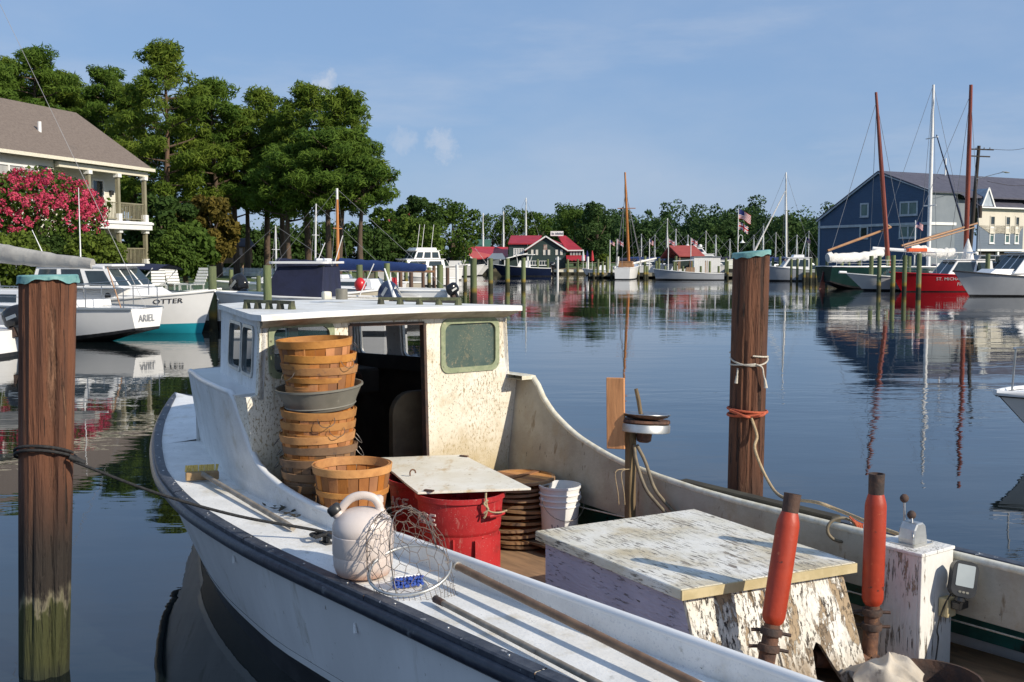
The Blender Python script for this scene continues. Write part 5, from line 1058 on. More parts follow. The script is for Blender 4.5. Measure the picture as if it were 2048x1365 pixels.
wall(hs, MHo, PX, LEN, GZ, EZ - .1, .35, [(8.3, 11.3, 4.85, 6.4)], 'clap_cream'); wall(hs, MHo, .5, PX, GZ, EZ - .1, 1.5, [(1.75, 2.75, 4.2, 6.25), (5.2, 6.1, 5.0, 6.2), (1.75, 2.75, 1.9, 3.8)], 'clap_cream', 'porch_wall')
M2 = frame(hp_(PX, .35, 0), 0) ; 
for nm_, pts in (('return_wall', [hp_(PX, .5, GZ), hp_(PX, 1.5, GZ), hp_(PX, 1.5, EZ - .1), hp_(PX, .5, EZ - .1)]), ('gable_wall', [hp_(.5, 1.66, GZ), hp_(.5, HW, GZ), hp_(.5, HW, EZ), hp_(.5, HW / 2, RZ - .2), hp_(.5, 1.66, EZ + .8)])):
    b = MB(); b.add(pts + [p + hd * .12 for p in pts], [tuple(range(len(pts))), tuple(range(2 * len(pts) - 1, len(pts) - 1, -1))] + [(i, (i + 1) % len(pts), len(pts) + (i + 1) % len(pts), len(pts) + i) for i in range(len(pts))]); b.build(nm_, 'clap_cream', hs)
window(hs, MHo, 8.3, 11.3, 4.85, 6.4, .35, 'trim_white', 'curtain', 3, False)
for x0 in (7.72, 11.36): b = MB(); b.box(x0, x0 + .52, .29, .345, 4.8, 6.45, MHo); b.build('shutter', 'shutter_navy', hs)
for x0, x1, z0, z1 in ((1.75, 2.75, 4.2, 6.25), (1.75, 2.75, 1.9, 3.8)): window(hs, MHo, x0, x1, z0, z1, 1.5, 'trim_white', 'glass_dark', 1, False)
window(hs, MHo, 5.2, 6.1, 5.0, 6.2, 1.5, 'trim_white', 'glass_dark')
for z0 in (4.05, 1.72):
    b = MB(); b.box(.0, PX, -.05, 2.4, z0 - .12, z0, MHo); b.build('porch_floor', 'olive_trim', hs)
for z0, z1, m in ((3.98, 4.42, 'trim_white'),):
    b = MB(); b.box(-.1, PX, -.13, -.052, z0 - .32, z0 + .1, MHo); b.box(-.12, -.02, -.05, 2.4, z0 - .32, z0 + .1, MHo); b.build('floor_beam', m, hs)
    b = MB(); b.box(-.16, PX, -.19, -.135, z0 - .05, z0 + .06, MHo); b.build('beam_moulding', m, hs)
b = MB(); b.box(-.1, PX, .05, .25, EZ - .42, EZ - .17, MHo); b.build('porch_header', 'trim_cream', hs)
for x in (.15, 2.5, 4.9):
    for z0, z1 in ((4.06, EZ - .42), (1.73, 3.66)):
        b = MB(); b.box(x - .09, x + .09, .06, .24, z0 + .4, z1 - .18, MHo); cl_ = b.build('column', 'olive_trim', hs)
        b = MB(); b.box(x - .15, x + .15, -.0, .30, z1 - .18, z1, MHo); b.build('capital', 'trim_white', cl_)
        b = MB(); b.box(x - .14, x + .14, .01, .29, z0, z0 + .4, MHo); b.build('plinth', 'trim_white', cl_)
for z0 in (4.06, 1.73):
    for x0, x1 in ((.15, 2.5), (2.5, 4.9), (4.9, PX)):
        b = MB(); b.box(x0 + .1, x1 - .1, .13, .17, z0 + .92, z0 + .98, MHo); b.box(x0 + .1, x1 - .1, .13, .17, z0 + .12, z0 + .17, MHo); ra = b.build('railing', 'olive_trim', hs)
        n = int((x1 - x0) / .13); 
        for k in range(1, n): x = x0 + .1 + (x1 - x0 - .2) * k / n; b = MB(); b.box(x - .014, x + .014, .137, .163, z0 + .17, z0 + .92, MHo); b.build('baluster', 'olive_trim', ra)
    b = MB(); b.box(-.02, .02, .24, 2.35, z0 + .92, z0 + .98, MHo); b.box(-.02, .02, .24, 2.35, z0 + .12, z0 + .17, MHo); ra = b.build('railing', 'olive_trim', hs)
    for k in range(1, 16): y = .24 + 2.1 * k / 16; b = MB(); b.box(-.014, .014, y - .014, y + .014, z0 + .17, z0 + .92, MHo); b.build('baluster', 'olive_trim', ra)
for x, y, z in ((7.3 + .3, .25, 5.95), (1.2, 1.42, 5.6), (1.2, 1.42, 3.0)): b = MB(); b.box(x - .1, x + .1, y - .1, y + .08, z - .12, z + .12, MHo); b.build('wall_lamp', 'black_plastic', hs, bev=.02)
b = MB(); b.tube([hp_(9.9 + 3.6, -.2, EZ - .15), hp_(13.5, .1, EZ - .4), hp_(13.5, .28, EZ - .5), hp_(13.5, .28, GZ)], .05, 8); b.build('downspout', 'trim_cream', hs)
# --- little cabin on posts
cb = at_y(440, 528, 84); cbn = thing('wooden_cabin', 'small brown wooden cabin on posts behind the picket fence', 'cabin', (cb.x, 84, GZ)); Mc = frame((cb.x, 84, 0), R(28)); zf = at_y(440, 527, 84).z; zt_ = at_y(440, 493, 84).z; zr = at_y(440, 482, 84).z
wall(cbn, Mc, 0, 2.5, zf, zt_, 0, [(1.35, 1.75, zf + .6, zf + 1.15)], 'shed_wood'); b = MB(); b.box(1.35, 1.75, .02, .05, zf + .6, zf + 1.15, Mc); b.build('window', 'glass_dark', cbn)
M3 = frame((cb.x, 84, 0), R(28)); b = MB(); P = [(0, 0, zf), (0, 2.6, zf), (0, 2.6, zt_), (0, 1.3, zr + .1), (0, 0, zt_)]; b.add([Mc @ Vector(p) for p in P] + [Mc @ (Vector(p) + Vector((.1, 0, 0))) for p in P], [(0, 1, 2, 3, 4), (9, 8, 7, 6, 5)] + [(i, (i + 1) % 5, 5 + (i + 1) % 5, 5 + i) for i in range(5)]); b.build('gable_wall', 'shed_wood', cbn)
b = MB(); b.box(2.4, 2.5, .151, 2.6, zf, zt_, Mc); b.build('end_wall', 'shed_wood', cbn)
b = MB()
for y0, y1 in ((-.2, 1.3), (2.8, 1.3)):
    P = [Mc @ Vector(p) for p in ((-.2, y0, zt_ - .05), (2.7, y0, zt_ - .05), (2.7, y1, zr + .15), (-.2, y1, zr + .15))]; b.add(P + [p + Vector((0, 0, .08)) for p in P], [(0, 1, 2, 3), (7, 6, 5, 4), (0, 1, 5, 4), (1, 2, 6, 5), (2, 3, 7, 6), (3, 0, 4, 7)])
b.build('roof', 'roof_slate', cbn)
for x, y in ((.2, .2), (2.3, .2), (.2, 2.4), (2.3, 2.4)): b = MB(); b.box(x - .1, x + .1, y - .1, y + .1, GZ, zf, Mc); b.build('post', 'shed_wood', cbn)
# --- picket fence
pf_ = thing('picket_fence', 'white picket fence across the lawn below the cabin', 'fence', tuple(at_z(500, 552, GZ)))
a, c = at_z(447, 553, GZ), at_z(562, 556, GZ)
b = MB(); b.bar(a + Vector((0, .04, .3)), c + Vector((0, .04, .3)), .04, .07); b.build('rail', 'trim_white', pf_)
for i in range(44): p = a.lerp(c, i / 43); b = MB(); b.plate([(-.035, .05), (.035, .05), (.035, .62), (0, .68), (-.035, .62)], [], .02, lambda u, v, w: p + Vector((u, w, v))); b.build('picket', 'trim_white', pf_)
# --- green restaurant with red roofs
Yr = 136; px1 = Yr / FPX
def rx_(px): return (px - 1024) * px1
def rz_(py): return CAMH + (512 - py) * px1 * 1.0
rs_ = thing('dockside_restaurant', 'dark green clapboard restaurant with red metal roofs on the far quay', 'restaurant', (rx_(1090), Yr, GZ))
Mr = Matrix.Translation((0, Yr, 0))
zE, zA, zG = rz_(499), rz_(473), GZ
gx0, gx1, gxa = rx_(1054), rx_(1131), rx_(1091)
win = [(rx_(1062), rx_(1076), rz_(510.5), rz_(500)), (rx_(1086), rx_(1100), rz_(510.5), rz_(500)), (rx_(1110.5), rx_(1125), rz_(510.5), rz_(500))]
wall(rs_, Mr, gx0, gx1, zG, zE, 0, [(a, b_, c_, d_) for a, b_, c_, d_ in win], 'clap_green', 'gable_wall', top=[(gxa, zA)])
mk('awning_cream', (.70, .67, .60), None, 2, rough=.6)
for i, (a, b_, c_, d_) in enumerate(win):
    w3 = (b_ - a) / 3; b = MB(); b.box(a, a + w3, -.06, -.002, c_, d_, Mr); b.box(b_ - w3, b_, -.06, -.002, c_, d_, Mr); b.build('shutters', 'awning_cream', rs_); b = MB(); b.box(a + w3, b_ - w3, .02, .05, c_, d_, Mr); b.build('window', 'glass_dark', rs_)
def slab(t, P, mat, th=.15, name='roof'):
    b = MB(); P = [Vector(p) for p in P]; n = len(P); b.add(P + [p - Vector((0, 0, th)) for p in P], [tuple(range(n)), tuple(range(2 * n - 1, n - 1, -1))] + [(i, (i + 1) % n, n + (i + 1) % n, n + i) for i in range(n)]); return b.build(name, mat, t)
D = 7.0
slab(rs_, [(gx1 + .15, Yr - .3, zE - .1), (gxa, Yr - .3, zA), (gxa + .4, Yr + D, zA), (gx1 + 1.9, Yr + D, zE - .1)], 'roof_red'); slab(rs_, [(gx0 - .25, Yr - .3, zE - .1), (gx0 - .25, Yr + D, zE - .1), (gxa + .4, Yr + D, zA), (gxa, Yr - .3, zA)], 'roof_red')
slab(rs_, [(gx1 + .1, Yr - .05, zE - .15), (gxa + 1.6, Yr + 3, zA + .15), (rx_(1134), Yr + 3.4, zA + .12), (rx_(1166), Yr - .1, zE - .1)], 'roof_red', name='side_roof')
b = MB()
b.bar((gxa, Yr - .34, zA - .02), (gx0 - .3, Yr - .34, zE - .12), .06, .16); b.bar((gxa, Yr - .34, zA - .02), (gx1 + .2, Yr - .34, zE - .12), .06, .16); b.bar((gx1 + .1, Yr - .2, zE - .16), (rx_(1167), Yr - .2, zE - .14), .06, .14); b.build('barge_board', 'trim_white', rs_)
wall(rs_, Mr, gx1, rx_(1162), zG + 1.9, zE - .15, .1, [], 'clap_green', 'side_wall')
for i in range(4): x = gx1 + .55 + i * .35; b = MB(); b.box(x, x + .25, .06, .095, zE - .85, zE - .25, Mr); b.build('window', 'curtain', rs_)
slab(rs_, [(gx1 + .05, Yr - .1, rz_(511)), (rx_(1172), Yr - .1, rz_(511)), (rx_(1176), Yr - 1.4, rz_(521)), (gx1 + .05, Yr - 1.4, rz_(521))], 'roof_red', .08, 'porch_roof')
for px in (1134, 1154, 1172): b = MB(); b.box(rx_(px) - .08, rx_(px) + .08, -1.3, -1.14, zG, rz_(521), Mr); b.build('porch_post', 'trim_white', rs_)
wall(rs_, Mr, rx_(1018), gx0, zG, rz_(487), 1.0, [(rx_(1027), rx_(1048), rz_(512), rz_(497))], 'clap_green', 'wing_wall'); window(rs_, Mr, rx_(1027), rx_(1048), rz_(512), rz_(497), 1.0, 'trim_white', 'curtain', 4, False, .06)
slab(rs_, [(rx_(1016), Yr + .7, rz_(487)), (rx_(1072), Yr + .7, rz_(487)), (rx_(1085), Yr + 4, rz_(470.5)), (rx_(1022), Yr + 4, rz_(470.5))], 'roof_red', name='wing_roof')
slab(rs_, [(rx_(1000), Yr - 1.2, rz_(519.5)), (gx0 + .1, Yr - .03, rz_(506)), (gx0 + .1, Yr + 1, rz_(506)), (rx_(1000), Yr + 1, rz_(519.5))], 'trim_white', .1, 'lean_to_roof')
wall(rs_, Mr, rx_(1003), gx0, zG, rz_(520), .3, [], 'clap_green', 'lean_to_wall')
for k in range(2): window(rs_, Mr, rx_(1059 + 19 * k), rx_(1076 + 19 * k), rz_(531), rz_(522), -.02, 'trim_white', 'glass_dark', 3, False, .05)
b = MB(); b.box(rx_(1102), rx_(1128), 2.2, 2.35, rz_(472), rz_(462.5), Mr); sg = b.build('roof_sign', 'trim_white', rs_)
for i in range(13):
    if i == 3: continue
    b = MB(); x = rx_(1104.5) + i * .112; b.box(x, x + .07, 2.17, 2.195, rz_(469.5), rz_(465 + (i % 3) * .6), Mr); b.build('letter_stroke', 'siding_grey', sg)
b = MB(); b.box(rx_(1087), rx_(1094), -.06, -.005, rz_(500), rz_(490), Mr); b.build('wall_emblem', mk('emblem', (.25, .12, .10), (.4, .35, .3), 6, rough=.6), rs_)
b = MB(); b.box(rx_(1110), rx_(1122), -.05, -.005, rz_(520), rz_(516), Mr); b.build('wall_board', 'siding_grey', rs_)
# long shed with red roof, left of the restaurant
sh = thing('red_roofed_shed', 'long low shed with red roof and dark green gable left of the restaurant', 'shed', (rx_(960), Yr + 2, GZ)); Ms = Matrix.Translation((0, Yr + 1, 0)); q1 = (Yr + 1) / FPX
def sx_(px): return (px - 1024) * q1
def sz_(py): return CAMH + (512 - py) * q1
wall(sh, Ms, sx_(884), sx_(944), GZ, sz_(517), 0, [], 'clap_green', 'gable_wall', top=[(sx_(913), sz_(494))]); b = MB(); b.box(sx_(907), sx_(920), -.07, -.01, sz_(517), sz_(499), Ms); b.build('red_door', 'roof_red', sh)
slab(sh, [(sx_(946), Yr + .8, sz_(517)), (sx_(913), Yr + .8, sz_(493)), (sx_(1016), Yr + 7, sz_(494)), (sx_(1016), Yr + 2.0, sz_(514))], 'roof_red'); slab(sh, [(sx_(880), Yr + .8, sz_(518)), (sx_(880), Yr + 8, sz_(518)), (sx_(1016), Yr + 7, sz_(494)), (sx_(913), Yr + .8, sz_(493))], 'roof_red')
b = MB(); b.bar((sx_(913), Yr + .7, sz_(493.5)), (sx_(946), Yr + .7, sz_(518)), .06, .15); b.bar((sx_(913), Yr + .7, sz_(493.5)), (sx_(880), Yr + .7, sz_(518)), .06, .15); b.build('barge_board', 'trim_white', sh); wall(sh, Ms, sx_(944), sx_(1014), GZ, sz_(514), .9, [(sx_(955), sx_(966), GZ + .5, GZ + 1.2)], 'siding_grey', 'long_wall')
b = MB(); b.box(sx_(955), sx_(966), .93, .96, GZ + .5, GZ + 1.2, Ms); b.build('window', 'glass_dark', sh)
slab(sh, [(sx_(975), Yr - 1.2, sz_(518)), (sx_(1012), Yr - 1.2, sz_(518)), (sx_(1005), Yr + .9, sz_(507)), (sx_(985), Yr + .9, sz_(507))], 'siding_grey', .08, 'porch_roof')
for px in (977, 1010): b = MB(); b.box(sx_(px) - .07, sx_(px) + .07, -2.1, -1.96, GZ, sz_(518.5), Ms); b.build('porch_post', 'trim_white', sh)
# green gabled roof peeping over the shed, red-chimneyed house behind the trees
def little_house(px0, px1_, pye, pyr, Y, wm, rm, label, name, chim=False):
    k = Y / FPX; X0, X1 = (px0 - 1024) * k, (px1_ - 1024) * k; ze, zr_ = CAMH + (512 - pye) * k, CAMH + (512 - pyr) * k; t = thing(name, label, 'house', ((X0 + X1) / 2, Y, GZ)); M = Matrix.Translation((0, Y, 0))
    wall(t, M, X0, X1, GZ, ze, 0, [(X0 + 1, X0 + 1.8, ze - 1.5, ze - .5)], wm); b = MB(); b.box(X0 + 1, X0 + 1.8, .02, .05, ze - 1.5, ze - .5, M); b.build('window', 'glass_dark', t)
    b = MB(); P = [(X1, 0, GZ), (X1, 5, GZ), (X1, 5, ze), (X1, 2.5, zr_), (X1, 0, ze)]; b.add([M @ Vector(p) for p in P] + [M @ (Vector(p) - Vector((.12, 0, 0))) for p in P], [(0, 1, 2, 3, 4), (9, 8, 7, 6, 5)]); b.build('gable_wall', wm, t)
    slab(t, [(X0 - .2, Y - .2, ze), (X1 + .2, Y - .2, ze), (X1 + .2, Y + 2.5, zr_), (X0 - .2, Y + 2.5, zr_)], rm); slab(t, [(X0 - .2, Y + 5.2, ze), (X0 - .2, Y + 2.5, zr_), (X1 + .2, Y + 2.5, zr_), (X1 + .2, Y + 5.2, ze)], rm)
    if chim: b = MB(); b.box(X0 + 1.9, X0 + 2.5, 2.3, 2.9, zr_ - .5, zr_ + .9, M); b.build('chimney', 'roof_pink', t)
little_house(930, 978, 494, 479, 150, 'trim_white', 'roof_green', 'small house with dark green roof behind the red shed roof', 'green_roofed_house'); little_house(772, 815, 458, 432, 124, 'siding_cream', 'roof_pink', 'cream house with dull red roof half hidden by trees', 'red_roofed_house', True)
# --- blue gabled building and its grey and cream wings
A0 = Vector((32.0, 115.0, 0)); bd = Vector((.50, -.866, 0)); bi = Vector((.866, .50, 0)); WB = 13.9
MBl = Matrix(((bd.x, bi.x, 0, A0.x), (bd.y, bi.y, 0, A0.y), (0, 0, 1, 0), (0, 0, 0, 1)))
bl_ = thing('blue_building', 'large blue clapboard building with asymmetric gable and grey and cream side wings', 'building', (A0.x, A0.y, GZ), math.atan2(bd.y, bd.x))
def bq(px, z=None):                    # distance along gable wall for an image column
    u = (px - 1024) / FPX; return (u * A0.y - A0.x) / (bd.x - u * bd.y)
def bz(px, py): x = bq(px); Y = A0.y + bd.y * x; return CAMH + (512 - py) / FPX * Y * 1.0
xa = bq(1752); zl, za, zr_ = bz(1637, 440), bz(1752, 347), bz(1856, 384)
W_ = [(bq(1716.5), bq(1733.5), bz(1725, 435.5), bz(1725, 407.5)), (bq(1795), bq(1831), bz(1813, 432.5), bz(1813, 404)), (bq(1716.5), bq(1733.5), bz(1725, 478.5), bz(1725, 453.5)), (bq(1795), bq(1831), bz(1813, 477.5), bz(1813, 451))]
outl = [(0, GZ), (WB, GZ), (WB, zr_), (xa, za), (0, zl)]; b = MB(); b.plate(outl, [[(a + .05, c_ + .05), (e - .05, c_ + .05), (e - .05, d_ - .05), (a + .05, d_ - .05)] for a, e, c_, d_ in W_], .15, lambda u, v, w: MBl @ Vector((u, w, v))); b.build('gable_wall', 'clap_blue', bl_)
mk('frame_grey', (.40, .46, .52), None, 2, rough=.5); mk('curtain_teal', (.11, .18, .17), (.07, .13, .13), 2, (1, 1, .2), rough=.25)
for i, (a, e, c_, d_) in enumerate(W_): window(bl_, MBl, a, e, c_, d_, -.02, 'frame_grey', 'curtain_teal' if i != 2 else 'glass_dark', 2 if i in (1, 3) else 1, False, .16)
b = MB(); b.bar(MBl @ Vector((-.05, -.08, bz(1637, 455.5))), MBl @ Vector((WB, -.08, bz(1856, 447.5))), .08, .25); b.build('trim_band', 'frame_grey', bl_)
for x in (.06, WB - .1): b = MB(); b.box(x - .12, x + .12, -.06, -.002, GZ, (zl if x < 1 else zr_) - .05, MBl); b.build('corner_board', 'frame_grey', bl_)
b = MB(); b.bar(MBl @ Vector((-.2, -.14, zl - .15)), MBl @ Vector((xa, -.14, za)), .10, .22); b.bar(MBl @ Vector((xa, -.14, za)), MBl @ Vector((WB + .1, -.14, zr_)), .10, .22); b.build('barge_board', 'frame_grey', bl_)
DP = 34
slab(bl_, [MBl @ Vector(p) for p in ((-.3, -.2, zl), (xa, -.2, za + .15), (xa, DP, za + .15), (-.3, DP, zl))], 'roof_slate'); slab(bl_, [MBl @ Vector(p) for p in ((xa, -.2, za + .15), (WB + .35, -.2, zr_ + .02), (WB + .35, 5.0, zr_ + .02), (xa, 5.0, za + .15))], 'roof_slate'); slab(bl_, [MBl @ Vector(p) for p in ((xa, 5.02, za + .13), (WB - .2, 5.02, zr_ - .3), (WB - .2, DP, zr_ - .3), (xa, DP, za + .13))], 'roof_slate')
# side walls, x = WB plane, y runs along
MSd = Matrix(((bi.x, -bd.x, 0, (A0 + bd * WB).x), (bi.y, -bd.y, 0, (A0 + bd * WB).y), (0, 0, 1, 0), (0, 0, 0, 1)))      # x along side, y inwards
zb_ = bz(1856, 448); wall(bl_, MSd, 0.16, 3.6, zb_, zr_ - .15, 0, [], 'siding_grey', 'side_wall'); wall(bl_, MSd, .16, 3.6, GZ, zb_, .03, [], 'siding_grey', 'lower_side_wall'); b = MB(); b.box(0, 3.7, -.06, -.002, zb_ - .12, zb_ + .14, MSd); b.build('trim_band', 'trim_white', bl_)
b = MB(); b.box(-.1, 4.2, -.3, -.05, zr_ - .16, zr_ - .02, MSd); b.build('gutter', 'trim_white', bl_); wall(bl_, MSd, 3.6, 7.4, GZ, zr_ - .6, 1.0, [], 'siding_grey', 'recessed_wall')
b = MB(); b.box(3.62, 7.3, .93, .998, GZ, zb_ - .3, MSd); b.build('lower_recess', 'clap_slate', bl_)
cz0 = zb_ - .05; cw = [(9.0, 9.75), (11.35, 12.1), (12.85, 13.5)]; zc1, zc2 = zr_ - 2.35, zr_ - 3.95
ct = zr_ - 1.25
wall(bl_, MSd, 7.3, 14.2, cz0, ct, .25, [(a, e, ct - 2.55, ct - .85) for a, e in cw], 'siding_cream', 'cream_wall'); wall(bl_, MSd, 7.3, 14.2, cz0 - 2.3, cz0, .28, [(a, e, cz0 - 1.75, cz0 - .15) for a, e in cw], 'clap_slate', 'slate_wall')
for a, e in cw: window(bl_, MSd, a, e, ct - 2.55, ct - .85, .25, 'siding_cream', 'glass_dark', 1, True, .1); window(bl_, MSd, a, e, cz0 - 1.75, cz0 - .15, .28, 'trim_white', 'curtain_teal', 1, True, .12)
b = MB(); b.box(7.2, 14.3, .18, .40, cz0 - 2.5, cz0 - 2.3, MSd); b.build('overhang_edge', 'trim_white', bl_); b = MB(); b.box(7.3, 14.2, .6, .8, GZ, cz0 - 2.5, MSd); b.build('garage_recess', 'dark_inside', bl_)
for x in (7.4, 10.5, 14.0): b = MB(); b.box(x - .12, x + .12, .3, .54, GZ, cz0 - 2.5, MSd); b.build('garage_post', 'trim_white', bl_)
slab(bl_, [MSd @ Vector(p) for p in ((7.1, -.1, ct), (14.5, -.1, ct), (14.5, 5, za - .3), (7.1, 5, za - .3))], 'roof_slate', name='cream_wing_roof')
b = MB(); P = [(7.3, -.02, ct - .1), (9.2, -.02, ct - .1), (8.25, -.02, ct + 1.75)]; b.add([MSd @ Vector(p) for p in P] + [MSd @ (Vector(p) + Vector((0, 2.6, 0))) for p in P], [(0, 1, 2), (5, 4, 3), (0, 1, 4, 3), (1, 2, 5, 4), (2, 0, 3, 5)]); b.build('gablet', 'frame_grey', bl_)
b = MB(); b.bar(MSd @ Vector((7.2, -.1, ct - .15)), MSd @ Vector((8.25, -.1, ct + 1.8)), .06, .16); b.bar(MSd @ Vector((8.25, -.1, ct + 1.8)), MSd @ Vector((9.3, -.1, ct - .15)), .06, .16); b.box(7.1, 14.4, -.25, -.0, ct - .16, ct - .03, MSd); b.build('eave_trim', 'trim_white', bl_)
wall(bl_, MSd, 14.3, 24, GZ, ct - .3, 1.2, [(16.5, 17.2, ct - 2.6, ct - 1)], 'siding_cream', 'far_wall'); slab(bl_, [MSd @ Vector(p) for p in ((14.55, .8, ct - .25), (26, .8, ct - .25), (26, 5, za - .35), (14.55, 5, za - .35))], 'roof_slate', name='far_roof')
b = MB(); b.tube([MBl @ Vector((xa + .5, 9, za)), MBl @ Vector((xa + .5, 9, za + 1.7))], .09, 8); b.build('vent_pipe', 'trim_white', bl_)
slab(bl_, [MBl @ Vector(p) for p in ((1.2, 3, zl + .3), (3.8, 3, zl + 3.2), (3.8, 9, zl + 3.2), (1.2, 9, zl + .3))], 'roof_slate', name='rear_dormer_roof')
# --- red roofed market shed and white trailer on the middle quay
ms = thing('open_shed', 'small open shed with faded red roof on the middle quay', 'shed', tuple(at_y(1370, 540, 128) * 1)); ms.location.z = GZ; MW[ms.name] = Matrix.Translation(ms.location); k = 128 / FPX
def mx_(px): return (px - 1024) * k
def mz_(py): return CAMH + (512 - py) * k
slab(ms, [(mx_(1357), 128, mz_(512)), (mx_(1409), 128, mz_(512)), (mx_(1396), 131, mz_(491)), (mx_(1344), 131, mz_(491))], 'roof_pink', .12); slab(ms, [(mx_(1331), 133, mz_(516)), (mx_(1344), 131, mz_(491)), (mx_(1396), 131, mz_(491)), (mx_(1400), 134, mz_(516))], 'roof_pink', .12)
for px, Y in ((1359, 128.2), (1407, 128.2), (1336, 133), (1398, 133.8)): b = MB(); b.box(mx_(px) - .08, mx_(px) + .08, Y - .08, Y + .08, GZ, mz_(515)); b.build('post', 'shed_wood', ms)
b = MB(); b.box(mx_(1340), mx_(1395), 132, 132.2, GZ, mz_(517)); b.build('back_wall', 'clap_green', ms)
tr = thing('white_kiosk', 'plain white vertical-boarded kiosk beside the red roofed shed', 'kiosk', (mx_(1400), 124, GZ))
for i in range(12): x0 = mx_(1376) + i * .245; b = MB(); b.box(x0, x0 + .238, 124, 124.06, GZ - .3, mz_(514)); b.build('wall_board', 'trim_white', tr)
b = MB(); b.box(mx_(1376), mx_(1427), 124.07, 126, GZ - .3, mz_(514.5)); b.build('body', 'trim_white', tr); b = MB(); b.box(mx_(1375), mx_(1428), 123.9, 126.1, mz_(514.4), mz_(513)); b.build('roof', 'siding_grey', tr)
# utility pole, street lamp, wires
up_ = at_y(1958, 292, 97); ub = Vector((up_.x - .6, 97, GZ)); ut = thing('utility_pole', 'dark leaning utility pole with crossarms and a street lamp beside the cream wing', 'utility pole', tuple(ub))
b = MB(); b.tube([ub, up_], [.20, .14], 10); b.build('pole', 'creosote', ut, 60)
for dz, w in ((-.35, 1.3), (-.95, 1.0)): b = MB(); q = up_ + Vector((0, -.18, dz)); b.bar(q + Vector((-w * .8, 0, .05)), q + Vector((w, .2, 0)), .09, .11); ca = b.build('crossarm', 'creosote', ut); 
for dx in (-.8, -.3, .4, .9): b = MB(); b.lathe([(.04, 0), (.06, .05), (.03, .14), (0, .15)], 8, Matrix.Translation(up_ + Vector((dx, -.15, -.28)))); b.build('insulator', 'siding_grey', ut, 50)
b = MB(); b.tube([up_ + Vector((-.2, -.2, -2.9 + .0)), at_y(1985, 350, 96.5), at_y(2005, 345, 96.2)], .035, 6); b.build('lamp_arm', 'alu', ut); b = MB(); q = at_y(2012, 345, 96.1); b.tube([q + Vector((-.35, 0, .05)), q, q + Vector((.3, 0, -.03))], [.05, .14, .06], 8, sq=.6); b.build('lamp_head', 'alu', ut, 60)
b = MB(); q = at_y(1952, 425, 97); b.tube([q + Vector((.28, -.1, .55)), q + Vector((.28, -.1, -.5))], .2, 10); b.build('transformer', 'creosote', ut, 40)
for dz, y2 in ((-.3, 285), (-3.1, 365)):
    e = at_y(2090, y2, 100); s_ = up_ + Vector((.8, -.1, dz)); b = MB(); b.tube(curve([s_, s_.lerp(e, .5) + Vector((0, 0, -.35)), e], 6), .018, 4); b.build('power_wire', 'creosote', ut)
# ------------------------------------------------------------------ marina: helpers
mk('gel_white', (.80, .80, .79), (.75, .75, .74), 1, rough=.22, rand=.05); mk('gel_grey', (.42, .44, .47), (.38, .40, .43), 1, rough=.25); mk('hull_green', (.012, .040, .038), (.010, .032, .03), 1, rough=.2); mk('hull_red', (.48, .012, .02), (.42, .010, .018), 1, rough=.25); mk('hull_navy', (.012, .02, .055), None, 1, rough=.2); mk('hull_tan', (.55, .50, .40), None, 1, rough=.35)
mk('bottom_teal', (.02, .34, .42), (.015, .28, .36), 1, rough=.4); mk('bottom_red', (.12, .025, .02), None, 1, rough=.5); mk('canvas_navy', (.010, .014, .045), (.007, .010, .032), 3, rough=.8, bump=.4, bscale=3, bdist=.05); mk('canvas_blue', (.01, .035, .14), None, 3, rough=.8); mk('canvas_grey', (.40, .39, .36), (.32, .31, .29), 2, rough=.9, bump=.6, bscale=4, bdist=.06)
mk('sail_white', (.74, .73, .70), (.62, .61, .58), 2, rough=.9, bump=.8, bscale=5, bdist=.08); mk('spar_red', (.25, .055, .028), (.19, .04, .022), 2, (1, 1, .2), rough=.35); mk('spar_orange', (.50, .20, .055), (.42, .16, .045), 2, (1, 1, .2), rough=.35); mk('spar_wood', (.36, .19, .085), (.28, .14, .06), 2, rough=.4); mk('spar_alu', (.70, .71, .72), None, 1, rough=.35)
mk('orange_box', (.70, .10, .015), None, 1, rough=.4); mk('buoy_red', (.55, .02, .025), None, 1, rough=.3); mk('stay', (.30, .30, .31), None, 1, rough=.4, metal=.5); mk('motor_black', (.010, .010, .012), (.018, .018, .02), 4, rough=.16); mk('motor_blue', (.035, .05, .10), (.025, .04, .08), 4, rough=.2); mk('silver_car', (.34, .36, .38), None, 1, rough=.25, metal=.4); mk('tyre', (.015, .015, .015), None, 1, rough=.8); mk('lettering_dark', (.03, .03, .035), None, 1, rough=.5); mk('lettering_white', (.8, .8, .8), None, 1, rough=.4); mk('lettering_grey', (.30, .31, .33), None, 1, rough=.4)
mk('flag_red', (.50, .02, .035), None, 1, rough=.8, transl=.2); mk('flag_white', (.75, .75, .75), None, 1, rough=.8, transl=.2); mk('flag_blue', (.02, .03, .16), None, 1, rough=.8, transl=.2)
def text_mesh(t, s, size, M, mat, name='lettering', squash=1.0):
    cu = bpy.data.curves.new('lettering', 'FONT'); cu.body = s; cu.size = size; cu.extrude = .004; cu.resolution_u = 2; ob = bpy.data.objects.new('lettering', cu); COL.objects.link(ob)
    me = bpy.data.meshes.new_from_object(ob); bpy.data.objects.remove(ob); bpy.data.curves.remove(cu)
    me.transform(Matrix.Scale(squash, 4, (1, 0, 0))); me.transform(MW[t.name].inverted() @ M); me.materials.clear(); me.materials.append(MT[mat]); o = bpy.data.objects.new(name, me); reg(o, t); MW[o.name] = MW[t.name]; return o
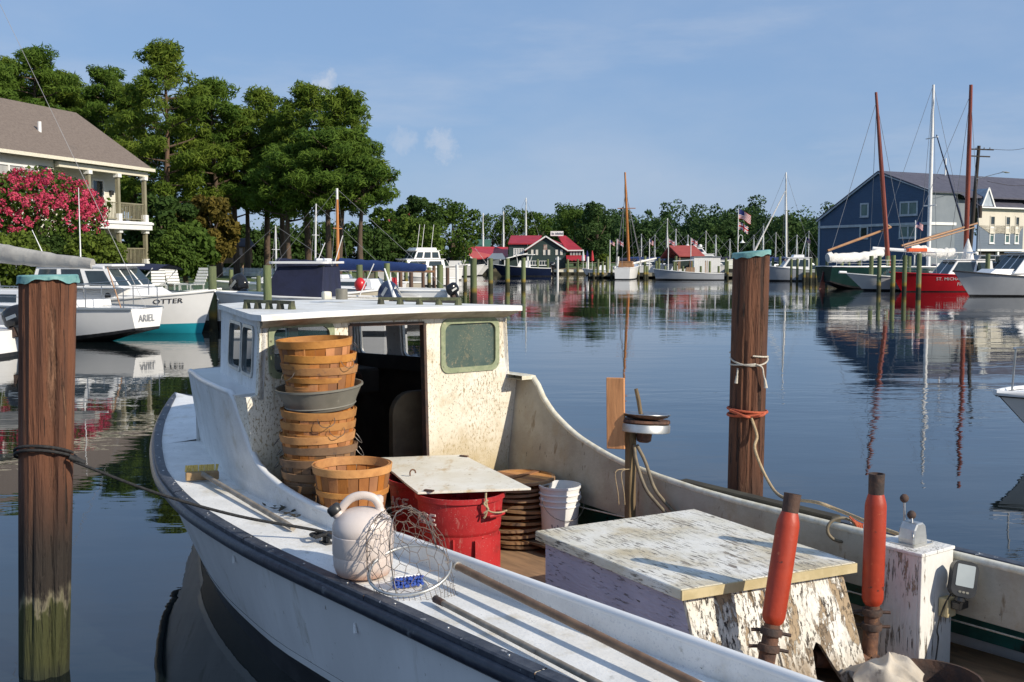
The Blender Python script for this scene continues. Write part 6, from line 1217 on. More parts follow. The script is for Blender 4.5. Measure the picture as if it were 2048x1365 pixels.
class Boat:
    """a hull in its own frame: x forward, y to port, z up from the water"""
    def __init__(s, name, label, bow=None, centre=None, ang=0.0, L=7., B=2.4, fb=1.1, fs=.7, z=0.0, cat='boat', group=None):
        s.L, s.B, s.fb, s.fs = L, B, fb, fs; hd_ = Vector((math.cos(R(ang)), math.sin(R(ang)), 0)); c = Vector(bow) - hd_ * L / 2 if bow is not None else Vector(centre); c.z = z
        s.t = thing(name, label, cat, tuple(c), R(ang), group); s.M = MW[s.t.name]
    def w(s, u, sw): return s.B / 2 * spl([0, .3, .55, .75, .9, 1], [sw, 1, .97, .74, .38, .015], u)
    def gz(s, u): return s.fs + (s.fb - s.fs) * u ** 1.7
    def P(s, x, y, z): return s.M @ Vector((x, y, z))
    def hull(s, mat, bottom='bottom_black', deck='gel_white', sw=.85, rake=.12, stripe=.10, counter=0.0, cz=.3, tr_mat=None, rail='trim_white', flare=.72):
        n = 20; us = [1 - (1 - i / (n - 1)) ** 1.25 for i in range(n)]; L = s.L
        def pt(u, k, sd):
            zl = cz * (1 - u / counter) ** 1.5 if counter and u < counter else 0.0; g = s.gz(u); z = zl + (g - zl) * k; kk = z / g
            ww = s.w(u, sw); wl = ww * (flare + .2 * (1 - u)) * (1 - .5 * u ** 4); wid = wl + (ww - wl) * max(0, kk) ** .9
            if counter and u < counter: wid *= .55 + .45 * kk ** .6 if kk < 1 else 1
            x = -L / 2 + L * u - rake * L * (1 - kk) * u ** 3; return s.P(x, sd * wid, z)
        s.pt = pt; b = MB(); ks = [max(0, stripe / s.gz(.5)) + (1 - stripe / s.gz(.5)) * i / 5 for i in range(6)]
        for sd in (1, -1): b.grid([[pt(u, k, sd) for k in ks] for u in us])
        h = b.build('hull', mat, s.t, 40); b = MB(); tr = [pt(0, k, 1) for k in ks] + [pt(0, k, -1) for k in ks[::-1]]; b.add(tr, [tuple(range(len(tr)))]); b.build('transom', tr_mat or mat, s.t)
        b = MB()
        for sd in (1, -1): b.grid([[pt(u, ks[0], sd), pt(u, 0, sd) + Vector((0, 0, -.01)), s.M @ (Vector((-L / 2 + L * u * (1 - rake), 0, (cz * (1 - u / counter) ** 1.5 - .3 * u / counter) if counter and u < counter else -.3)))] for u in us])
        b.add([pt(0, ks[0], 1), pt(0, 0, 1), s.P(-L / 2, 0, cz - .03 if counter else -.3), pt(0, 0, -1), pt(0, ks[0], -1)], [(0, 1, 2, 3, 4)]); b.build('bottom', bottom, s.t, 40)
        b = MB(); b.grid([[pt(u, .985, 1), s.P(-L / 2 + L * u, 0, s.gz(u) + .02), pt(u, .985, -1)] for u in us]); b.build('deck', deck, s.t, 60)
        for sd in (1, -1): b = MB(); b.tube([pt(u, 1.0, sd) for u in us], .03 + s.L * .0015, 6); b.build('gunwale', rail, s.t, 60)
        return s
    def house(s, x0, x1, w0, w1, z0, z1, fr=.5, br=.0, ins=.1, mat='gel_white', glass='glass_dark', win=(), fwin=1, roof=.12, name='cabin', frame=None):
        """x0 aft, x1 forward; win = [(u0,u1,v0,v1)] on each side"""
        B_ = [(x0, w0 / 2, z0), (x1, w1 / 2, z0), (x1, -w1 / 2, z0), (x0, -w0 / 2, z0)]; T = [(x0 + br, w0 / 2 - ins, z1), (x1 - fr, w1 / 2 - ins, z1), (x1 - fr, -w1 / 2 + ins, z1), (x0 + br, -w0 / 2 + ins, z1)]
        V = [s.P(*p) for p in B_ + T]; b = MB(); b.add(V, [(0, 1, 5, 4), (1, 2, 6, 5), (2, 3, 7, 6), (3, 0, 4, 7), (4, 5, 6, 7)]); c = b.build(name, mat, s.t, bev=.02)
        def pane(q, u0, u1, v0, v1):
            a, e, f, d = q; n = (e - a).cross(d - a).normalized() * .012; g = lambda u, v: a.lerp(e, u).lerp(d.lerp(f, u), v); b = MB(); pp = [g(u0, v0), g(u1, v0), g(u1, v1), g(u0, v1)]; b.add([p + n for p in pp] + [p - n for p in pp], [(0, 1, 2, 3), (7, 6, 5, 4), (0, 1, 5, 4), (1, 2, 6, 5), (2, 3, 7, 6), (3, 0, 4, 7)]); b.build('window', glass, c)
        for u0, u1, v0, v1 in win: pane((V[0], V[1], V[5], V[4]), u0, u1, v0, v1); pane((V[2], V[3], V[7], V[6]), 1 - u1, 1 - u0, v0, v1)
        for i in range(fwin): pane((V[1], V[2], V[6], V[5]), (i + .08) / fwin, (i + .92) / fwin, .12 if win else .3, .88)
        if roof:
            x_a, x_b = x0 + br - roof, x1 - fr + roof * 1.6; b = MB(); b.plate([(x_a, -w0 / 2 + ins - roof * .6), (x_b, -w1 / 2 + ins - roof * .4), (x_b + .1, 0), (x_b, w1 / 2 - ins + roof * .4), (x_a, w0 / 2 - ins + roof * .6)], [], .06, lambda u, v, w: s.P(u, v, z1 + .003 + w)); b.build('cabin_roof', mat, s.t, bev=.02)
        return c
    def mast(s, x, h, r, mat, lean=(0, 0), top=.6, spread=(), z0=None, white_top=False):
        z0 = s.gz(.5) if z0 is None else z0; a, e = s.P(x, 0, z0), s.P(x + lean[0], lean[1], h); b = MB(); b.tube([a, a.lerp(e, .6), e], [r, r * .9, r * top], 10); m = b.build('mast', mat, s.t, 60); s.mh = e; s.mb_ = a
        if white_top: b = MB(); b.tube([a.lerp(e, .86), e + (e - a) * .004], [r * top * 1.15, r * top * 1.08], 10); b.build('mast_top', 'plain_white', m)
        for k, w in spread: c = a.lerp(e, k); b = MB(); b.tube([c + s.M.to_3x3() @ Vector((0, -w, 0)), c + s.M.to_3x3() @ Vector((0, w, 0))], r * .3, 5); b.build('spreader', mat, m)
        return m
    def stays(s, ends, r=.012, k=1.0, mat='stay'):
        for x, y, z in ends: b = MB(); b.tube([s.mb_.lerp(s.mh, k), s.P(x, y, z)], r, 4); b.build('stay', mat, s.t)
    def spar(s, p, q, r, mat, name='boom'): b = MB(); p, q = s.P(*p), s.P(*q); b.tube([p, p.lerp(q, .5), q], [r * .8, r, r * .7], 8); return b.build(name, mat, s.t, 60)
    def furl(s, p, q, r0, r1, mat, seed=1, name='furled_sail', sag=.0):
        rg = random.Random(seed); am = .3 if 'cover' in name else 1; p, q = s.P(*p), s.P(*q); n = 22; pts = [p.lerp(q, k) + Vector((0, 0, -sag * math.sin(k * math.pi) + rg.uniform(-.25, .25) * r0 * .5 * am)) for k in lin(0, 1, n)]; b = MB(); b.tube(pts, [(r0 + (r1 - r0) * k) * (1 + rg.uniform(-.2, .15) * am) for k in lin(0, 1, n)], 10, sq=1.35); return b.build(name, mat, s.t, 60)
    def rail_(s, us, h=.55, sd=1, mat='steel'):
        b = MB(); top = []
        for u in us: p = s.pt(u, 1, sd); q = p + Vector((0, 0, h)); b.tube([p, q], .014, 5); top.append(q)
        b.tube(top, .014, 5); b.tube([q - Vector((0, 0, h * .5)) for q in top], .008, 4); b.build('life_rail', mat, s.t)
def outboard(t, M, mat, sc=1.0):
    """motor: M places the clamp point, x aft, z up"""
    b = MB(); b.lathe([(0, -.02), (.17, 0), (.21, .08), (.215, .25), (.19, .38), (.12, .45), (0, .47)], 16, M @ Matrix.Translation((.12, 0, .12)) @ Matrix.Diagonal((1.45 * sc, .85 * sc, sc, 1)), caps=False); m = b.build('motor_cowl', mat, t, 60)
    b = MB(); b.tube([M @ Vector((.14 * sc, 0, .12)), M @ Vector((.13 * sc, 0, -.30 * sc)), M @ Vector((.16 * sc, 0, -.75 * sc))], [.13 * sc, .09 * sc, .06 * sc], 8); b.tube([M @ Vector((-.05 * sc, 0, -.72 * sc)), M @ Vector((.40 * sc, 0, -.72 * sc))], [.03 * sc, .06 * sc], 8); b.build('motor_leg', mat, m, 60)
    b = MB(); b.box(-.08 * sc, .06 * sc, -.14 * sc, .14 * sc, -.12 * sc, .1 * sc, M); b.build('motor_bracket', 'rust_dark', m)
    b = MB(); b.box(.0, .26 * sc, -.187 * sc, -.180 * sc, .28 * sc, .36 * sc, M); b.build('motor_badge', 'alu', m); return m
def piling(px, py_top, Y, w_px, label, group, mat='piling_green', lean=0.0, zt=None):
    p = at_y(px, py_top, Y); r = w_px / FPX * Y / 2; zt = p.z if zt is None else zt; b = MB(); n = 12; rg = random.Random(int(px)); j = [1 + rg.uniform(-.05, .05) for _ in range(n)]
    b.grid([[Vector((p.x + lean * (1 - k) + r * (1.04 - .07 * k) * j[a] * math.cos(2 * math.pi * a / n), Y + r * (1.04 - .07 * k) * j[a] * math.sin(2 * math.pi * a / n), -.4 + (zt + .4) * k)) for a in range(n)] for k in (0, .25, .5, .75, .97, 1)], closed=True); b.add(b.v[-n:], [tuple(range(n))])
    return solo(b, 'dock_piling', mat, label, 'piling', (p.x, Y, 0), group, smooth=50)
# ------------------------------------------------------------------ left slips
G1 = 'green pilings of the left slips'
for px, py, Y, w, l in ((424, 533, 34, 17, 'just off the bow lettered OTTER, white line tied round it'), (534, 531, 31, 17, 'right beside the big black outboard'), (642, 531, 33, 15, 'in front of the navy canvas enclosure'), (719, 530, 38, 13, 'beside the tan-hulled skiff'), (517, 552, 46, 9, 'short, behind the black outboard near the picket fence'), (462, 540, 48, 9, 'short, on the lawn edge left of the picket fence')): piling(px, py, Y, w, 'green weathered piling ' + l, G1)
G2 = 'green pilings beside the open water'
for px, py, Y, w, l in ((774, 527, 44, 12, 'left one of a close pair at the finger pier'), (788, 530, 46, 12, 'right one of a close pair at the finger pier'), (880, 530, 50, 12.5, 'standing before the white fishing boat with outriggers'), (947, 517, 57, 13.5, 'thickest of the open water row, before the red shed roof'), (981, 517, 76, 9.5, 'in open water before the navy-hulled boat stern'), (1015, 517, 80, 9.5, 'in open water before the navy-hulled boat bow'), (1047, 516, 80, 9, 'in open water before the restaurant wall')): piling(px, py, Y, w, 'slim green piling ' + l, G2)
G3 = 'thin pilings by the finger pier'
for px, py, Y, w, l in ((801, 540, 52, 8, 'at the foot of the finger pier'), (822, 527, 58, 8, 'under the flybridge cruiser window'), (846, 527, 60, 7, 'before the stern of the flybridge cruiser'), (868, 532, 55, 7, 'at the end of the finger pier'), (895, 536, 52, 7.5, 'between two green pilings with a rope round it')): piling(px, py, Y, w, 'thin brown piling ' + l, G3, 'piling_brown')
piling(914, 530, 54, 6.5, 'slim white-painted piling between the green ones near the creek', None, 'plain_white')
fp = thing('finger_pier', 'narrow wooden finger pier reaching out beside the flybridge cruiser', 'pier', tuple(at_z(835, 575, 0)))
a0, a1 = Vector((-6.9, 45, .62)), Vector((-3.6, 52, .62)); d = (a1 - a0).normalized(); sd_ = d.cross(Vector((0, 0, 1)))
for i in range(40): c = a0.lerp(a1, i / 39); b = MB(); b.bar(c - sd_ * .65, c + sd_ * .65, .17, .04); b.build('plank', 'dock_wood', fp)
for k in (-.55, .55): b = MB(); b.bar(a0 + sd_ * k - Vector((0, 0, .12)), a1 + sd_ * k - Vector((0, 0, .12)), .08, .18); b.build('stringer', 'dock_wood', fp)
for k in lin(0.05, .95, 4):
    for q in (-.6, .6): c = a0.lerp(a1, k) + sd_ * q; b = MB(); b.tube([Vector((c.x, c.y, -.4)), Vector((c.x, c.y, .55))], .1, 8); b.build('leg', 'piling_brown', fp)
# ARIEL: white sloop, stern towards the creek
an = Boat('sailboat', 'white sloop with grey sail cover, faded name on its raked transom', centre=(-9.75 - .95 * 4.9, 29.3 + .31 * 4.9, 0), ang=162, L=9.8, B=2.6, fb=1.15, fs=.90)
an.hull('gel_white', 'bottom_black', sw=.52, rake=.15, stripe=.10, counter=.30, cz=.34, rail='siding_grey')
an.house(-1.6, 2.6, 1.7, 1.2, .93, 1.38, .35, .1, .12, win=((.06, .94, .25, .72),), fwin=0, roof=0, name='coach_roof'); an.house(-3.2, -1.6, 1.5, 1.6, .93, 1.12, 0, 0, .05, fwin=0, roof=0, name='cockpit_coaming')
an.mast(1.4, 12.5, .09, 'spar_alu'); an.spar((1.2, 0, 2.25), (-3.55, 0, 1.98), .07, 'spar_alu'); an.furl((1.1, 0, 2.55), (-3.2, 0, 2.08), .24, .11, 'canvas_grey', 3, 'sail_cover', .06)
an.stays([(-4.85, 0, .95), (5.0, 0, 1.2), (1.3, 1.2, 1.0), (1.3, -1.2, 1.0)], .008); an.stays([(.9, 1.15, 1.0), (.9, -1.15, 1.0)], .009, .6)
an.spar((-4.3, .3, .92), (-3.9, .3, 2.0), .02, 'spar_wood', 'boom_crutch')
for sd in (1, -1): an.rail_([.02, .12, .25, .4], .55, sd)
b = MB(); b.tube([an.pt(u, .80, 1) for u in lin(.16, .95, 14)], .008, 4); b.build('cove_line', 'siding_grey', an.t)
hdv = Vector((math.cos(R(162)), math.sin(R(162)), 0)); tx = hdv.cross(Vector((0, 0, 1))) * -1
Mt = Matrix.Translation(an.P(-4.915, 0, .66)) @ Matrix(((-(-hdv.y), 0, -hdv.x, 0), (-(hdv.x), 0, -hdv.y, 0), (0, 1, 0, 0), (0, 0, 0, 1)))
text_mesh(an.t, 'ARIEL', .27, Mt @ Matrix.Translation((-.40, -.10, .01)), 'lettering_grey')
# OTTER
ot = Boat('lobster_boat', 'white cabin boat lettered OTTER on the bow with teal bottom paint', bow=(-8.82, 32.6, 0), ang=-14, L=9.2, B=2.9, fb=1.27, fs=.75)
ot.hull('gel_white', 'bottom_teal', sw=.85, rake=.05, stripe=.22, flare=.62); ot.house(-.8, 3.3, 2.0, .75, 1.0, 1.36, .6, 0, .1, fwin=0, roof=0, name='trunk_cabin', win=())
ot.house(-.9, 2.05, 2.15, 1.9, 1.34, 1.98, .55, .1, .16, win=((.06, .30, .12, .88), (.36, .62, .12, .88), (.68, .93, .12, .80)), fwin=3, roof=.16, name='wheelhouse', glass='glass_dark')
for x in (.0, 1.7): b = MB(); b.lathe([(.10, 0), (.10, .02), (0, .02)], 12, ot.M @ Matrix.Translation((x, -1.03, 1.12)) @ Matrix.Rotation(R(90), 4, 'X')); b.build('porthole', 'black_plastic', ot.t)
b = MB(); b.tube([ot.P(.3, -.3, 2.05), ot.P(.3, -.3, 4.35)], [.022, .010], 6); b.build('antenna', 'plain_white', ot.t); b = MB(); b.lathe([(.16, 0), (.20, .06), (.19, .14), (.10, .2), (0, .21)], 14, ot.M @ Matrix.Translation((.1, -.2, 2.06)), caps=False); b.build('radar_dome', 'plain_white', ot.t, 60)
b = MB(); b.tube([ot.P(-1.2, .2, 2.0), ot.P(-1.75, .2, 3.1)], [.022, .010], 6); b.build('antenna', 'plain_white', ot.t); ot.rail_([.62, .72, .82], .5, -1)
def side_text(bt, s, size, x, z, off, mat, sd=-1, tilt=0.0, sq=1.0):
    """lettering that follows the hull side from station x, height z"""
    o = text_mesh(bt.t, s, size, MW[bt.t.name], mat, squash=sq)
    for v in o.data.vertices:
        u = (x + (v.co.x if sd < 0 else -v.co.x) + bt.L / 2) / bt.L; zz_ = z + v.co.y + tilt * v.co.x; p = bt.pt(u, zz_ / bt.gz(u), sd); q = bt.pt(u, zz_ / bt.gz(u), 0)
        v.co = bt.M.inverted() @ (p + (p - q).normalized() * (.012 + v.co.z))
    return o
side_text(ot, 'OTTER', .20, 3.05, .88, .06, 'lettering_dark', -1, .05, 1.3)
# bimini boat, lawn chairs
bm_ = Boat('bimini_boat', 'open boat under a navy canopy moored behind the teal-bottomed cabin boat', bow=(-10.6, 40, 0), ang=-8, L=6.2, B=2.3, fb=1.1, fs=.8); bm_.hull('gel_white', 'bottom_black')
def canopy(bt, x0, x1, w, z, mat, arch=.18, name='canopy', n=7): b = MB(); rows = [[bt.P(x, w / 2 * k, z + arch * (1 - k * k) - .06 * ((2 * (x - x0) / (x1 - x0) - 1) ** 2)) for k in lin(-1, 1, 9)] for x in lin(x0, x1, n)]; b.grid(rows); b.grid([[p + Vector((0, 0, -.03)) for p in r] for r in rows]); return b.build(name, mat, bt.t, 60)
canopy(bm_, -2.4, 1.2, 2.2, 1.85, 'canvas_navy')
for x in (-2.2, -.6, 1.0):
    for sd in (1, -1): b = MB(); b.tube([bm_.P(-.6 + (x + .6) * .4, sd * 1.0, .8), bm_.P(x, sd * 1.05, 1.86)], .02, 6); b.build('canopy_pole', 'plain_white', bm_.t)
bm_.house(-1.4, .2, 1.5, 1.4, .8, 1.55, .3, .1, .1, 'canvas_navy', fwin=0, roof=0, name='console_cover')
for i, (px, Y, rz) in enumerate(((318, 46, 200), (350, 48, 215), (395, 47, 160))):
    p = Vector(((px - 1024) / FPX * Y, Y, GZ)); t = thing('lawn_chair', 'white reclining lawn chair on the grass ' + ('under the left end of the navy canopy', 'seen below the middle of the navy canopy', 'beside the lined piling')[i], 'chair', tuple(p), R(rz), 'lawn chairs on the bank')
    M = MW[t.name]
    for k in range(5): b = MB(); b.box(-.3, .3, -.1 + .2 * k, .06 + .2 * k, .32, .35, M); b.build('seat_slat', 'trim_white', t)
    for k in range(6): b = MB(); b.bar(M @ Vector((-.28, -.15 - .075 * k, .36 + .125 * k)), M @ Vector((.28, -.15 - .075 * k, .36 + .125 * k)), .03, .10); b.build('back_slat', 'trim_white', t)
    for x in (-.28, .28):
        for y in (-.05, .85): b = MB(); b.bar(M @ Vector((x, y, 0)), M @ Vector((x, y, .32)), .05); b.build('leg', 'trim_white', t)
# runabout with black outboard
rb = Boat('runabout', 'white runabout with a big black outboard tilted at its stern', centre=(-8.45 - 2.25, 34.6 + 1.75, 0), ang=142, L=5.4, B=2.1, fb=1.15, fs=.92); rb.hull('gel_white', 'bottom_black', stripe=.3, rail='lettering_dark')
rb.house(-.2, 1.3, 1.7, 1.3, .95, 1.42, .55, .0, .12, 'glass_clear', fwin=0, roof=0, name='windshield'); outboard(rb.t, rb.M @ Matrix.Translation((-2.75, 0, 1.0)) @ Matrix.Rotation(math.pi, 4, 'Z') @ Matrix.Rotation(R(-38), 4, 'Y'), 'motor_black', 1.25)
# navy enclosed cuddy boat with white hardtop
nv = Boat('cuddy_boat', 'white boat wrapped in navy canvas under a white hardtop', centre=(-6.4, 33.5, 0), ang=172, L=5.6, B=2.3, fb=1.2, fs=1.02); nv.hull('gel_white', 'bottom_black'); nv.house(-.95, .95, 2.0, 1.9, 1.05, 1.98, .45, .0, .2, 'canvas_navy', fwin=0, roof=0, name='canvas_enclosure')
b = MB(); b.plate(rr(-1.1, .75, -.95, .95, .2), [], .07, lambda u, v, w: nv.P(u, v, 2.06 + w)); b.build('hardtop', 'gel_white', nv.t, bev=.02)
for x, y, h in ((-1.2, .5, 2.9), (-.3, -.6, 2.7)): b = MB(); b.tube([nv.P(x, y, 2.12), nv.P(x - .25, y, h)], .014, 5); b.build('antenna', 'plain_white', nv.t)
b = MB(); b.box(-.9, -.5, -.2, .2, 2.13, 2.22, nv.M); b.build('radar_box', 'gel_white', nv.t, bev=.03)
for x in (-1.5, -.2): b = MB(); b.tube([nv.P(x, -1.05, 1.05), nv.P(x - .5, -.95, 2.05)], .018, 6); b.build('hardtop_strut', 'plain_white', nv.t)
fl = nv.P(-2.6, -.7, 1.05); b = MB(); b.tube([fl, fl + Vector((.02, 0, .6))], .012, 5); b.build('flag_staff', 'plain_white', nv.t)
b = MB(); b.grid([[fl + Vector((.02 + .05 * k + .02 * math.sin(j), .02 * math.sin(k * 2 + j), .58 - .11 * j)) for k in range(4)] for j in range(4)]); b.build('stern_flag', 'flag_red', nv.t)
def sailboat(name, label, px_m, Y, py_top, mmat, ang=160, L=8.5, hullm='gel_white', boom=None, cover=None, r=.07, lean_px=0, wt=False, spread=((.6, .5),), z=0.0, mx=.6, group=None, stays=True):
    top = at_y(px_m, py_top, Y); hv = Vector((math.cos(R(ang)), math.sin(R(ang)), 0)); ctr = Vector((top.x - lean_px / FPX * Y, Y, 0)) - hv * mx; s = Boat(name, label, centre=ctr, ang=ang, L=L, B=L * .3, fb=1.15, fs=.9, z=z, group=group); s.hull(hullm, 'bottom_black', sw=.6, rake=.14, counter=.2, cz=.25)
    s.house(-1.2, mx + .8, 1.6, 1.1, .95, 1.35, .3, .1, .1, win=((.1, .9, .3, .7),), fwin=0, roof=0, name='coach_roof'); q = s.M.inverted() @ top; s.mast(mx, q.z, r, mmat, lean=(q.x - mx, q.y), spread=spread, white_top=wt)
    if stays: s.stays([(-L / 2 + .2, 0, 1.0), (L / 2 - .2, 0, 1.2), (mx - .1, L * .14, 1.0), (mx - .1, -L * .14, 1.0)], .007 if Y < 70 else .016)
    if boom: s.spar((mx - .1, 0, 1.75), (-L * .42, 0, 1.65), .07, boom)
    if cover: s.furl((mx - .1, 0, 1.95), (-L * .38, 0, 1.8), .20, .12, cover, 5, 'sail_cover')
    return s
sailboat('wooden_sailboat', 'sailboat with varnished orange mast topped in white among the left slips', 674, 46, 378, 'spar_orange', 168, 8.5, boom='spar_wood', cover='canvas_blue', wt=True, r=.075)
sailboat('sloop', 'sailboat with plain white mast beside the varnished orange one', 632, 56, 408, 'spar_alu', 170, 8, cover='canvas_navy', lean_px=4, r=.055); sailboat('sloop', 'sailboat with grey mast and navy boom cover near the picket fence', 551, 50, 452, 'spar_alu', 172, 7.5, boom='spar_alu', cover='canvas_navy', r=.05)
# skiffs by the finger pier
sk = Boat('skiff', 'tan-hulled open skiff with a red fender on its bow by the finger pier', bow=((770 - 1024) / FPX * 38, 38, 0), ang=-6, L=5.6, B=2.0, fb=1.15, fs=.75); sk.hull('hull_tan', 'bottom_black', stripe=.05)
b = MB(); b.lathe([(0, 0), (.14, .05), (.2, .18), (.19, .32), (.12, .42), (.05, .47), (0, .47)], 14, sk.M @ Matrix.Translation((2.0, -.3, 1.08)), caps=False); b.build('bow_fender', 'buoy_red', sk.t, 60); sk.house(-.8, .3, 1.0, .9, .75, 1.5, .25, .05, .1, 'gel_white', fwin=1, roof=0, name='console')
s2 = Boat('skiff', 'small white skiff with a blue-grey outboard tilted high', centre=(-5.6, 34.0, 0), ang=152, L=4.6, B=1.9, fb=1.0, fs=.85); s2.hull('gel_white', 'bottom_black'); s2.house(.2, 1.0, 1.3, 1.1, .85, 1.4, .35, 0, .1, 'glass_clear', fwin=0, roof=0, name='windshield'); outboard(s2.t, s2.M @ Matrix.Translation((-2.35, 0, .9)) @ Matrix.Rotation(math.pi, 4, 'Z') @ Matrix.Rotation(R(-55), 4, 'Y'), 'motor_blue', 1.15)
s3 = Boat('skiff', 'dark open skiff moored against the finger pier', centre=(-4.3, 43, 0), ang=-150, L=4.4, B=1.7, fb=.75, fs=.6); s3.hull('lettering_dark', 'bottom_black', deck='siding_grey'); outboard(s3.t, s3.M @ Matrix.Translation((-2.25, 0, .65)) @ Matrix.Rotation(math.pi, 4, 'Z') @ Matrix.Rotation(R(-30), 4, 'Y'), 'motor_black', .9)
nb = Boat('skiff', 'small boat whose dark outboard shows at the left picture edge of the sloop', centre=(-13.55, 25.6, 0), ang=172, L=4.2, B=1.7, fb=.8, fs=.6); nb.hull('gel_white', 'bottom_black'); outboard(nb.t, nb.M @ Matrix.Translation((-2.1, 0, .55)) @ Matrix.Rotation(math.pi, 4, 'Z') @ Matrix.Rotation(R(-20), 4, 'Y'), 'motor_black', 1.0); nb.t['label'] = 'small white skiff with dark outboard lying beside the grey-covered sloop'
# flybridge cruiser
fc_ = Boat('flybridge_cruiser', 'white flybridge cruiser with tall windowed wheelhouse in the left slips', bow=((742 - 1024) / FPX * 100, 100, 0), ang=214, L=9.0, B=3.0, fb=1.5, fs=1.1); fc_.hull('gel_white', 'bottom_black', flare=.6)
fc_.house(-2.6, 1.9, 2.7, 2.3, 1.2, 1.95, .7, .1, .15, win=((.08, .4, .2, .8), (.48, .9, .2, .8)), fwin=3, roof=.15, name='saloon'); fc_.house(-2.2, .6, 2.3, 2.1, 1.98, 2.75, .4, .1, .15, win=((.06, .32, .15, .85), (.38, .64, .15, .85), (.70, .94, .15, .85)), fwin=3, roof=.12, name='wheelhouse')
fc_.house(-1.9, .3, 1.9, 1.7, 2.8, 3.05, .2, 0, .1, fwin=0, roof=0, name='flybridge')
for x in (-1.6, -.6, -.1): b = MB(); b.tube([fc_.P(x, .4, 3.0), fc_.P(x - .3, .4, 5.2)], .025, 5); b.build('antenna', 'plain_white', fc_.t)
b = MB(); b.plate(rr(-1, 1, .35, .65, .1), [], .04, lambda u, v, w: fc_.P(3.6 + w, u * .4, 1.3 + v)); b.build('name_board', 'canvas_navy', fc_.t)
def console_boat(name, label, bow, ang, L, hm, tt='gel_white', tz=2.4, group=None, tower=False):
    s = Boat(name, label, bow=bow, ang=ang, L=L, B=L * .32, fb=1.35, fs=.9, group=group); s.hull(hm, 'bottom_black', flare=.55, rake=.16); s.house(-1, .6, 1.1, 1.0, .95, 1.75, .35, .05, .1, fwin=1, roof=0, name='console')
    if tt: b = MB(); b.plate(rr(-1.5, .9, -1.0, 1.0, .25), [], .07, lambda u, v, w: s.P(u, v, tz + w)); b.build('t_top', tt, s.t)
    for x in (-1.2, .6):
        for sd in (.7, -.7): b = MB(); b.tube([s.P(x * .6, sd * .8, .9), s.P(x, sd, tz)], .03, 5); b.build('t_top_leg', 'plain_white', s.t)
    if tower:
        for x in (-1.0, .2): b = MB(); b.tube([s.P(x, .3, tz), s.P(x - .15, .3, tz + 2.6)], .025, 5); b.build('outrigger', 'spar_alu', s.t)
    outboard(s.t, s.M @ Matrix.Translation((-L / 2 - .05, 0, .95)) @ Matrix.Rotation(math.pi, 4, 'Z'), 'motor_black', 1.2); return s
console_boat('console_boat', 'white fishing boat with outriggers moored below the red-roofed shed', ((934 - 1024) / FPX * 118, 118, 0), -12, 7.5, 'gel_white', tower=True); console_boat('console_boat', 'white fishing boat with sharp bow just right of the outrigger boat', ((970 - 1024) / FPX * 122, 122, 0), -8, 6, 'gel_white', None, 1.8); console_boat('console_boat', 'navy-hulled boat with white top in front of the restaurant lean-to', ((985 - 1024) / FPX * 124, 124, 0), 180, 6.6, 'hull_navy')
# masts of boats laid up behind the shed
for px, py, Y, lb in ((966, 427, 150, 'left of the pair over the long red roof'), (1007, 423, 152, 'right of the pair over the long red roof'), (1052, 396, 156, 'the tallest, over the restaurant ridge')): sailboat('laid_up_sailboat', 'sailboat ashore with white mast showing, ' + lb, px, Y, py, 'plain_white', 20, 8, r=.12, z=GZ, stays=True, spread=((.55, .6),))
# ------------------------------------------------------------------ middle quay
qd = thing('middle_pier', 'long low wooden pier across the head of the creek', 'pier', (12, 114, 0)); Yq = 113.0
X0q, X1q = (1178 - 1024) / FPX * Yq, (1640 - 1024) / FPX * Yq
for i in range(90):
    x0 = X0q + (X1q - X0q) * i / 90; b = MB(); b.box(x0, x0 + (X1q - X0q) / 90 - .02, Yq, Yq + 2.0, .50, .56); b.build('plank', 'dock_wood', qd)
b = MB(); b.box(X0q, X1q, Yq - .06, Yq - .002, .2, .54); b.build('fascia', 'dock_wood', qd)
for i in range(26): x = X0q + (X1q - X0q) * (i + .5) / 26; b = MB(); b.tube([Vector((x, Yq - .2, -.3)), Vector((x, Yq - .2, 1.25 + .5 * (i % 2)))], .12, 8); b.build('pier_piling', 'piling_green', qd)
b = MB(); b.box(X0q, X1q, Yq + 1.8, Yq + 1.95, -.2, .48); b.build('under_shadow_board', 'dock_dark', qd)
rq = thing('restaurant_pier', 'boardwalk with white posts in front of the green restaurant', 'pier', (4, 133, 0))
X0r, X1r = (1055 - 1024) / FPX * 132, (1235 - 1024) / FPX * 132
for i in range(50): x0 = X0r + (X1r - X0r) * i / 50; b = MB(); b.box(x0, x0 + (X1r - X0r) / 50 - .02, 132, 136, .62, .68); b.build('plank', 'dock_wood', rq)
b = MB(); b.box(X0r, X1r, 131.9, 131.99, .35, .66); b.build('fascia', 'trim_cream', rq)
for i in range(10): x = X0r + (X1r - X0r) * i / 9; b = MB(); b.tube([Vector((x, 131.7, -.3)), Vector((x, 131.7, 1.9 if i % 3 else 2.2))], .13, 8); b.build('pier_piling', 'plain_white' if i % 3 == 0 else 'piling_green', rq)
mk('umbrella_red', (.45, .03, .04), None, 1, rough=.8)
b = MB(); b.box(X0r + 5, X1r, 132.4, 132.45, 1.45, 1.5); b.build('rail', 'dock_wood', rq)
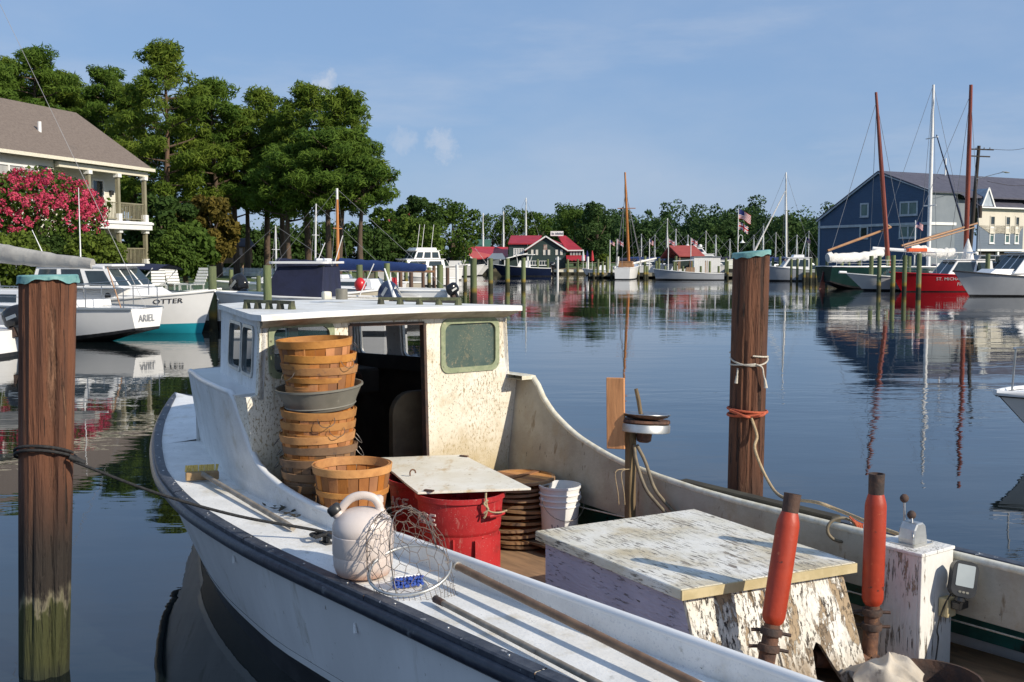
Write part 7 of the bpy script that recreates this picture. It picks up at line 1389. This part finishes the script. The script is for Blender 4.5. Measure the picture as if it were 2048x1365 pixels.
for i, (px, m, c_) in enumerate(((1166, 'flag_white', 'white'), (1174, 'flag_blue', 'blue'), (1184, 'umbrella_red', 'red'))):
    p = Vector(((px - 1024) / FPX * 133.5, 133.5, .7)); t = thing('folded_umbrella', 'folded %s umbrella on the restaurant boardwalk' % c_, 'umbrella', tuple(p)); b = MB(); b.lathe([(.05, .9), (.22, 1.0), (.16, 1.6), (.05, 2.2), (0, 2.25)], 10, Matrix.Translation(p), caps=False); b.build('canopy', m, t, 60); b = MB(); b.tube([p, p + Vector((0, 0, 1))], .03, 6); b.build('pole', 'trim_white', t)
bush(1208, 520, 135, 14, 12, 'small yellow-green palm-like bush on the restaurant boardwalk', 'shrub_leaf')
# skipjack with orange mast, transom to the camera
sj = Boat('skipjack', 'white skipjack with tall orange mast moored stern-on at the middle pier', centre=((1258 - 1024) / FPX * 109, 109.8, 0), ang=76, L=8.5, B=2.0, fb=1.5, fs=1.15); sj.hull('gel_white', 'bottom_black', sw=.75, rake=.1); q = sj.M.inverted() @ at_y(1250, 345, 109); sj.mast(.3, q.z, .15, 'spar_orange', lean=(q.x - .3, q.y), spread=((.62, .9),))
sj.stays([(-.3 + k * .5, y, 1.3) for k in range(3) for y in (1.3, -1.3)], .018, .8); sj.stays([(4.4, 0, 1.5), (-4.4, 0, 1.3)], .018)
p, q = sj.M.inverted() @ at_y(1255, 530, 108.5), sj.M.inverted() @ at_y(1312, 517, 112); sj.spar(tuple(p), tuple(q), .12, 'sail_white'); sj.house(-2, .2, 1.5, 1.2, 1.2, 1.7, .2, 0, .1, 'spar_wood', fwin=0, roof=.05, name='cabin')
wk = Boat('canopy_workboat', 'low white workboat with flat canopy on posts at the middle pier', bow=((1306 - 1024) / FPX * 105, 105, 0), ang=176, L=6.6, B=2.0, fb=1.05, fs=.62); wk.hull('gel_grey', 'bottom_black', flare=.7, rake=.04)
b = MB(); b.plate(rr(-2.1, 1.4, -.85, .85, .1), [], .06, lambda u, v, w: wk.P(u, v, 1.85 - .06 * u + w)); b.build('canopy', 'gel_white', wk.t)
for x in (-1.7, -.2, 1.0):
    for y in (.75, -.75): b = MB(); b.tube([wk.P(x, y, .65), wk.P(x, y, 1.84)], .04, 6); b.build('canopy_post', 'spar_wood', wk.t)
wk.house(-.6, .3, .7, .6, .65, 1.2, .1, 0, .05, 'shed_wood', fwin=0, roof=0, name='engine_cover')
cbn2 = Boat('cabin_boat', 'grey-hulled white cabin boat behind the slim pilings near the blue building', bow=((1512 - 1024) / FPX * 101, 101, 0), ang=178, L=6.8, B=2.4, fb=1.5, fs=.95); cbn2.hull('gel_grey', 'bottom_black'); cbn2.house(-1.4, 1.4, 1.9, 1.6, 1.0, 2.1, .8, .1, .15, win=((.1, .45, .3, .85), (.5, .9, .3, .85)), fwin=2)
cbn2.house(-.8, .2, 1.2, 1.1, 2.16, 2.4, .1, 0, .1, fwin=0, roof=0, name='radar_arch'); b = MB(); b.tube([cbn2.P(-.6, .4, 2.3), cbn2.P(-1.0, .4, 4.0)], .025, 5); b.build('antenna', 'plain_white', cbn2.t)
# flags
def flag(px, py_top, Y, w, h, kind, label, pole=True, pole_bot=None, lamp=False):
    p = at_y(px, py_top, Y); t = thing('flagpole', label, 'flag', (p.x, Y, GZ)); k = Y / FPX
    b = MB(); b.tube([Vector((p.x, Y, GZ)), p], [.06, .04], 6); b.build('pole', 'plain_white', t)
    for j, kd in enumerate(kind):
        o = p + Vector((.06, 0, -(.1 + j * (h * 1.28 + 1.9 * k)) )); V = []; nx, nz = 16, 13; F = {'flag_red': [], 'flag_white': [], 'flag_blue': []}; sc = 1 if j == 0 else .8
        for b_ in range(nz + 1):
            for a_ in range(nx + 1): u, v = a_ / nx, b_ / nz; V.append(o + Vector((u * w * sc * .95, .12 * w * math.sin(u * 7 + v), -v * h * sc - .42 * w * sc * u ** 1.3 + .05 * w * math.sin(u * 6))))
        for b_ in range(nz):
            for a_ in range(nx):
                u, v = (a_ + .5) / nx, (b_ + .5) / nz; f = (b_ * (nx + 1) + a_, b_ * (nx + 1) + a_ + 1, (b_ + 1) * (nx + 1) + a_ + 1, (b_ + 1) * (nx + 1) + a_)
                if kd == 'us': m = 'flag_blue' if u < .42 and b_ < 7 else ('flag_red' if b_ % 2 == 0 else 'flag_white')
                else:
                    dg = min(abs((u - .5) - (v - .5)), abs((u - .5) + (v - .5))); cr = min(abs(u - .5) * 1.4, abs(v - .5)); m = 'flag_red' if cr < .09 else 'flag_white' if cr < .17 else 'flag_red' if dg < .045 else 'flag_white' if dg < .12 else 'flag_blue'
                F[m].append(f)
        for m, ff2 in F.items():
            if ff2: b = MB(); b.v = [Vector(x) for x in V]; b.f = ff2; b.build({'flag_red': 'red_cloth', 'flag_white': 'white_cloth', 'flag_blue': 'blue_cloth'}[m], m, t)
    if lamp:
        q = at_y(1483, 488, Y); b = MB(); b.tube(curve([Vector((p.x, Y, q.z + .2)), q + Vector((-.2, 0, .9)), q + Vector((.1, 0, .8)), q + Vector((.1, 0, .4))], 4), .03, 5); b.build('lamp_arm', 'plain_white', t); b = MB(); b.lathe([(.32, 0), (.12, .15), (.05, .3), (0, .32)], 12, Matrix.Translation(q + Vector((.1, 0, .1))), caps=False); b.build('lamp_shade', 'plain_white', t, 60)
flag(1477, 418, 116, 1.35, .95, ['us', 'uk'], 'tall white flagpole flying a striped flag above a crossed one', lamp=True)
flag(1234, 478, 120, .7, .5, ['uk'], 'short pole with crossed flag beside the orange mast'); flag(1337, 477, 122, .7, .5, ['uk'], 'short pole with crossed flag left of the faded red roof'); flag(1382, 476, 126, .75, .6, ['uk'], 'short pole with crossed flag rising behind the faded red roof'); flag(1220, 480, 122, .5, .4, ['us'], 'small pole with striped flag between restaurant and orange mast'); flag(1831, 441, 90, .62, .5, ['us'], 'striped flag in front of the blue gable wall'); flag(1612, 474, 118, .5, .5, ['us'], 'small striped flag left of the blue building'); flag(1299, 478, 121, .4, .5, ['us'], 'small drooping striped flag right of the orange mast')
# marina masts
for px, py, Y, m, lb in ((1335, 437, 136, 'plain_white', 'just left of the faded red roof'), (1352, 458, 140, 'spar_alu', 'short, behind the faded red roof'), (1572, 345, 126, 'plain_white', 'tallest of the middle marina, with furled jib'), (1376, 470, 142, 'spar_alu', 'small, right of the faded red roof'), (1527, 452, 142, 'spar_alu', 'slim, beside the copper-capped piling'), (1594, 470, 140, 'spar_alu', 'short, left of the blue building'), (1432, 470, 145, 'spar_alu', 'short, behind the big motor yacht')):
    s = sailboat('marina_sailboat', 'white sailboat in the middle marina, mast ' + lb, px, Y, py, m, 8, 8.5, r=.085 if py > 400 else .13, cover='canvas_blue', group='sailboats in the middle marina', lean_px=-4 if py < 400 else 0)
    if py < 400: b = MB(); b.tube([s.mb_.lerp(s.mh, .82), s.P(-4.0, 0, 1.3)], [.05, .12], 6); b.build('furled_jib', 'sail_white', s.t)
yt = Boat('motor_yacht', 'large white motor yacht with radar domes beyond the kiosk', bow=((1480 - 1024) / FPX * 138, 138, 0), ang=-8, L=10, B=3.4, fb=1.9, fs=1.3); yt.hull('gel_white', 'hull_navy'); yt.house(-3.5, 2.6, 2.9, 2.2, 1.4, 2.5, 1.1, .2, .15, win=((.05, .95, .3, .8),), fwin=2); yt.house(-2.8, .8, 2.4, 2.0, 2.55, 3.3, .6, .1, .15, win=((.05, .95, .3, .8),), fwin=2, glass='hull_navy')
for x in (-1.6, -.7, .0): b = MB(); b.lathe([(.2, 0), (.24, .1), (.2, .28), (0, .36)], 10, yt.M @ Matrix.Translation((x, 0, 3.4)), caps=False); b.build('radar_dome', 'plain_white', yt.t, 60)
for px, Y, lb, cm_ in ((1300, 132, 'white motor boat low behind the skipjack boom', 'canvas_blue'), (1440, 130, 'white motor boat with red canvas beside the kiosk', 'umbrella_red'), (1560, 128, 'white motor boat with blue canvas behind the grey-hulled cabin boat', 'canvas_blue'), (1605, 126, 'white motor boat beside the blue building shore', 'canvas_navy')):
    s = Boat('motor_boat', lb, centre=((px - 1024) / FPX * Y, Y, 0), ang=-6, L=6.5, B=2.3, fb=1.4, fs=1.0, group='motor boats of the middle marina'); s.hull('gel_white', 'bottom_black'); s.house(-1.3, 1.1, 1.8, 1.5, 1.0, 1.75, .6, .1, .12, win=((.1, .9, .2, .8),), fwin=1); canopy(s, -2.6, -.6, 1.7, 2.0, cm_)
# ------------------------------------------------------------------ right side
G4 = 'green pilings in front of the blue building'
for px, py, Y, w, l in ((1583, 518, 97, 5, 'before the cabin of the grey-hulled boat'), (1595, 518, 97, 5.2, 'second of five before the grey-hulled boat'), (1609, 518, 97, 5.2, 'third of five before the grey-hulled boat'), (1622, 517, 96, 5.4, 'fourth of five before the grey-hulled boat'), (1633, 517, 96, 5.4, 'last of five, next to the green skipjack stern'), (1654, 514, 92, 6, 'behind the tip of the white furled sail'), (1684, 512, 88, 7, 'behind the thick end of the furled sail'), (1698, 514, 90, 6, 'behind the middle of the furled sail'), (1718, 509, 82, 8, 'behind the green skipjack deck'), (1743, 512, 73, 8.5, 'before the white flared bow'), (1759, 512, 71, 8.5, 'before the white workboat, left of the red mast foot'), (1776, 512, 78, 7, 'right at the foot of the leaning red mast'), (1787, 511, 68, 9, 'at the tip of the red bow'), (1810, 511, 69, 9, 'crossing the red hull near its bow'), (1819, 513, 74, 7.5, 'behind the red hull near its bow'), (1839, 507, 66, 10, 'thickest, crossing the red hull beside the lettering'), (1976, 508, 70, 9, 'behind the white deadrise windshield')): piling(px, py, Y, w, 'green piling ' + l, G4)
# green skipjack, stern to the left
gs = Boat('skipjack', 'dark green skipjack with red mast and white furled sail before the blue building', centre=((1648 - 1024) / FPX * 77 + 5.2 * .93, 77 + 5.2 * .37, 0), ang=22, L=10.6, B=3.0, fb=1.5, fs=1.55); gs.hull('hull_green', 'bottom_black', sw=.6, rake=.1, counter=.24, cz=.50, stripe=.12, rail='gel_white', tr_mat='hull_green')
q = gs.M.inverted() @ at_y(1752, 185, 79.5); q0 = gs.M.inverted() @ at_y(1768, 530, 79.5); gs.mast(q0.x, q.z, .17, 'spar_red', lean=(q.x - q0.x, q.y - 0), top=.55); gs.stays([(q0.x - .6, 1.3, 1.5), (q0.x + .6, -1.3, 1.5), (-5.0, 0, 1.7)], .018, .95)
I = gs.M.inverted(); gs.spar(tuple(I @ at_y(1655, 502, 76)), tuple(I @ at_y(1782, 455, 80)), .10, 'spar_wood'); gs.spar(tuple(I @ at_y(1782, 455, 80)), tuple(I @ at_y(1772, 449, 80)), .08, 'spar_wood', 'boom_jaw')
gs.furl(tuple(I @ at_y(1655, 516, 76.5)), tuple(I @ at_y(1765, 506, 79)), .26, .22, 'sail_white', 8, sag=.12)
b = MB(); b.plate([(-5.75, -.3), (-5.2, -.3), (-5.15, 1.2), (-5.35, 1.2)], [], .06, lambda u, v, w: gs.P(u, w - .03, v)); b.build('rudder', 'bottom_red', gs.t); gs.rail_([.03, .2, .4, .6], .45, -1, 'gel_white')
# white work skiff
ws = Boat('white_workboat', 'white workboat with flared bow between the green skipjack and the red boat', bow=((1690 - 1024) / FPX * 72.5, 72.5, 0), ang=188, L=6.5, B=2.2, fb=1.15, fs=.8); ws.hull('gel_white', 'bottom_black', flare=.5, rake=.2); ws.house(-1.6, .6, 1.7, 1.4, .9, 1.7, .9, .2, .12, 'glass_clear', fwin=0, roof=0, name='windshield')
b = MB(); b.tube([ws.P(3.2, 0, 1.2), ws.P(3.7, 0, 1.22)], .09, 8); b.build('bow_pulpit', 'gel_white', ws.t, 60)
# red fire boat
fr = Boat('fire_boat', 'red fire boat with white cabin lettered FIRE on its bow quarter', bow=((1778 - 1024) / FPX * 70.5, 70.5, 0), ang=190, L=8.6, B=2.8, fb=1.25, fs=1.0); fr.hull('hull_red', 'bottom_black', flare=.62, rake=.1, stripe=.05, rail='hull_red'); fr.house(-2.3, .9, 2.3, 2.0, 1.02, 2.02, .8, .05, .16, win=((.08, .40, .30, .85), (.46, .94, .25, .88)), fwin=2, roof=.15)
side_text(fr, 'ST. MICHAELS', .27, 1.75, .74, .04, 'lettering_white', 1, 0, 1.2); side_text(fr, 'FIRE/RESCUE', .29, .35, .40, .04, 'lettering_white', 1, 0, 1.2)
b = MB(); b.tube([fr.P(-1.2, .2, 2.1), fr.P(-1.3, .2, 2.5)], .05, 6); b.tube([fr.P(-1.3, -.3, 2.5), fr.P(-1.3, .7, 2.5)], .07, 6); b.build('radar_bar', 'gel_white', fr.t); fr.rail_([.7, .8, .9, .97], .35, 1)
b = MB(); b.lathe([(0, 0), (.16, .06), (.2, .2), (.14, .34), (0, .4)], 12, fr.M @ Matrix.Translation((-3.4, .9, 1.05)), caps=False); b.build('white_fender', 'gel_white', fr.t, 60)
# white deadrise at the right edge
wd_ = Boat('white_deadrise', 'large white workboat with grey bow and raked windshield beside the fire boat', bow=((1905 - 1024) / FPX * 62, 62, 0), ang=196, L=9.5, B=3.0, fb=1.45, fs=.9); wd_.hull('gel_grey', 'bottom_black', flare=.55, rake=.12, stripe=.08, rail='lettering_dark'); wd_.house(-1.0, 3.2, 2.4, 1.4, 1.1, 1.55, .8, 0, .1, fwin=0, roof=0, name='trunk_cabin'); wd_.house(-2.6, 1.5, 2.3, 2.0, 1.3, 2.45, 1.1, 0, .16, win=((.10, .42, .3, .85), (.48, .9, .3, .85)), fwin=3, roof=.15, name='wheelhouse')
b = MB(); b.lathe([(.2, 0), (.24, .08), (.2, .2), (0, .25)], 12, wd_.M @ Matrix.Translation((-.8, 0, 2.55)), caps=False); b.build('radar_dome', 'plain_white', wd_.t, 60)
# T-top boat with orange box
tt = console_boat('console_boat', 'white boat with orange life raft box on its flat top behind the red boat', ((1792 - 1024) / FPX * 80, 80, 0), 190, 6.5, 'gel_white', tz=2.5); b = MB(); q = tt.M.inverted() @ at_y(1843, 506, 79); b.box(q.x - .9, q.x + .6, -.5, .5, 2.58, 2.85, tt.M); b.build('life_raft_box', 'orange_box', tt.t, bev=.04)
b = MB(); b.tube([at_y(1745, 497, 80), at_y(1838, 503, 80)], .12, 8); b.build('rolled_awning', 'gel_white', tt.t, 60)
# second skipjack and white-masted sloop
s4 = Boat('skipjack', 'skipjack with the taller red mast and white sail bundle beside the cream wing', centre=((1915 - 1024) / FPX * 83, 83.5, 0), ang=10, L=10, B=2.9, fb=1.3, fs=1.2); s4.hull('gel_white', 'bottom_red', sw=.6, counter=.2, cz=.4); I = s4.M.inverted(); q, q0 = I @ at_y(1942, 170, 83), I @ at_y(1941, 530, 83); s4.mast(q0.x, q.z, .19, 'spar_red', lean=(q.x - q0.x, q.y), top=.65); s4.spar(tuple(I @ at_y(1803, 492, 81)), tuple(I @ at_y(1955, 447, 84)), .10, 'spar_wood'); s4.spar(tuple(I @ at_y(1808, 495, 81.4)), tuple(I @ at_y(1950, 455, 83.5)), .065, 'spar_wood', 'gaff')
s4.furl(tuple(I @ at_y(1818, 495, 82)), tuple(I @ at_y(1910, 505, 83)), .30, .26, 'sail_white', 12, sag=.2); b = MB(); b.lathe([(.45, 0), (.38, .5), (.2, 1.0), (.05, 1.5), (0, 1.55)], 12, Matrix.Translation(at_y(1935, 516, 82.4) - Vector((0, 0, .1))), caps=False); b.build('jib_bundle', 'sail_white', s4.t, 60); s4.stays([(q0.x - .7, 1.3, 1.3), (q0.x + .5, -1.3, 1.3), (-4.8, 0, 1.4)], .018, .95)
s5 = sailboat('sloop', 'sloop with tall plain white mast between the two red-masted skipjacks', 1867, 87, 170, 'plain_white', 12, 9.5, r=.16, spread=((.36, .8), (.72, .8))); b = MB(); b.tube([at_y(1873, 270, 86.8), at_y(1927, 455, 88)], [.04, .09], 6); b.build('furled_staysail', 'hull_navy', s5.t)
# cars on the shore
def car(px, Y, label, rz, mat):
    p = Vector(((px - 1024) / FPX * Y, Y, GZ)); t = thing('parked_car', label, 'car', tuple(p), R(rz)); M = MW[t.name]
    b = MB(); b.plate([(-2.2, .35), (2.2, .35), (2.25, .75), (2.1, .95), (1.0, 1.02), (-2.15, 1.05), (-2.25, .7)], [], 1.75, lambda u, v, w: M @ Vector((u, w - .875, v))); bo = b.build('body', mat, t, bev=.06)
    b = MB(); b.plate([(1.05, 1.0), (.45, 1.6), (-1.9, 1.62), (-2.15, 1.0)], [], 1.5, lambda u, v, w: M @ Vector((u, w - .75, v))); b.build('cabin', mat, t, bev=.05)
    for sd in (-.765, .765):
        for pl in ([(.75, 1.05), (.38, 1.5), (-.35, 1.52), (-.35, 1.05)], [(-.45, 1.05), (-.45, 1.52), (-1.2, 1.52), (-1.25, 1.05)], [(-1.33, 1.05), (-1.3, 1.52), (-1.75, 1.52), (-1.95, 1.05)]): b = MB(); b.plate(pl, [], .02, lambda u, v, w: M @ Vector((u, sd + w - .01, v))); b.build('side_window', 'glass_dark', t)
        for x in (-1.4, 1.4):
            b = MB(); b.lathe([(.34, -.1), (.34, .1)], 16, M @ Matrix.Translation((x, sd * 1.12, .34)) @ Matrix.Rotation(R(90), 4, 'X')); w_ = b.build('tyre', 'tyre', t, 40); b = MB(); b.lathe([(.2, -.12), (.2, .12)], 12, M @ Matrix.Translation((x, sd * 1.12, .34)) @ Matrix.Rotation(R(90), 4, 'X')); b.build('rim', 'alu', w_, 40)
    b = MB(); b.bar(M @ Vector((1.02, 0, 1.06)), M @ Vector((.52, 0, 1.56)), 1.35, .02, up=(0, 0, 1)); b.build('windshield', 'glass_dark', t)
car(1985, 94, 'silver sport utility car parked on the quay by the cream wing', 12, 'silver_car'); car(2050, 92, 'dark silver car parked behind the white deadrise at the quay', 8, 'glass_dark')
# bow of a small boat at the right edge
nr = Boat('bow_rail_skiff', 'white skiff bow with dark rubber rail, chrome rail and blue line at the right edge', bow=(5.68, 12.8, 0), ang=193, L=4.6, B=1.9, fb=.70, fs=.58); nr.hull('gel_white', 'bottom_black', flare=.6, rake=.16, rail='gel_white', stripe=.04)
for sd in (1, -1):
    b = MB(); b.tube([nr.pt(u, .97, sd) for u in lin(.4, 1, 12)], .030, 8); b.build('rubber_rail', 'black_plastic', nr.t, 60)
b = MB(); q = nr.P(2.12, .04, .68); b.tube([q, q + Vector((.03, 0, .52))], .013, 8); b.tube(curve([q + Vector((.03, 0, .52)), q + Vector((.12, .02, .545)), nr.P(1.2, .6, 1.22), nr.P(.3, .8, 1.18)], 5), .013, 8); b.tube([nr.P(.9, .7, .62), nr.P(.9, .68, 1.21)], .013, 8); b.build('chrome_rail', 'steel', nr.t, 60)
b = MB(); q2 = nr.P(1.75, .2, .74); b.tube(curve([nr.P(1.9, 0, .72), q2, nr.P(1.7, .45, .66), nr.P(1.68, .5, .4), nr.P(1.6, .55, .12), nr.P(1.5, .6, -.1)], 6), .014, 6); b.build('bow_line', 'blue_rope', nr.t, 60)
b = MB(); b.plate(rr(-.3, .3, -.3, .3, .12), [], .06, lambda u, v, w: nr.P(1.2 + u, v, .70 + w)); b.build('anchor_hatch', 'gel_white', nr.t, bev=.02)
b = MB(); b.lathe([(.03, 0), (.03, .1), (.05, .12), (.05, .14), (0, .14)], 10, nr.M @ Matrix.Translation((1.85, .02, .70))); b.build('bow_bitt', 'alu', nr.t, 40)

# more slip pilings and thin masts that crowd the marina
xr = random.Random(77); G5 = 'distant pilings of the middle marina'
for px in (1196, 1215, 1290, 1318, 1352, 1452, 1498, 1515, 1546, 1560): piling(px, 515 + xr.uniform(-4, 6), 108 + xr.uniform(0, 10), 5.5, 'distant pale green piling along the middle marina slips', G5)
G6 = 'distant pilings behind the left slips'
for px in (570, 596, 700, 735, 752, 812, 858, 930): piling(px, 527 + xr.uniform(-5, 8), 62 + xr.uniform(0, 22), 7.5, 'distant green piling behind the boats of the left slips', G6)
for px, py, Y, lb in ((930, 470, 128, 'beside the outrigger boat'), (1310, 470, 138, 'near the drooping striped flag'), (1412, 462, 148, 'just left of the motor yacht'), (1460, 478, 146, 'just right of the motor yacht'), (1508, 470, 150, 'left of the capped piling'), (1552, 465, 139, 'under the furled jib'), (1618, 462, 144, 'beside the small striped flag'), (1283, 468, 146, 'behind the orange-masted skipjack')):
    sailboat('marina_sailboat', 'small distant sailboat with thin grey mast ' + lb, px, Y, py, 'spar_alu', 8 + xr.uniform(-20, 20), 7, r=.06, cover='canvas_navy', group='sailboats in the middle marina')
for px, Y, ang, lb, m in ((860, 84, 200, 'small white open boat beside the flybridge cruiser stern', 'gel_white'), (780, 70, 190, 'small tan dinghy left of the finger pier', 'hull_tan'), (1345, 122, 172, 'small navy dinghy under the faded red roof', 'hull_navy'), (1200, 128, 176, 'small white dinghy at the restaurant boardwalk end', 'gel_white')):
    s = Boat('dinghy', lb, centre=((px - 1024) / FPX * Y, Y, 0), ang=ang, L=4.2, B=1.6, fb=.8, fs=.6); s.hull(m, 'bottom_black'); s.house(-.6, .3, .9, .8, .6, 1.2, .3, 0, .1, 'gel_white', fwin=1, roof=0, name='console')
